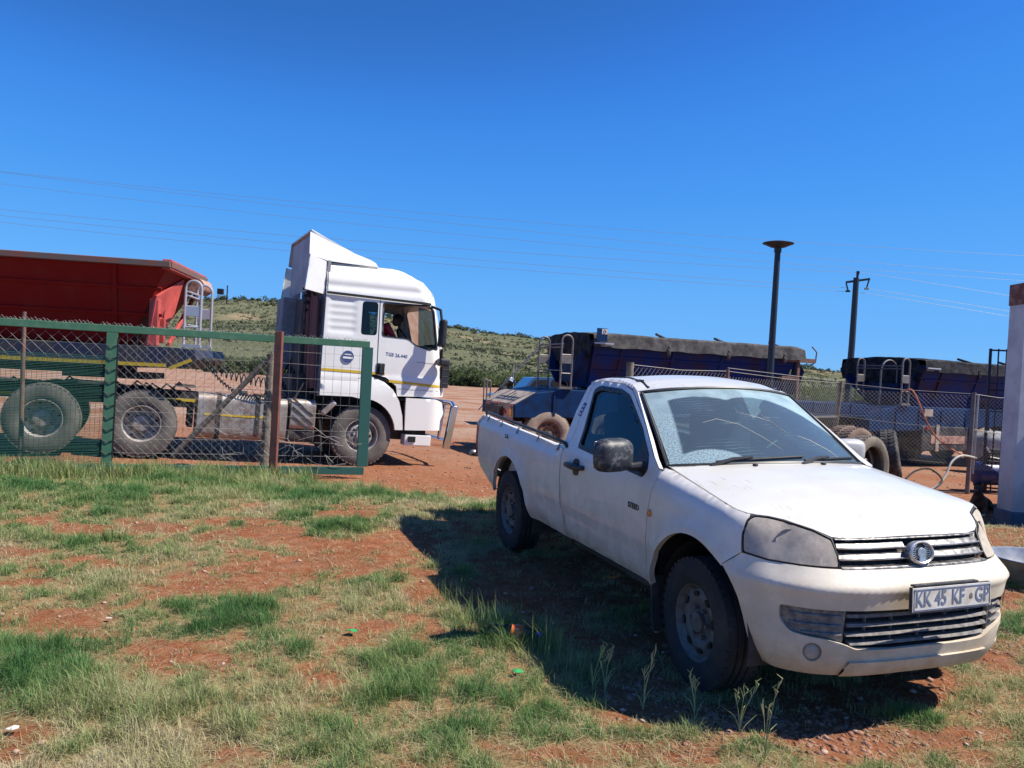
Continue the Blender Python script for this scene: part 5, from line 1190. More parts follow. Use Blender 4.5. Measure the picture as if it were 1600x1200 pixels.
def tipper(name,M4,x0,x1,zt,zb,binm,framem,tarp,label,group=None,gus=True):
    t=empty(name,M4,label,'tipper trailer',group)
    yb0,yb1,W=.32,1.45,2.45
    # bin: V shaped, ends sloping in
    q=MB(); a,b=x0,x1; s=.28
    top=[(a,0,zt),(b,0,zt),(b,W,zt),(a,W,zt)]; eb=.38 if gus else .62; bot=[(a+.05,yb0,zb),(b-eb,yb0,zb),(b-eb,yb1,zb),(a+.05,yb1,zb)]
    q.add(top+bot,[(0,1,5,4),(1,2,6,5),(2,3,7,6),(3,0,4,7),(4,5,6,7)])
    q.add([(p[0],p[1],p[2]) for p in [(a+.06,.06,zt-.02),(b-.06,.06,zt-.02),(b-.06,W-.06,zt-.02),(a+.06,W-.06,zt-.02)]],[(0,1,2,3)])
    bn=q.build('bin',binm,t,bevel=.01)
    q=MB()
    for f in (.30,.62): 
        z=lerp(zt,zb,f); y=lerp(0,yb0,f)-.012; q.box(((a+b)/2,y,z),(b-a-.2,.03,.05),(18,0,0))
    for k in range(4):
        x=lerp(a+.7,b-.8,k/3); q.beam((x,-.012,zt-.05),(x-.02,yb0-.03,zb+.05),.07,.02,up=(0,1,0))
    q.build('bin_rib',binm,bn,bevel=.006)
    q=MB(); 
    q.beam((a-.05,-.03,zt),(b+.05,-.03,zt),.09,.10); q.beam((a-.05,W+.03,zt),(b+.05,W+.03,zt),.09,.10); q.beam((a-.03,-.03,zt),(a-.03,W+.03,zt),.09,.10); q.beam((b+.03,-.03,zt),(b+.03,W+.03,zt),.09,.10)
    q.build('bin_rim',binm if tarp else 'rim_brown',bn,bevel=.01)
    # end gussets
    q=MB()
    for xx,sg in (((a,-1),(b,1)) if gus else ((a,-1),)):
        for y0,y1 in ((.10,.42),(W-.10,1.40)):
            q.add([(xx,y0,zt-.06),(xx+sg*.34,lerp(y0,y1,.3),zt-.35),(xx+sg*.30,y1,zb+.1),(xx,y1,zb),(xx,y0+.05*(1 if y0<1 else -1),zt-.06),(xx+sg*.34,lerp(y0,y1,.3)+.05,zt-.35),(xx+sg*.30,y1+.05,zb+.1),(xx,y1+.05,zb)],[(0,1,2,3),(4,5,6,7),(0,1,5,4),(1,2,6,5),(2,3,7,6)])
        q.box((xx+sg*.10,1.0,zb+.35),(.20,.9,.5))
    q.split('end_gusset',framem,bn,bevel=.01)
    if tarp:
        def tf(u,v):
            # u along the length, v across (0 near hem .. 1 far hem)
            k=math.sin(math.pi*min(1,max(0,v))); n=(float(fbm(u*1.,v*2.,1.3,4,3))-.5); e=min(u-a,b-u); hh=.22-.05*max(0,1-(e+.1)/.35)**2+.03*n
            if v<.07: t=v/.07; y=-.125-.018*math.sin(u*5+8*n)*(1-t)-.006*math.sin(u*17)+.05*t; z=zt-.10+(hh+.08)*t+.010*math.sin(u*7+3*n)*(1-t)
            elif v>.93: t=(1-v)/.07; y=W+.08-.02*t; z=zt-.06+(hh+.04)*t
            else: y=lerp(-.05,W+.05,(v-.07)/.86); z=zt-.02+hh+.045*k+.03*n*k
            return (u,y,z+.008*math.sin(v*26+14*n+.6*u)*k+.004*math.sin(u*19-v*9)*k)
        q=MB(); nu=120; vs_=[0,.015,.03,.045,.06,.069,.075]+[.1+.8*i/18 for i in range(19)]+[.93,.965,.985,1]; nv=len(vs_)
        q.add([tf(lerp(a-.06,b+.10,i/nu),v) for i in range(nu+1) for v in vs_],[(i*nv+j,i*nv+j+1,(i+1)*nv+j+1,(i+1)*nv+j) for i in range(nu) for j in range(nv-1)])
        tp=q.build('tarpaulin',tarp,t,smooth=True,ang=80)
        q=MB(); n=26; vs=[]
        for i in range(n+1):
            y=lerp(-.06,W+.06,i/n); k=math.sin(math.pi*i/n); zz=tf(a-.02,i/n)[2]
            vs+=[(a-.09-.01*math.sin(i*2.1),y,zz+.01),(a-.12-.03*math.sin(i*1.7),y,zt-.10-.05*math.sin(i*.9)),(a-.10-.02*math.sin(i*2.9),lerp(y,1.0,.05),zt-.30-.14*k-.04*math.sin(i*1.3))]
        q.add(vs,[(3*i+j,3*i+j+1,3*i+4+j,3*i+3+j) for i in range(n) for j in range(2)]); q.build('tarp_end','tarp_black',tp,smooth=True,ang=80)
        q=MB(); 
        for x in (lerp(a,b,.33),lerp(a,b,.62),b-.5):
            q.tube([(x,-.10,zt-.20),(x+.02,-.12,zt-.02),(x,.05,zt+.18),(x,.5,zt+.30)],.03,6); q.ball((x,-.12,zt-.12),(.05,.04,.10),8,6)
        q.split('tarp_strap',tarp,tp,smooth=True)
        q=MB(); q.box((a+.16,-.16,zt-.02),(.46,.012,.030)); q.build('rim_edge','tube_light',bn)
    return t
def hoop(b,x0,x1,y,z0,z1,r=.022):
    xm=(x0+x1)/2; rr=(x1-x0)/2
    b.tube([(x0,y,z0),(x0,y,z1-rr)]+[(xm-rr*math.cos(a),y,z1-rr+rr*math.sin(a)) for a in [math.pi*i/10 for i in range(1,10)]]+[(x1,y,z1-rr),(x1,y,z0)],r,8)
def ladders(t,x0,z0,z1,ys,m='tube_grey',plate=True):
    l=None
    for y in ys:
        q=MB(); hoop(q,x0,x0+.25,y,z0,z1); q.cyl((x0,y,z0+.35),(x0+.25,y,z0+.35),.015,6); q.cyl((x0,y,z1-.42),(x0+.25,y,z1-.42),.015,6); q.box((x0+.125,y,z0+.04),(.30,.10,.05)); l=q.build('ladder_hoop',m,t,smooth=True)
        q=MB(); q.box((x0+.125,y-.005,lerp(z0,z1,.55)),(.25,.02,.17)); q.build('hoop_plate',m,l,bevel=.006)
    q=MB()
    for z in (lerp(z0,z1,.84),lerp(z0,z1,.78),lerp(z0,z1,.35)): q.cyl((x0+.03,ys[0],z),(x0+.03,ys[1],z),.016,6)
    q.build('ladder_rail',m,t,smooth=True)
def blue_rest(t,x0,x1,zb,dz,xs_w,ext=0.):
    # chassis with stepped rear, lamp board, decks, ladders, wheels
    q=MB(); e=ext
    q.plate([(-.79-e,.86),(-.79-e,1.13),(-.32-e*.6,1.40),(.30,1.50),(x1+.1,1.50),(x1+.1,1.22),(.95,.90)],.02,2.30); ch=q.build('chassis','blue_frame',t,bevel=.015)
    q=MB(); 
    for x in (.1,.9,1.7,2.6,3.5,4.4,5.3): q.box((x,.008,1.18),(.05,.02,.5)); 
    q.box((3.6,.6,1.56),(4.4,.25,.10)); q.box((3.6,1.7,1.56),(4.4,.25,.10)); q.build('chassis_rib','blue_frame',ch)
    q=MB(); q.add([(-.78-e,.05,1.145),(-.32-e*.6,.05,1.415),(-.32-e*.6,2.27,1.415),(-.78-e,2.27,1.145)],[(0,1,2,3)]); dk=q.build('deck_plate','dusty_deck' if xs_w[0]==0 else 'blue_dusty',t)
    q=MB()
    for (y,l) in ((1.0,.20),(1.25,.28),(.75,.12)): q.add([(-.62-e,y-.03,1.245),(-.62-e+l,y-.03,1.245+l*.587),(-.62-e+l,y+.03,1.245+l*.587),(-.62-e,y+.03,1.245)],[(0,1,2,3)])
    q.build('deck_slot','black',dk)
    ladders(t,.20,1.50,2.67+dz,(.0,1.35))
    q=MB(); hoop(q,-.79-e,-.72-e,2.28,.85,1.62,.018); hoop(q,-.79-e,-.70-e,2.05,.85,1.60,.018); q.build('corner_hoop','tube_grey',t,smooth=True)
    for x in xs_w:
        for y,sd in ((.15,-1),(2.25,1)): wheel(t,(x,y,.525),.525,.28,.285,sd,'steel','dust_tyre','rust_rim',10,10)
    q=MB()
    for x in xs_w: q.cyl((x,.2,.52),(x,2.2,.52),.07,8); q.ball((x,.02,.52),(.09,.10,.09),10,6)
    q.box((2.4,1.2,.95),(6.6,1.0,.24)); q.build('axle','chassis_dark',t)
B1=tipper('tipper_trailer',frame((.8335,17.35,0.),19),.96,6.30,2.56,1.56,'blue_bin','blue_frame','tarp_grey','blue tipper trailer with grey tarpaulin and dusty tyres, behind the pickup cab','blue tipper trailers')
blue_rest(B1,.96,6.3,1.56,0,(0.,1.36))
q=MB(); q.box((-.80,1.05,.98),(.02,1.9,.30)); lb=q.build('lamp_board','dusty_board',B1,bevel=.006)
q=MB(); q.cyl((-.81,.16,.97),(-.84,.16,.97),.085,18); q.build('indicator_lamp','lens_orange',lb)
q=MB(); q.add([(-.815,.02,.86),(-.815,.02,1.05),(-.815,.42,1.08),(-.815,.95,1.08),(-.815,.95,.84),(-.815,.40,.84)],[(0,1,2,3,4,5)]); q.build('lamp_housing','dusty_deck',lb)
q=MB()
for k,(y,z) in enumerate(((.33,.99),(.38,.92),(.52,.96),(.62,1.0),(.66,.92))): q.box((-.82,y,z),(.006,.07,.09),(k*31,0,0))
q.build('reflector_mark','lens_red',lb)
q=MB(); q.box((-.82,1.28,.97),(.01,.46,.20)); tp_=q.build('trailer_plate','plate_white',lb,bevel=.004)
q=MB()
for k in range(7): q.box((-.828,1.10+.055*k,.97),(.003,.014,.09))
q.build('plate_print','plate_text',tp_)
q=MB(); q.box((-.80,1.3,1.125),(.05,.34,.05)); q.build('marker_lamp','lens_red',lb,bevel=.01)
q=MB(); q.box((-.78,.9,.78),(.03,1.5,.10)); q.build('rear_beam','red_end',B1); q=MB(); q.box((-.66,.10,.62),(.16,.04,.34)); q.build('side_flap','dusty_deck',B1,bevel=.01)
# tarp gear at the front end of the blue trailer
q=MB(); q.beam((5.9,.0,2.46),(6.75,.0,2.46),.10,.10); q.tube([(6.66,.0,2.80),(6.80,.0,2.68),(6.78,.0,2.44),(6.66,.0,2.36)],.016,6); q.build('tarp_crank','brown_steel',B1)
q=MB(); q.box((6.30,.02,1.86),(.07,.06,1.30)); q.box((6.02,.9,1.86),(.06,.06,1.30)); q.box((6.05,.15,2.02),(.45,.35,.10)); q.build('front_stay','brown_steel',B1)
q=MB(); q.box((1.05,-.17,2.72),(.24,.03,.28)); cp=q.build('tarp_corner','blue_frame',B1); q=MB(); q.box((1.10,-.189,2.79),(.13,.004,.11)); cs2=q.build('corner_sign','plate_white',cp); q=MB(); q.tube([(1.10+.03*math.cos(a),-.193,2.79+.03*math.sin(a)) for a in [i*math.pi/5 for i in range(10)]],.006,5,closed=True); q.build('corner_mark','decal_blue',cs2)
o2=Vector((10.0858,20.,0))-Vector((math.cos(math.radians(25)),math.sin(math.radians(25)),0))*.96
B2=tipper('tipper_trailer',frame(o2,25),.96,6.6,2.47,1.45,'blue_bin','blue_frame','tarp_black','blue tipper trailer with black tarpaulin, behind the chain-link fence at the right','blue tipper trailers')
blue_rest(B2,.96,6.6,1.45,-.02,(3.4,4.75),0.)
q=MB(); q.box((-1.7,1.1,1.37),(2.2,1.6,.24)); 
for x in (-2.3,-1.9,-1.5,-1.1): q.box((x,.29,1.37),(.03,.02,.26))
q.box((-1.7,1.1,1.21),(2.3,1.8,.05)); q.build('drawbar_deck','blue_dusty',B2,bevel=.01)
q=MB(); q.box((-.9,1.1,1.12),(2.2,1.2,.12)); q.box((1.1,.5,1.05),(3.4,.05,.7)); q.build('under_frame','blue_dusty',B2)
q=MB()
for y in (.6,1.9): q.box((1.38,y,.80),(.16,.16,.80)); q.prism([(-.22,-.13),(.22,-.13),(.13,.13),(-.13,.13)],.10,Matrix.Translation((1.38,y,.10))@Matrix.Rotation(0,4,'X')); q.box((1.38,y,.20),(.20,.14,.30))
q.build('landing_leg','chassis_dark',B2,bevel=.01)
q=MB(); q.box((1.85,.25,.72),(1.7,.5,.62)); tb=q.build('tool_box','chassis_dark',B2,bevel=.03)
q=MB(); q.box((1.95,-.006,.70),(1.25,.012,.20)); q.build('box_panel','dusty_board',tb); q=MB(); q.box((1.55,-.012,.74),(.11,.02,.66)); q.build('box_strap','dusty_deck',tb)
q=MB(); q.box((1.18,-.02,.98),(.10,.03,.10)); q.build('side_lamp','lens_red',tb,bevel=.02)
q=MB(); q.box((1.18,-.02,1.36),(.30,.01,.18)); q.build('paper_panel','dusty_deck',B2)
q=MB(); hoop(q,.25,.82,.66,1.5,2.62,.022); q.build('grab_rail','tube_grey',B2,smooth=True)
# red trailer behind the gate
RT=tipper('tipper_trailer',frame((-5.509,12.90,0.),8.5),-9.4,-.02,3.22,1.93,'red_bin','red_end',None,'red tipper trailer with dark blue chassis and yellow strip, coupled behind the white tractor',gus=False)
q=MB(); q.plate([(-9.4,1.58),(-9.4,1.88),(.05,1.92),(.42,1.90),(.48,1.74),(.30,1.60),(-.4,1.57)],.06,2.30); cn=q.build('chassis','navy',RT,bevel=.01)
q=MB(); q.box((-4.6,.050,1.625),(9.2,.012,.055)); q.box((.22,.052,1.655),(.36,.010,.055),(0,-25,0)); q.build('reflective_strip','stripe',cn)
q=MB(); q.box((-2.2,1.2,1.50),(2.6,1.0,.12)); q.box((-1.1,1.2,1.42),(1.3,1.1,.10)); q.cyl((-1.4,.5,1.50),(-1.4,1.9,1.50),.10,10); q.box((-4.2,.8,1.42),(.16,.16,.4)); q.build('king_pin_plate','chassis_dark',RT)
ladders(RT,.16,1.92,3.03,(.45,1.25),'tube_light')
q=MB(); q.beam((-.03,-.03,3.22),(-.03,2.45,3.22),.14,.16); 
for pts in ([(-.19,.10,2.72),(-.05,1.2,3.12),(-.12,.95,2.5),(-.30,.60,1.93),(-.30,.12,1.93)],[(-.05,2.4,3.14),(-.02,2.44,3.14),(-.30,1.5,1.95),(-.33,1.4,1.95)]):
    n_=len(pts); q.add(pts+[(p[0]-.05,p[1]+.01,p[2]) for p in pts],[tuple(range(n_)),tuple(range(n_,2*n_))[::-1]]+[(i,(i+1)%n_,n_+(i+1)%n_,n_+i) for i in range(n_)])
q.box((-.24,.20,2.30),(.14,.14,.74)); q.box((-.22,.42,2.18),(.18,.10,.40))
q.build('end_frame','red_end',RT,bevel=.01)
q=MB(); q.cyl((.06,1.55,3.04),(.06,2.25,3.06),.14,16); q.build('rolled_cover','dusty_board',RT,smooth=True)
q=MB(); q.box((.35,2.2,3.02),(.10,.12,.10)); q.cyl((.45,2.3,2.8),(.45,2.3,3.15),.012,6); q.build('work_lamp','black',RT)
for x in (-6.2,-7.55,-8.9):
    for y,sd in ((.15,-1),(2.25,1)): wheel(RT,(x,y,.62),.54,.28,.285,sd,'deep','truck_tyre','truck_rim',10,8)
q=MB(); q.box((-7.5,1.2,1.1),(4.2,1.0,.9)); q.build('bogie','chassis_dark',RT)
# coiled air lines from trailer to cab (each hangs between the two)
def coil(name,a,b,turns,r,sag,m,label):
    pts=[];n=turns*12
    for i in range(n+1):
        t=i/n; c=a.lerp(b,t)+Vector((0,0,-sag*4*t*(1-t))); an=2*math.pi*turns*t; pts.append(c+Vector((0,math.cos(an)*r,math.sin(an)*r)))
    q=MB(); q.tube(pts,.011,5); o=q.build(name,m,tr,smooth=True,label=label); return o
iT=TK.inverted()
coil('coiled_air_line',iT@P(318,566,13.5),iT@P(440,598,13.9),16,.075,.10,'black',None); coil('coiled_cable',iT@P(325,572,13.4),iT@P(440,606,13.8),26,.028,.30,'black',None)
q=MB(); q.tube([iT@P(300,568,13.3),iT@P(318,560,13.4),iT@P(345,562,13.5),iT@P(352,575,13.5),iT@P(362,572,13.5)],.014,6); q.build('air_hose','black',tr,smooth=True)
# ---------------------------------------------------------------- chain link
def chain(P0,U,h,L,p,r,b):
    """diamond mesh in the plane spanned by U and Z"""
    U=Vector(U).normalized(); n=Vector((U.y,-U.x,0))
    def w(x,z,o=0): return Vector(P0)+U*x+Vector((0,0,z))+n*o
    k=-h
    while k<L:
        x0,z0,x1,z1=k,0,k+h,h
        if x0<0: z0-=x0;x0=0
        if x1>L: z1-=(x1-L);x1=L
        if x1>x0: b.tube([w(x0,z0,r),w(x1,z1,r)],r,3,cap=False); b.tube([w(x0,h-z0,-r),w(x1,h-z1,-r)],r,3,cap=False)
        k+=p
mat('gate_green',(.05,.15,.085),.6,col2=(.10,.20,.12),ns=6,lo=.5,hi=.75)
mat('gate_green_dark',(.02,.10,.08),.6)
mat('post_brown',(.19,.065,.045),.7,col2=(.13,.05,.035),ns=8)
mat('wood_grey',(.22,.18,.14),.9,col2=(.13,.10,.08),ns=14)
mat('wire',(.29,.28,.26),.6,.1)
mat('wire_green',(.02,.10,.08),.6)
GA=Vector((-9.6,10.30,0)); G0=Vector((-7.04,11.2,0)); G1=Vector((-2.28,12.9,0)); GU=(G1-G0).normalized(); GL=G0-GU*2.6; GN=Vector((GU.y,-GU.x,0))
gate=empty('sliding_gate',None,'green steel sliding gate with torn wire mesh, standing on the grass before the trucks','gate')
def gp(s,z,o=0.): return G0+GU*s+Vector((0,0,z))+GN*o
Ltot=(G1-G0).length
q=MB(); q.beam(gp(-2.6,2.13),gp(Ltot,2.12),.06,.105); q.build('top_rail','gate_green',gate,bevel=.006)
q=MB(); q.beam(gp(-2.6,.13),gp(Ltot,.12),.06,.12); q.build('bottom_rail','gate_green_dark',gate,bevel=.006)
sm=( (P(174,620,11.85)-G0).dot(GU))
for s,w,m in ((sm,.15,'gate_green'),(Ltot-.03,.17,'gate_green_dark'),(-2.55,.15,'gate_green')):
    q=MB(); q.beam(gp(s,.19),gp(s-.0,2.08),w,.055,up=tuple(GN)); q.build('gate_upright',m,gate,bevel=.006)
q=MB(); q.tube([gp(sm+.08,2.0,.02),gp(sm+.07,.25,.02)],.012,6); 
for z in [.35+.17*i for i in range(10)]: q.tube([gp(sm-.08,z+.02,.035),gp(sm+.0,z-.02,.04),gp(sm+.08,z+.01,.035)],.006,4)
q.build('tie_wire','black',gate)
q=MB(); chain(gp(sm+.08,.19),GU,1.88,3.62-sm-.15,.115,.0021,q); chain(gp(-2.5,1.55),GU,.50,2.5+sm,.16,.0022,q)
q.build('chain_link_mesh','wire',gate)
q=MB()
for i in range(62):
    x=-2.5+(sm+2.45)*i/61; q.tube([gp(x,.19,.01),gp(x,1.75,.01)],.0025,3,cap=False)
for i in range(72):
    z=.22+1.5*i/71; q.tube([gp(-2.5,z,.012),gp(sm-.07,z+.004*math.sin(i),.012)],.0036,3,cap=False)
q.build('fine_green_mesh','wire_green',gate)
q=MB()
for i in range(26):
    x=sm+.2+(Ltot-sm-.35)*i/25; q.tube([gp(x,.19,.02),gp(x+.01*math.sin(i*3),1.1,.025),gp(x,2.07,.02)],.0026,3,cap=False)
for i in range(9):
    z=.35+.2*i; q.tube([gp(sm+.1+(1.2 if i>5 else 0),z,.02),gp((sm+Ltot)/2,z+.02*math.sin(i*2),.025),gp(Ltot-.1,z-.01,.02)],.0026,3,cap=False)
random.seed(11)
for i in range(34):
    x=sm+1.4+(Ltot-sm-1.6)*random.random(); z=.30+.75*random.random()**1.4; pts=[gp(x,z,.03)]
    for k in range(5): x+=random.uniform(-.10,.16); z+=random.uniform(-.12,.09); pts.append(gp(min(x,Ltot-.05),max(.2,z),.03+.04*random.random()))
    q.tube(pts,.0030,4)
q.build('loose_wire','wire',gate)
q=MB(); 
for i in range(150):
    x=-2.5+(Ltot+2.4)*i/149
    if random.random()<.8: q.tube([gp(x,2.16),gp(x+random.uniform(-.05,.05),2.18+.03*random.random(),random.uniform(-.03,.03))],.0035,3); 
    if random.random()<.6: q.tube([gp(x,2.17),gp(x+.04,2.20+.03*random.random()),gp(x+.09,2.16)],.003,3)
q.build('barb','wire',gate)
def post(name,a,b,r,m,label,cat,n=12,sq=False,group=None):
    q=MB(); 
    if sq: q.beam(a,b,r,r,up=(0,1,0))
    else: q.tube([a,Vector(a).lerp(Vector(b),.5),b],[r,r*.96,r*.9],n)
    o=q.build(name,m,None,smooth=not sq,bevel=.006 if sq else 0); return tag(o,label,cat,group)
post('gate_post',P(426,748,12.25),P(437,518,12.25),.105,'post_brown','red-brown square steel post standing in front of the green gate','post',sq=True)
post('gate_post',P(411,748,12.75),P(424,553,12.75),.07,'wood_grey','weathered wooden post just left of the red-brown steel post','post')
post('gate_post',P(32,712,11.75),P(38,487,11.75),.032,'brown_steel','thin rusty pipe post behind the left end of the gate','post')
post('timber_brace',P(270,712,12.6),P(428,553,12.75),.045,'wood_grey','long slanting wooden pole leaning behind the gate','pole')
# ---------------------------------------------------------------- right-hand yard
f1=P(985,566,11.); f2=P(1137,577,12.5); f3=P(1314,596,16.); f4=P(1522,613,15.05)
def gz(v): return float(ground_z(v.x,v.y))
post('fence_post',(f1.x-.01,f1.y,gz(f1)),tuple(f1),.055,'wood_grey2' if 'wood_grey2' in MAT else 'wood_grey','thick timber fence post behind the cab roof, left of a thin rusty stub','fence post')
post('fence_post',(f2.x,f2.y,0),tuple(f2),.035,'brown_steel','thin rusty fence stub sticking up behind the middle of the cab roof','fence post')
post('fence_post',(f3.x-.12,f3.y,0),tuple(f3),.05,'wood_grey','timber fence post standing beside the pile of tyres','fence post')
post('fence_post',tuple(P(1511,772,15.05)),tuple(f4),.040,'tube_grey','grey pipe fence post between the tyre pile and the barred gate','fence post')
post('fence_post',tuple(P(1520,740,15.15)),tuple(P(1529,616,15.15)),.018,'tube_light','thin pale conduit tied to the grey fence post','pipe')
fe=empty('chain_link_fence',None,'chain-link fence running from behind the pickup cab to the barred gate','fence')
f5=P(1600,620,15.1)
for a,b,z0,p in ((f1,f2,.9,.09),(f2,f3,.9,.10),(f3,f4,.50,.075),(f4,f5,.45,.075)):
    q=MB(); U=Vector((b.x-a.x,b.y-a.y,0)); L=U.length; h=min(a.z,b.z)-.06-z0; chain((a.x,a.y,z0),U,h,L,p,.0018,q); q.build('mesh_panel','wire',fe)
q=MB()
for a,b in ((f1,f2),(f2,f3),(f3,f4),(f4,f5)):
    for dz in (-.03,-.68,-1.35 if a is f3 else -.70): q.tube([a+Vector((0,0,dz)),a.lerp(b,.5)+Vector((0,0,dz-.03)),b+Vector((0,0,dz))],.0045,4)
q.tube([f2+Vector((0,0,.02)),f3+Vector((0,0,.0))],.0045,4); q.build('strand_wire','wire',fe)
# lamp on a pole
lp=empty('street_lamp',Matrix.Translation((4.72,15.,0)),'dark lamp post with a flat disc head, rising behind the pickup roof','street lamp')
mat('lamp_paint',(.012,.022,.035),.5); mat('lamp_lens',(.45,.30,.20),.5)
base=Vector((4.72,15.,0)); hd=P(1216,380,15.)-base
q=MB(); q.tube([(0,0,-.1),Vector(hd)*.5,(hd.x,hd.y,hd.z-.16)],[.075,.062,.052],14); q.cyl((hd.x,hd.y,hd.z-.17),(hd.x,hd.y,hd.z-.07),.066,14); q.build('pole','lamp_paint',lp,smooth=True)
H4=Matrix.Translation(hd)@Matrix.Rotation(math.radians(90),4,'X')
q=MB(); q.lathe([(.001,.035),(.14,.030),(.27,.004),(.283,-.006),(.278,-.012),(.001,-.006)],36,H4); ds=q.build('lamp_disc','lamp_paint',lp,smooth=True,ang=60)
q=MB(); q.lathe([(.27,-.012),(.13,-.075),(.07,-.085)],36,H4); q.build('lamp_shade','lamp_paint',ds,smooth=True)
q=MB(); q.lathe([(.12,-.013),(.115,-.070),(.001,-.078)],24,H4@Matrix.Translation((0,0,.022))); q.build('lamp_lens','lamp_lens',ds,smooth=True)
# utility pole and wires
up=empty('utility_pole',Matrix.Translation(P(1318,690,45.)*1.),'tall dark timber power pole with crossarm, rising beyond the right trailer','utility pole')
iU=up.matrix_world.inverted() if False else Matrix.Translation(-(P(1318,690,45.)))
p_=lambda x,y,Y=45.: iU@P(x,y,Y)
q=MB(); q.tube([p_(1317,700),p_(1331,540),p_(1338,434)],[.19,.17,.15],12); q.build('pole','wood_dark' if 'wood_dark' in MAT else 'lamp_paint',up,smooth=True)
q=MB(); q.beam(p_(1322,441),p_(1359,436),.10,.12); q.build('crossarm','lamp_paint',up)
q=MB(); q.tube([p_(1339,436),p_(1341,424)],[.05,.10],8); q.tube([p_(1322,442),p_(1325,454)],.04,6); q.tube([p_(1358,437),p_(1354,450)],.04,6); q.tube([p_(1321.5,455),p_(1328,455)],.06,6);q.tube([p_(1351,451),p_(1357,451)],.06,6); q.build('insulator','lamp_paint',up)
mat('cable',(.20,.21,.23),.5,.2)
def wirepx(pts,Y,lab,grp):
    xs=[p[0] for p in pts]; ys=[p[1] for p in pts]
    cf=np.polyfit(xs,ys,2) if len(pts)>2 else np.polyfit(xs,ys,1)
    q=MB(); n=24; q.tube([P(x,float(np.polyval(cf,x)),Y) for x in np.linspace(xs[0],xs[-1],n)],.008 if Y<50 else .010,4)
    o=q.build('power_line','cable',None,smooth=True); tag(o,lab,'power line',grp)
g='power lines across the sky'
wirepx([(-300,236),(0,263),(800,346),(1196,375),(1600,400),(1900,414)],62,'topmost of the thin power lines crossing the sky',g)
wirepx([(-300,233),(0,265),(800,361),(1200,396),(1600,430),(1900,452)],62.,'second power line from the top, meeting the topmost one at the far left',g)
wirepx([(-300,252),(0,282),(800,374),(1200,412),(1600,439),(1900,456)],62.,'third power line from the top, passing above the utility pole',g)
wirepx([(-300,298),(0,323),(800,397),(1340,425)],45,'fourth power line from the top, ending on top of the utility pole',g)
wirepx([(-300,307),(0,333),(800,413),(1325,449)],45,'lower power line reaching the near tip of the crossarm from the left',g)
wirepx([(-300,315),(0,344),(800,423),(1325,455)],45,'lowest power line left of the utility pole',g)
wirepx([(1341,425),(1460,443),(1600,466),(1900,520)],45,'power line dropping right from the top of the utility pole',g)
wirepx([(1355,451),(1460,468),(1600,490),(1900,545)],45,'power line dropping right from the outer end of the crossarm',g)
wirepx([(1340,456),(1460,476),(1600,498),(1900,556)],45,'lowest power line right of the utility pole',g)
# white masonry pillar and an unseen block added to shade the ground beside it
mat('white_wall',(.55,.60,.63),.85,col2=(.42,.46,.50),ns=2.2,dirt=(.40,.30,.22),dz=(.1,1.1,.7))
mat('wall_top',(.16,.06,.045),.8,col2=(.28,.18,.15),ns=7)
mat('plinth_blue',(.05,.09,.14),.6,col2=(.10,.12,.14),ns=6)
mat('shade_block_lid',(.35,.35,.36),.5,.4)
bl=empty('pillar_with_shade_block',Matrix.Translation((7.0,11.3,0)),'white plastered pillar with rusty red cap at the right edge, plus an unseen added shade block','building')
lean=Matrix.Rotation(math.radians(0),4,'Y')
q=MB(); q.add([(.03,-.0,.22),(.55,-.0,.22),(.55,.36,.22),(.03,.36,.22),(.045,.0,3.12),(.55,.0,3.12),(.55,.36,3.12),(.045,.36,3.12)],[(0,1,2,3),(4,5,6,7),(0,1,5,4),(1,2,6,5),(2,3,7,6),(3,0,4,7)]); q.box((.26,-.004,1.6),(.012,.012,3.0)); q.build('pillar','white_wall',bl,bevel=.02)
q=MB(); q.box((.295,.18,3.27),(.53,.38,.30)); q.build('pillar_cap','wall_top',bl,bevel=.01)
q=MB(); q.box((.29,.18,.10),(.58,.42,.26)); q.build('plinth','plinth_blue',bl,bevel=.02)
q=MB(); q.box((4.6,.45,1.4),(6.0,3.5,3.0)); q.build('wall','white_wall',bl,bevel=.02)  # out-of-view block, added and sized to throw shade left of the pillar
q=MB(); q.box((4.6,.45,2.96),(6.3,3.8,.10)); q.build('roof','shade_block_lid',bl)  # lid of the added shade block, also out of view
# barred gate
bg_=empty('barred_gate',None,'tall black gate of vertical bars beside the white pillar','gate')
ga=P(1535,764,15.4); gb=P(1600,770,15.2); dU=Vector((gb.x-ga.x,gb.y-ga.y,0)).normalized(); h_=2.68
q=MB()
for i in range(8):
    a=Vector((ga.x,ga.y,.05))+dU*.135*i; r=.022 if i==0 else .011; q.beam(a,a+Vector((0.0,0,h_)),r*2,r*2,up=tuple(dU))
q.build('vertical_bar','lamp_paint',bg_)
q=MB()
for z in (.10,.75,1.55,1.95,2.70): a=Vector((ga.x,ga.y,z)); q.beam(a,a+dU*1.0,.03,.03)
q.build('cross_rail','lamp_paint',bg_)
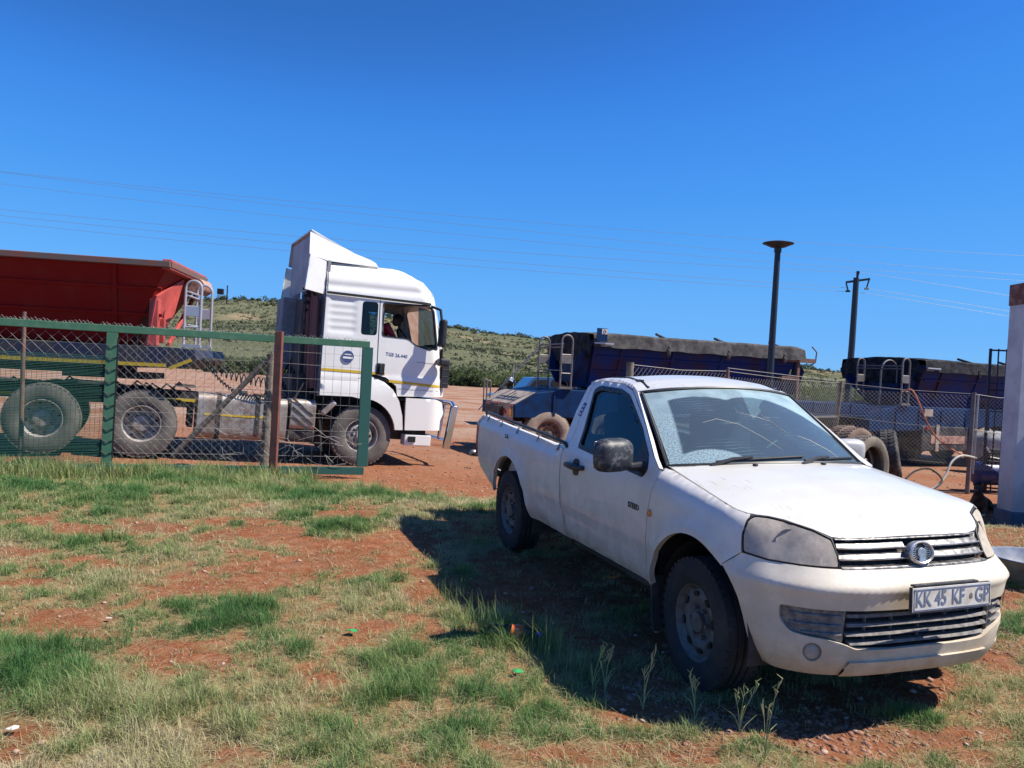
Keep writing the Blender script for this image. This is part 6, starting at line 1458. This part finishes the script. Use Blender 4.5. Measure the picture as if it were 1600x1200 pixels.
# compressor
cm=empty('air_compressor',Matrix.Translation((9.15,15.55,0))@Matrix.Rotation(math.radians(8),4,'Z'),'blue horizontal air compressor tank beside the barred gate','compressor')
mat('tank_blue',(.02,.05,.20),.4,col2=(.03,.04,.10),ns=4)
q=MB(); q.lathe([(.001,-.50),(.12,-.49),(.20,-.45),(.225,-.38),(.225,.38),(.20,.45),(.12,.49),(.001,.50)],28,Matrix.Translation((.2,0,.36))@Matrix.Rotation(math.radians(90),4,'Z')); q.build('tank','tank_blue',cm,smooth=True)
q=MB(); q.box((.2,0,.60),(.6,.3,.03)); q.box((.1,0,.72),(.22,.22,.22)); q.cyl((.38,-.1,.72),(.38,.12,.72),.10,14)
for x in (-.12,.5): q.box((x,0,.10),(.05,.3,.22))
q.build('motor','chassis_dark',cm,bevel=.01)
q=MB()
for x in (.42,.50): 
    for z in (.31,.40): q.box((x,-.228,z),(.05,.006,.045))
q.build('tank_lettering','plate_white',cm)
q=MB(); q.cyl((-.2,-.1,.95),(-.02,-.1,.72),.018,8); q.cyl((-.05,-.12,.68),(.25,-.12,.64),.012,6); q.build('handle_bar','tube_light',cm)
# wrapped drum beyond the bars
dm=empty('wrapped_drum',Matrix.Translation(P(1553,735,19.5)*1.),'pale sheet thrown over a machine behind the barred gate','machine')
mat('pale_sheet',(.36,.38,.38),.8,col2=(.20,.21,.21),ns=4)
q=MB(); 
for i in range(9):
    pass
n=40; vs=[]
for i in range(9):
    t=i/8
    for j in range(n):
        a=2*math.pi*j/n; r=(.50+.06*math.sin(a*7)*t+.04*math.sin(a*3))*math.sin(min(1,t*1.6+.02)*math.pi/2)*(1+.05*t); vs.append((r*math.cos(a),r*.8*math.sin(a),.95-.62*t**1.6+.05*math.sin(a*5)*t))
q.add(vs,[(i*n+j,(i+1)*n+j,(i+1)*n+(j+1)%n,i*n+(j+1)%n) for i in range(8) for j in range(n)]); q.build('sheet','pale_sheet',dm,smooth=True,ang=80)
q=MB(); q.box((0,0,.35),(.7,.5,.5)); 
for x in (-.35,.35): q.cyl((x,-.25,.2),(x,-.3,.2),.18,14)
q.build('machine_body','black',dm,bevel=.03)
# hoses
def hose(name,pts,r,m,lab,cat='hose',grp=None):
    pts=[Vector(p) for p in pts]; out=[]
    for i in range(len(pts)-1):
        p0=pts[max(0,i-1)];p1=pts[i];p2=pts[i+1];p3=pts[min(len(pts)-1,i+2)]
        for k in range(8):
            t=k/8; out.append(.5*((2*p1)+(p2-p0)*t+(2*p0-5*p1+4*p2-p3)*t*t+(3*p1-p0-3*p2+p3)*t**3))
    out.append(pts[-1]); q=MB(); q.tube(out,r,7); o=q.build(name,m,None,smooth=True); return tag(o,lab,cat,grp)
mat('orange_hose',(.50,.17,.09),.6); mat('pale_hose',(.42,.42,.38),.6); mat('black_hose',(.03,.03,.03),.6)
hose('air_hose',[P(1412,612,15.45),P(1424,609,15.4),P(1434,625,15.35),P(1446,655,15.3),P(1462,682,15.2),P(1480,697,15.1),P(1498,708,15.0),P(1520,716,15.1)],.016,'orange_hose','orange-red hose draped over the top of the chain-link fence')
hose('air_hose',[P(1526,716,15.1),P(1503,712,14.9),P(1487,722,14.8),P(1478,742,14.7),P(1466,758,14.6),P(1450,767,14.5),P(1436,770,14.4)],.020,'pale_hose','pale grey hose looping from the fence post to the ground')
hose('air_hose',[P(1415,748,14.6),P(1430,736,14.7),P(1450,732,14.75),P(1466,741,14.7),P(1472,752,14.6),P(1462,762,14.5),P(1447,770,14.4)],.018,'black_hose','black hose looping on the red ground below the fence')
# tyre pile
def old_tyre(name,c,ax,m,lab,R=.52,w=.28,tilt=0):
    R4=Matrix.Translation(c)@Vector(ax).normalized().to_track_quat('Y','Z').to_matrix().to_4x4()
    t=empty(name,R4,lab,'tyre','tyres piled by the fence'); h=w/2; ri=R*.64
    q=MB(); q.lathe([(ri,h*.55),(ri*1.03,h*.85),(lerp(ri,R,.4),h*1.05),(lerp(ri,R,.75),h),(R*.97,h*.85),(R,h*.62),(R,h*.3),(R-.012,h*.28),(R-.012,h*.2),(R,h*.18),(R,-h*.18),(R-.012,-h*.2),(R-.012,-h*.28),(R,-h*.3),(R,-h*.62),(R*.97,-h*.85),(lerp(ri,R,.75),-h),(lerp(ri,R,.4),-h*1.05),(ri*1.03,-h*.85),(ri,-h*.55),(ri*1.08,-h*.5),(R*.90,-h*.7),(R*.93,0),(R*.90,h*.7),(ri*1.08,h*.5)],48,closed=True)
    q.build('carcass',m,t,smooth=True,ang=40)
    q=MB()
    for j in range(40):
        a=2*math.pi*j/40
        for sg in (1,-1):
            B4=Matrix.Rotation(-a,4,'Y')@Matrix.Translation((R*.995,sg*h*.45,0))@Matrix.Rotation(.3*sg,4,'X'); q.add([B4@Vector(v) for v in [(x*.010,y*h*.34,z*R*.050) for x in(-1,1) for y in(-1,1) for z in(-1,1)]],[(0,1,3,2),(4,6,7,5),(0,4,5,1),(2,3,7,6),(0,2,6,4),(1,5,7,3)])
    q.build('tread',m,t); return t
mat('old_tyre_brown',(.15,.105,.085),.95,col2=(.24,.17,.13),ns=4); mat('old_tyre_black',(.035,.035,.038),.9,col2=(.12,.11,.10),ns=5); mat('old_tyre_dusty',(.20,.175,.14),.95,col2=(.12,.10,.085),ns=4)
axv=(.58,-.80,.04)
old_tyre('old_tyre',P(1354,728,14.0),axv,'old_tyre_dusty','large dusty tyre standing upright in front of the pile, its open hole facing the camera')
old_tyre('old_tyre',P(1338,712,14.9),(.52,-.85,.12),'old_tyre_brown','brown worn tyre just behind the large upright tyre',.51)
old_tyre('old_tyre',P(1322,707,15.6),(.50,-.86,.10),'old_tyre_brown','brown tyre at the back of the pile below the timber fence post',.52)
old_tyre('old_tyre',P(1391,712,15.5),(.88,-.42,.18),'old_tyre_black','dark ribbed tyre leaning on the fence at the right of the pile',.50,.30)
# a blue double-cab parked far behind the trailer
def small_truck():
    t=empty('parked_car',frame((.15,27.5,0.),12),'blue pickup with glinting windscreen parked far behind the blue trailer','car')
    mat('car_blue',(.05,.12,.24),.3,coat=.5)
    q=MB(); q.plate(rounded([(-.7,.45),(-.7,1.05),(.2,1.15),(3.9,1.1),(4.1,.95),(4.1,.45)],.08),0,1.75); q.build('body','car_blue',t,bevel=.04)
    q=MB(); q.plate(rounded([(.1,1.12),(.62,1.70),(1.9,1.74),(2.6,1.14)],.06),.10,1.65); cb=q.build('cabin','car_blue',t,bevel=.05)
    q=MB(); q.add([(.28,.085,1.18),(.66,.085,1.60),(1.15,.085,1.64),(1.15,.085,1.18)],[(0,1,2,3)]); q.add([(1.25,.085,1.18),(1.25,.085,1.64),(1.86,.085,1.66),(2.35,.085,1.18)],[(0,1,2,3)]); q.build('side_window','truck_glass_dark' if 'truck_glass_dark' in MAT else 'black',cb)
    q=MB(); q.add([(2.57,.2,1.20),(1.96,.25,1.70),(1.96,1.5,1.70),(2.57,1.55,1.20)],[(0,1,2,3)]); q.build('windscreen','chrome',cb)
    for x in (.2,3.2):
        for y,sd in ((.12,-1),(1.63,1)): wheel(t,(x,y,.36),.36,.22,.20,sd,'steel')
small_truck()
# man in a cap behind the trailer
mn=empty('person',Matrix.Translation((-.32,20.2,0)),'man in a blue and white cap and black top, bending beside the blue trailer','person')
hz=.0
J=[(0,0,.95,.15,.12),(.03,-.02,1.10,.15,.11),(.10,-.05,1.27,.18,.12),(.16,-.06,1.40,.15,.10),(.20,-.06,1.47,.06,.06),
   (.10,-.26,1.38,.07,.07),(.22,-.36,1.14,.05,.05),(.44,-.34,1.06,.038,.038),(.12,.16,1.38,.07,.07),(.30,.22,1.16,.05,.05),(.52,.16,1.10,.038,.038)]
skin_body('torso',J,[(0,1),(1,2),(2,3),(3,4),(3,5),(5,6),(6,7),(3,8),(8,9),(9,10)],'black_cloth',mn)
skin_body('legs',[(0,0,.93,.15,.12),(-.01,-.11,.88,.10,.10),(.03,-.13,.48,.07,.07),(0,-.13,.08,.05,.05),(.12,-.13,.04,.05,.035),(-.01,.11,.88,.10,.10),(.04,.13,.48,.07,.07),(-.04,.14,.08,.05,.05),(.08,.14,.04,.05,.035)],[(0,1),(1,2),(2,3),(3,4),(0,5),(5,6),(6,7),(7,8)],'trouser',mn)
hm_=head('head',Vector((.27,-.08,1.58)),Matrix.Rotation(math.radians(-35),3,'Z')@Matrix.Rotation(math.radians(25),3,'Y'),'skin_dark',mn,'cap_blue')
q=MB(); R_=Matrix.Rotation(math.radians(-35),3,'Z')@Matrix.Rotation(math.radians(25),3,'Y'); q.add([Vector((.27,-.08,1.58))+R_@Vector(v) for v in ((.07,-.08,.055),(.13,-.06,.045),(.18,-.02,.04),(.18,.02,.04),(.13,.06,.045),(.07,.08,.055),(.07,-.08,.065),(.13,-.06,.055),(.18,-.02,.05),(.18,.02,.05),(.13,.06,.055),(.07,.08,.065))],[(0,1,2,3,4,5),(6,7,8,9,10,11),(0,1,7,6),(1,2,8,7),(2,3,9,8),(3,4,10,9),(4,5,11,10)]); q.build('cap_peak','cap_blue',hm_)
hand('hand',Vector((.44,-.34,1.06)),Matrix.Rotation(math.radians(20),3,'Y'),'skin_dark',mn); hand('hand',Vector((.52,.16,1.10)),Matrix.Rotation(math.radians(20),3,'Y'),'skin_dark',mn)
a=P(757,613,19.9); b=P(858,527,19.2); post('tarp_pole',tuple(P(748,640,20.0)),tuple(P(850,535,19.2)),.016,'tube_light','long thin pale rod slanting up past the man to the trailer ladder','pole',6)
post('thin_stake',tuple(P(801,640,20.5)),tuple(P(803,569,20.5)),.012,'tube_light','short thin upright rod just right of the bending man','rod',6)
# basin and bits on the ground
bs_=empty('metal_basin',Matrix.Translation((4.55,6.85,gz(Vector((4.55,6.85,0)))-.01)),'shallow galvanised basin on the ground at the right edge','basin')
mat('galv',(.36,.38,.41),.4,.6,col2=(.24,.25,.27),ns=5)
q=MB(); q.lathe([(.001,.0),(.30,.0),(.34,.03),(.42,.205),(.435,.21),(.44,.215),(.435,.222),(.415,.215),(.335,.04),(.30,.012),(.001,.012)],44,Matrix.Rotation(math.radians(90),4,'X')); q.build('basin_shell','galv',bs_,smooth=True)
# dog lying in the shade
mat('dog_coat',(.16,.085,.045),.95,col2=(.05,.035,.025),ns=7,lo=.45,hi=.6); mat('dog_pale',(.50,.42,.34),.95)
dg=empty('dog',Matrix.Translation((7.42,12.75,0.0))@Matrix.Rotation(math.radians(235),4,'Z')@Matrix.Scale(.85,4),'brown and black dog lying in the shade beside the white pillar','dog')
skin_body('dog_body',[(-.42,0,.16,.11,.12),(-.20,0,.17,.12,.14),(.05,0,.19,.13,.16),(.28,0,.24,.11,.14),(.42,0,.36,.075,.09),(.50,0,.45,.06,.07),
  (-.40,-.12,.10,.07,.09),(-.20,-.22,.07,.05,.05),(-.40,-.27,.04,.035,.035),(-.22,-.30,.03,.03,.03),(-.40,.12,.09,.07,.08),(-.25,.22,.06,.045,.045),(-.42,.26,.04,.03,.03),
  (.30,-.11,.12,.05,.06),(.40,-.13,.04,.035,.035),(.64,-.14,.03,.03,.028),(.30,.11,.12,.05,.06),(.42,.13,.04,.035,.035),(.66,.13,.03,.03,.028),
  (-.56,.02,.10,.035,.035),(-.72,.10,.05,.02,.02),(-.84,.20,.04,.014,.014)],
  [(0,1),(1,2),(2,3),(3,4),(4,5),(0,6),(6,7),(7,8),(8,9),(0,10),(10,11),(11,12),(3,13),(13,14),(14,15),(3,16),(16,17),(17,18),(0,19),(19,20),(20,21)],'dog_coat',dg)
dh_=skin_body('dog_head',[(.48,0,.47,.065,.07),(.56,0,.49,.075,.07),(.64,0,.46,.05,.045),(.72,0,.44,.036,.032),(.76,0,.435,.026,.024)],[(0,1),(1,2),(2,3),(3,4)],'dog_coat',dg)
q=MB()
for s in (-1,1): q.add([(.52,s*.045,.53),(.56,s*.075,.53),(.50,s*.085,.60),(.49,s*.07,.52)],[(0,1,2),(0,2,3),(1,2,3)]); 
q.build('ear','dog_coat',dh_); q=MB(); q.ball((.785,0,.44),.016,8,6); q.ball((.615,-.045,.50),.009,8,6); q.ball((.615,.045,.50),.009,8,6); q.build('nose_and_eyes','black',dh_,smooth=True)
q=MB(); q.ball((.68,-.14,.03),(.05,.035,.028),10,6); q.ball((.70,.13,.03),(.05,.035,.028),10,6); q.build('paw','dog_pale',dg,smooth=True)
# plastic bottle and litter
bt=PG(800,1004); 
glass('clear_plastic',(.80,.85,.86),.1,1.45); mat('label_orange',(.60,.12,.02),.5); mat('cap_blue_plastic',(.03,.06,.45),.4); mat('green_plastic',(.03,.30,.09),.4)
bo_=empty('plastic_bottle',Matrix.Translation(bt+Vector((0,0,.06)))@Matrix.Rotation(math.radians(-3),4,'Z'),'clear plastic drink bottle with orange label lying in the grass','bottle')
Rb=Matrix.Rotation(math.radians(-90),4,'Z')
q=MB(); q.lathe([(.001,-.15),(.045,-.148),(.05,-.13),(.048,-.05),(.05,-.04),(.05,.05),(.048,.07),(.03,.12),(.014,.145),(.014,.165)],26,Rb); q.build('bottle_body','clear_plastic',bo_,smooth=True)
q=MB(); q.lathe([(.0515,-.005),(.0515,.065)],26,Rb); q.build('label','label_orange',bo_,smooth=True)
q=MB(); q.lathe([(.0525,.018),(.0525,.040)],8,Rb); q.build('label_patch','plate_white',bo_,smooth=True)
q=MB(); q.lathe([(.017,.150),(.017,.178),(.001,.178)],18,Rb); q.build('bottle_cap','cap_blue_plastic',bo_,smooth=True)
def scrap(px,py,s,m,lab,cat='litter',seed=0):
    random.seed(seed); p=PG(px,py); q=MB(); k=7; vs=[(0,0,.5*s)]+[(s*(.6+.6*random.random())*math.cos(2*math.pi*i/k),s*(.5+.5*random.random())*math.sin(2*math.pi*i/k),.12*s+random.random()*.35*s) for i in range(k)]
    vs+=[(v[0],v[1],v[2]-.06*s) for v in vs]
    q.add(vs,[(0,i+1,(i+1)%k+1) for i in range(k)]+[(k+1,k+2+(i+1)%k,k+2+i) for i in range(k)]+[(i+1,k+2+i,k+2+(i+1)%k,(i+1)%k+1) for i in range(k)])
    o=q.build('wrapper',m,None); o.location=p+Vector((0,0,.02)); return tag(o,lab,cat)
scrap(550,993,.045,'green_plastic','crumpled bright green wrapper on the red soil',seed=1)
scrap(808,1056,.035,'green_plastic','small green plastic scrap right below the drink bottle',seed=2)
scrap(424,766,.07,'cap_blue_plastic','small blue wrapper in the grass near the red-brown post',seed=3)
scrap(120,1048,.022,'plate_white','thin pale scrap lying in the grass at lower left',seed=4)
scrap(18,1148,.03,'plate_white','white scrap at the lower left corner of the grass',seed=5)
scrap(170,972,.02,'plate_white','small pale blue-white scrap in the grass left of centre',seed=6)
# ================================================================ vegetation
def blades(name,N,xr,yr,hfun,seed,attr_fn,kind='stuff',label=None,wid=.0045,parent=None,pos=None,bend=.6):
    r=np.random.default_rng(seed)
    if pos is None:
        x=[];y=[];tot=0
        while tot<N:
            n=N*2; yy=yr[0]+(yr[1]-yr[0])*r.random(n)**1.35; half=np.minimum(yy*.72+1.9,xr); xx=(r.random(n)*2-1)*half
            keep=r.random(n)<(half/xr)*.9+.1
            g,l=grass_mask(xx,yy); cl=fbm(xx,yy,9,2,41); p=g**1.15*np.clip((cl-.34)*4.2,0.04,1.4)
            k=(r.random(n)<p)&keep; x.append(xx[k]);y.append(yy[k]);tot+=k.sum()
        x=np.concatenate(x)[:N];y=np.concatenate(y)[:N]
    else: x,y=pos
    n=len(x); g,l=grass_mask(x,y); z=ground_z(x,y)
    h=hfun(x,y,g,l,r); a=r.random(n)*2*np.pi; b=bend*(.4+1.2*r.random(n)); w=wid*(.6+.8*r.random(n))*np.clip(y/6,.8,2.4)
    dx=np.cos(a);dy=np.sin(a); px=-dy;py=dx
    V=np.empty((n,5,3),np.float32)
    for k,(t,ww) in enumerate(((0,1.),(.5,.75))):
        cx=x+dx*b*h*t*t; cy=y+dy*b*h*t*t; cz=z-.004+h*t*(1-.25*b*t)
        V[:,2*k,0]=cx-px*w*ww/2;V[:,2*k,1]=cy-py*w*ww/2;V[:,2*k,2]=cz
        V[:,2*k+1,0]=cx+px*w*ww/2;V[:,2*k+1,1]=cy+py*w*ww/2;V[:,2*k+1,2]=cz
    V[:,4,0]=x+dx*b*h;V[:,4,1]=y+dy*b*h;V[:,4,2]=z+h*np.maximum(.25,1-.45*b)
    base=np.arange(n)[:,None]*5; loops=np.concatenate([base+np.array([0,1,3,2]),base+np.array([2,3,4])],1).ravel()
    me=bpy.data.meshes.new(name); me.vertices.add(5*n); me.vertices.foreach_set('co',V.ravel()); me.loops.add(7*n); me.loops.foreach_set('vertex_index',loops.astype(np.int32))
    me.polygons.add(2*n); st=(np.arange(n)[:,None]*7+np.array([0,4])).ravel(); me.polygons.foreach_set('loop_start',st.astype(np.int32)); me.polygons.foreach_set('loop_total',np.tile([4,3],n).astype(np.int32)); me.update()
    at=me.attributes.new('tone','FLOAT','POINT'); tone=np.clip(attr_fn(x,y,g,l,r),0,1); at.data.foreach_set('value',np.repeat(tone,5).astype(np.float32))
    me.materials.append(MAT['grass_blade']); o=bpy.data.objects.new(name,me); link(o,parent)
    if kind: o['kind']=kind
    return o
def grass_mat():
    m=bpy.data.materials.new('grass_blade'); m.use_nodes=True; n=m.node_tree.nodes; l=m.node_tree.links; b=n['Principled BSDF']; b.inputs['Roughness'].default_value=.6; b.inputs['Specular IOR Level'].default_value=.25
    a=n.new('ShaderNodeAttribute'); a.attribute_name='tone'; cr=n.new('ShaderNodeValToRGB'); e=cr.color_ramp; e.elements[0].position=0; e.elements[0].color=(.085,.20,.060,1); e.elements[1].position=1; e.elements[1].color=(.60,.52,.34,1)
    for p,c in ((.3,(.17,.285,.09)),(.55,(.34,.36,.15)),(.75,(.48,.44,.24))): q=e.elements.new(p); q.color=(*c,1)
    l.new(a.outputs['Fac'],cr.inputs[0]); l.new(cr.outputs[0],b.inputs['Base Color'])
    t=n.new('ShaderNodeBsdfTranslucent'); l.new(cr.outputs[0],t.inputs[0]); x=n.new('ShaderNodeMixShader'); x.inputs[0].default_value=.4; l.new(b.outputs[0],x.inputs[1]); l.new(t.outputs[0],x.inputs[2]); l.new(x.outputs[0],n['Material Output'].inputs[0]); MAT['grass_blade']=m
grass_mat()
def under_car(x,y): # wheels: no grass through the tyres
    return 0
def hf(x,y,g,l,r): return (.60+1.9*np.clip(fbm(x,y,7,3,77)-.25,0,1)**1.3*1.6)*(.018+.045*r.random(len(x))**1.8)*(.6+.9*g)*(1+.35*l)*(1+.9*np.clip((y-10)/1.2,0,1)*(x<-1.5))
def tn(x,y,g,l,r): return .54-.16*l-.22*(g-.4)+(fbm(x,y,1.3,3,51)-.5)*1.5+(r.random(len(x))-.5)*.5
blades('grass',640000,10.5,(2.9,12.2),hf,1,tn,wid=.0042)
# straw lying flat
def hf2(x,y,g,l,r): return .03+.07*r.random(len(x))
_n=90000; _r=np.random.default_rng(77); _y=2.9+9.6*_r.random(_n)**1.35; _x=(_r.random(_n)*2-1)*np.minimum(10,_y*.7+1.7); _k=fbm(_x,_y,3.5,3,91)>.44; _x,_y=_x[_k],_y[_k]
blades('straw_litter',0,0,(0,0),lambda x,y,g,l,r:.02+.05*r.random(len(x))**2,12,lambda x,y,g,l,r:.72+.5*(r.random(len(x))-.4),pos=(_x,_y),wid=.0028,bend=2.6)
blades('dry_straw',90000,10.,(2.9,12.),hf2,2,lambda x,y,g,l,r:.85+.3*(r.random(len(x))-.5),wid=.0032,bend=2.0)
# tall tufts along the gate foot and dotted over the plot
r=np.random.default_rng(5)
def ring(cx,cy,n,s): return cx+r.normal(size=n)*s, cy+r.normal(size=n)*s
gx=[];gy=[]
for i in range(150):
    t=r.random(); p=G0+GU*(-2.+t*6.4); n=int(30+50*r.random()); a,b=ring(p.x-.1+r.normal()*.15,p.y-.25-abs(r.normal())*.35,n,.07); gx.append(a);gy.append(b)
gx=np.concatenate(gx);gy=np.concatenate(gy)
blades('tall_grass',0,0,(0,0),lambda x,y,g,l,r:.10+.26*r.random(len(x))**1.3,6,lambda x,y,g,l,r:.42+.6*(r.random(len(x))-.45),pos=(gx,gy),wid=.0046,bend=.45)
def tuft(px,py,n,s,h,tone,lab,seed,w=.0042):
    p=PG(px,py); rr=np.random.default_rng(seed); a=p.x+rr.normal(size=n)*s;b=p.y+rr.normal(size=n)*s*.8
    o=blades('grass_tuft',0,0,(0,0),lambda x,y,g,l,r:h*(.35+.65*r.random(len(x))),seed,lambda x,y,g,l,r:tone+.3*(r.random(len(x))-.5),kind=None,pos=(a,b),wid=w,bend=.42); tag(o,lab,'grass tuft','tall grass tufts beside the pickup'); return o
tuft(778,988,200,.10,.30,.35,'tall grass tuft growing over the left end of the drink bottle',21)
tuft(862,1030,80,.05,.34,.45,'slender grass tuft just right of the drink bottle',22)
tuft(700,945,60,.06,.26,.45,'thin grass tuft at the edge of the cab shadow left of the bottle',23)
tuft(470,700+60,120,.12,.3,.4,'green grass tuft in front of the red-brown gate post',24)
def stalk(px,py,h,lean,seed,lab):
    random.seed(seed); p=PG(px,py); q=MB()
    for k in range(3):
        L=h*1.12*(.55+.45*random.random()); dx=lean+random.uniform(-.28,.28); dy=random.uniform(-.1,.1); pts=[p+Vector((dx*L*t*t,dy*L*t,L*t)) for t in (0,.25,.5,.75,1)]
        q.tube(pts,[.0022,.0020,.0017,.0014,.0008],5)
        for t in (.78,.84,.9,.95): c=p+Vector((dx*L*t*t,dy*L*t,L*t)); q.tube([c,c+Vector((random.uniform(-.012,.02),0,.03)),c+Vector((random.uniform(-.02,.03),0,.05))],[.0018,.0024,.0006],5)
    for k in range(3): d=random.uniform(-.6,.6); q.tube([p+Vector((0,0,.03*k)),p+Vector((.05*d,0,.04*k+.05)),p+Vector((.14*d,.02,.03*k+.09))],[.002,.002,.0005],4)
    o=q.build('seeding_grass','straw_green',None,smooth=True); return tag(o,lab,'grass stalk','seeding grass stalks in front of the pickup')
mat('straw_green',(.34,.36,.14),.7,col2=(.40,.36,.17),ns=9)
stalk(1155,1148,.30,.05,31,'bushy seeding grass stalk right of the front wheel, leftmost of a pair')
stalk(1195,1185,.34,.16,32,'leaning seeding grass stalk below the fog lamp, bent to the right')
stalk(1085,1125,.20,-.2,33,'short seeding grass stalk below the front wheel, bent to the left')
stalk(1005,1110,.28,.12,34,'seeding grass stalk at the shadow edge below the pickup sill')
stalk(945,1085,.26,-.05,35,'thin seeding grass stalk at the shadow edge, right of the red stones')
stalk(925,1080,.24,.2,36,'seeding grass stalk with curled head, left of its taller neighbour')
# loose stones: far more than one could count
mat('stone',(.25,.10,.055),.9,col2=(.33,.19,.13),ns=9,bump=.4,bs=60); mat('stone_pale',(.48,.33,.25),.9,col2=(.30,.17,.12),ns=7)
def stones(name,pts,sizes,m,seed):
    rr=np.random.default_rng(seed); base=np.array([(1,0,0),(-1,0,0),(0,1,0),(0,-1,0),(0,0,1),(0,0,-1),(.7,.7,.3),(-.7,.6,.4),(.6,-.7,.4),(-.6,-.7,.3)],float)
    import bmesh
    bm=bmesh.new()
    for v in base: bm.verts.new(v)
    bmesh.ops.convex_hull(bm,input=bm.verts); bm.verts.index_update(); vv=np.array([v.co for v in bm.verts]); ff=[[v.index for v in f.verts] for f in bm.faces]; bm.free(); ff=np.array(ff)
    n=len(pts); V=vv[None]*(.75+.5*rr.random((n,len(vv),1)))*sizes[:,None,None]*np.array([1,.8,.55]); a=rr.random(n)*6.28; c,s=np.cos(a)[:,None],np.sin(a)[:,None]
    X=V[...,0]*c-V[...,1]*s; Y=V[...,0]*s+V[...,1]*c; V=np.stack([X,Y,V[...,2]],-1)+pts[:,None,:]
    Fc=(ff[None]+np.arange(n)[:,None,None]*len(vv)).reshape(-1,3); me=bpy.data.meshes.new(name); me.vertices.add(n*len(vv)); me.vertices.foreach_set('co',V.reshape(-1).astype(np.float32)); me.loops.add(Fc.size); me.loops.foreach_set('vertex_index',Fc.ravel().astype(np.int32)); me.polygons.add(len(Fc)); me.polygons.foreach_set('loop_start',np.arange(0,Fc.size,3,dtype=np.int32)); me.polygons.foreach_set('loop_total',np.full(len(Fc),3,np.int32)); me.update(); me.materials.append(MAT[m]); o=bpy.data.objects.new(name,me); link(o); o['kind']='stuff'; return o
rr=np.random.default_rng(9)
def scatter(n,f):
    x=[];y=[]
    t=0
    while t<n:
        yy=2.8+11*rr.random(4*n)**1.5; xx=(rr.random(4*n)*2-1)*np.minimum(10,yy*.72+.5); k=rr.random(4*n)<f(xx,yy); x.append(xx[k]);y.append(yy[k]);t+=k.sum()
    return np.concatenate(x)[:n],np.concatenate(y)[:n]
x,y=scatter(7000,lambda x,y:(1-grass_mask(x,y)[0])**2*(.10+.35*np.clip(x-.2,0,1)*np.clip(5.5-y,0,1)+.35*np.clip(x-2.6,0,1))); sz=.004+.014*rr.random(len(x))**3*(1+.5*(x>.5)); stones('gravel_stones',np.stack([x,y,ground_z(x,y)-.15*sz],1),sz,'stone',1)
x,y=scatter(900,lambda x,y:(1-grass_mask(x,y)[0])**2*.5); sz=.006+.022*rr.random(len(x))**3; stones('pale_stones',np.stack([x,y,ground_z(x,y)+.1*sz],1),sz,'stone_pale',2)
cx=[];cy=[]
for (px,py,k,sp) in ((1180,1145,150,.16),(1260,1140,190,.20),(1340,1130,120,.16),(1545,1010,150,.20),(1575,960,90,.15),(860,1065,10,.05),(1010,1085,60,.10)):
    p=PG(px,py); cx.append(p.x+rr.normal(size=k)*sp*1.4); cy.append(p.y+rr.normal(size=k)*sp*.7)
x=np.concatenate(cx);y=np.concatenate(cy); sz=.008+.022*rr.random(len(x))**2; stones('rubble_stones',np.stack([x,y,ground_z(x,y)-.1*sz],1),sz,'stone',4)
n=7000; y=12+rr.random(n)**1.4*30; x=(rr.random(n)*2-1)*y*.7; sz=.010+.025*rr.random(n)**3; stones('yard_gravel_stones',np.stack([x,y,ground_z(x,y)+.1*sz],1),sz,'stone',3)
# bushes at the foot of the ridge: each one a thing
mat('branch',(.10,.075,.05),.9)
def bush(px,py,Y,w,h,seed,lab,m='bush_leaf'):
    p=P(px,py,Y); zz=float(full_z(p.x,p.y)); t=empty('bush',Matrix.Translation((p.x,p.y,zz-.1)),lab,'bush','bushes at the foot of the ridge')
    r2=random.Random(seed); cs=[];rs=[];hs=[]
    for k in range(16): a=r2.random()*6.28; d=w*.5*r2.random()**.6; cs.append((d*math.cos(a),d*math.sin(a)*.6,-h*.12+h*.45*r2.random()*(1-d/w))); rs.append(w*(.13+.10*r2.random())); hs.append(h*(.35+.25*r2.random()))
    leaf_cloud('foliage',cs,rs,hs,260,.085*max(1,Y/60),m,parent=t)
    q=MB()
    for k in range(6): a=k*1.05; q.tube([(0,0,0),(.15*w*math.cos(a),.15*w*math.sin(a),h*.3),(.33*w*math.cos(a),.33*w*math.sin(a),h*.65)],[.05,.035,.012],6)
    q.build('stem','branch',t); return t
bl_=[(335,565,104,5,3.2,'scrubby bush at the ridge foot just right of the red trailer ladder'),(372,568,108,4.6,3.0,'bush at the ridge foot above the coiled air lines'),(408,572,103,5.0,3.4,'dark bush at the ridge foot just left of the red-brown post'),
 (716,603,100,5.6,3.0,'bush at the ridge foot immediately right of the white truck cab'),(742,604,98,4.6,3.1,'pale green bush at the ridge foot above the pickup tail'),(764,606,102,4.2,2.4,'small bush at the ridge foot left of the man in the cap'),
 (815,607,100,5.0,2.2,'low bush at the ridge foot between the man and the trailer ladder'),(848,610,99,3.6,1.9,'low bush glimpsed through the trailer ladder'),(1278,628,72,4.6,2.1,'wide rounded bush between the two blue trailers, left half'),(1302,629,76,5.0,2.6,'wide rounded bush beside the timber fence post, right of its neighbour'),(1345,632,80,4.2,2.4,'light green bush seen between the power pole and the right trailer')]
for k,(px,py,Y,w,h,lab) in enumerate(bl_): bush(px,py,Y,w,h,60+k,lab)
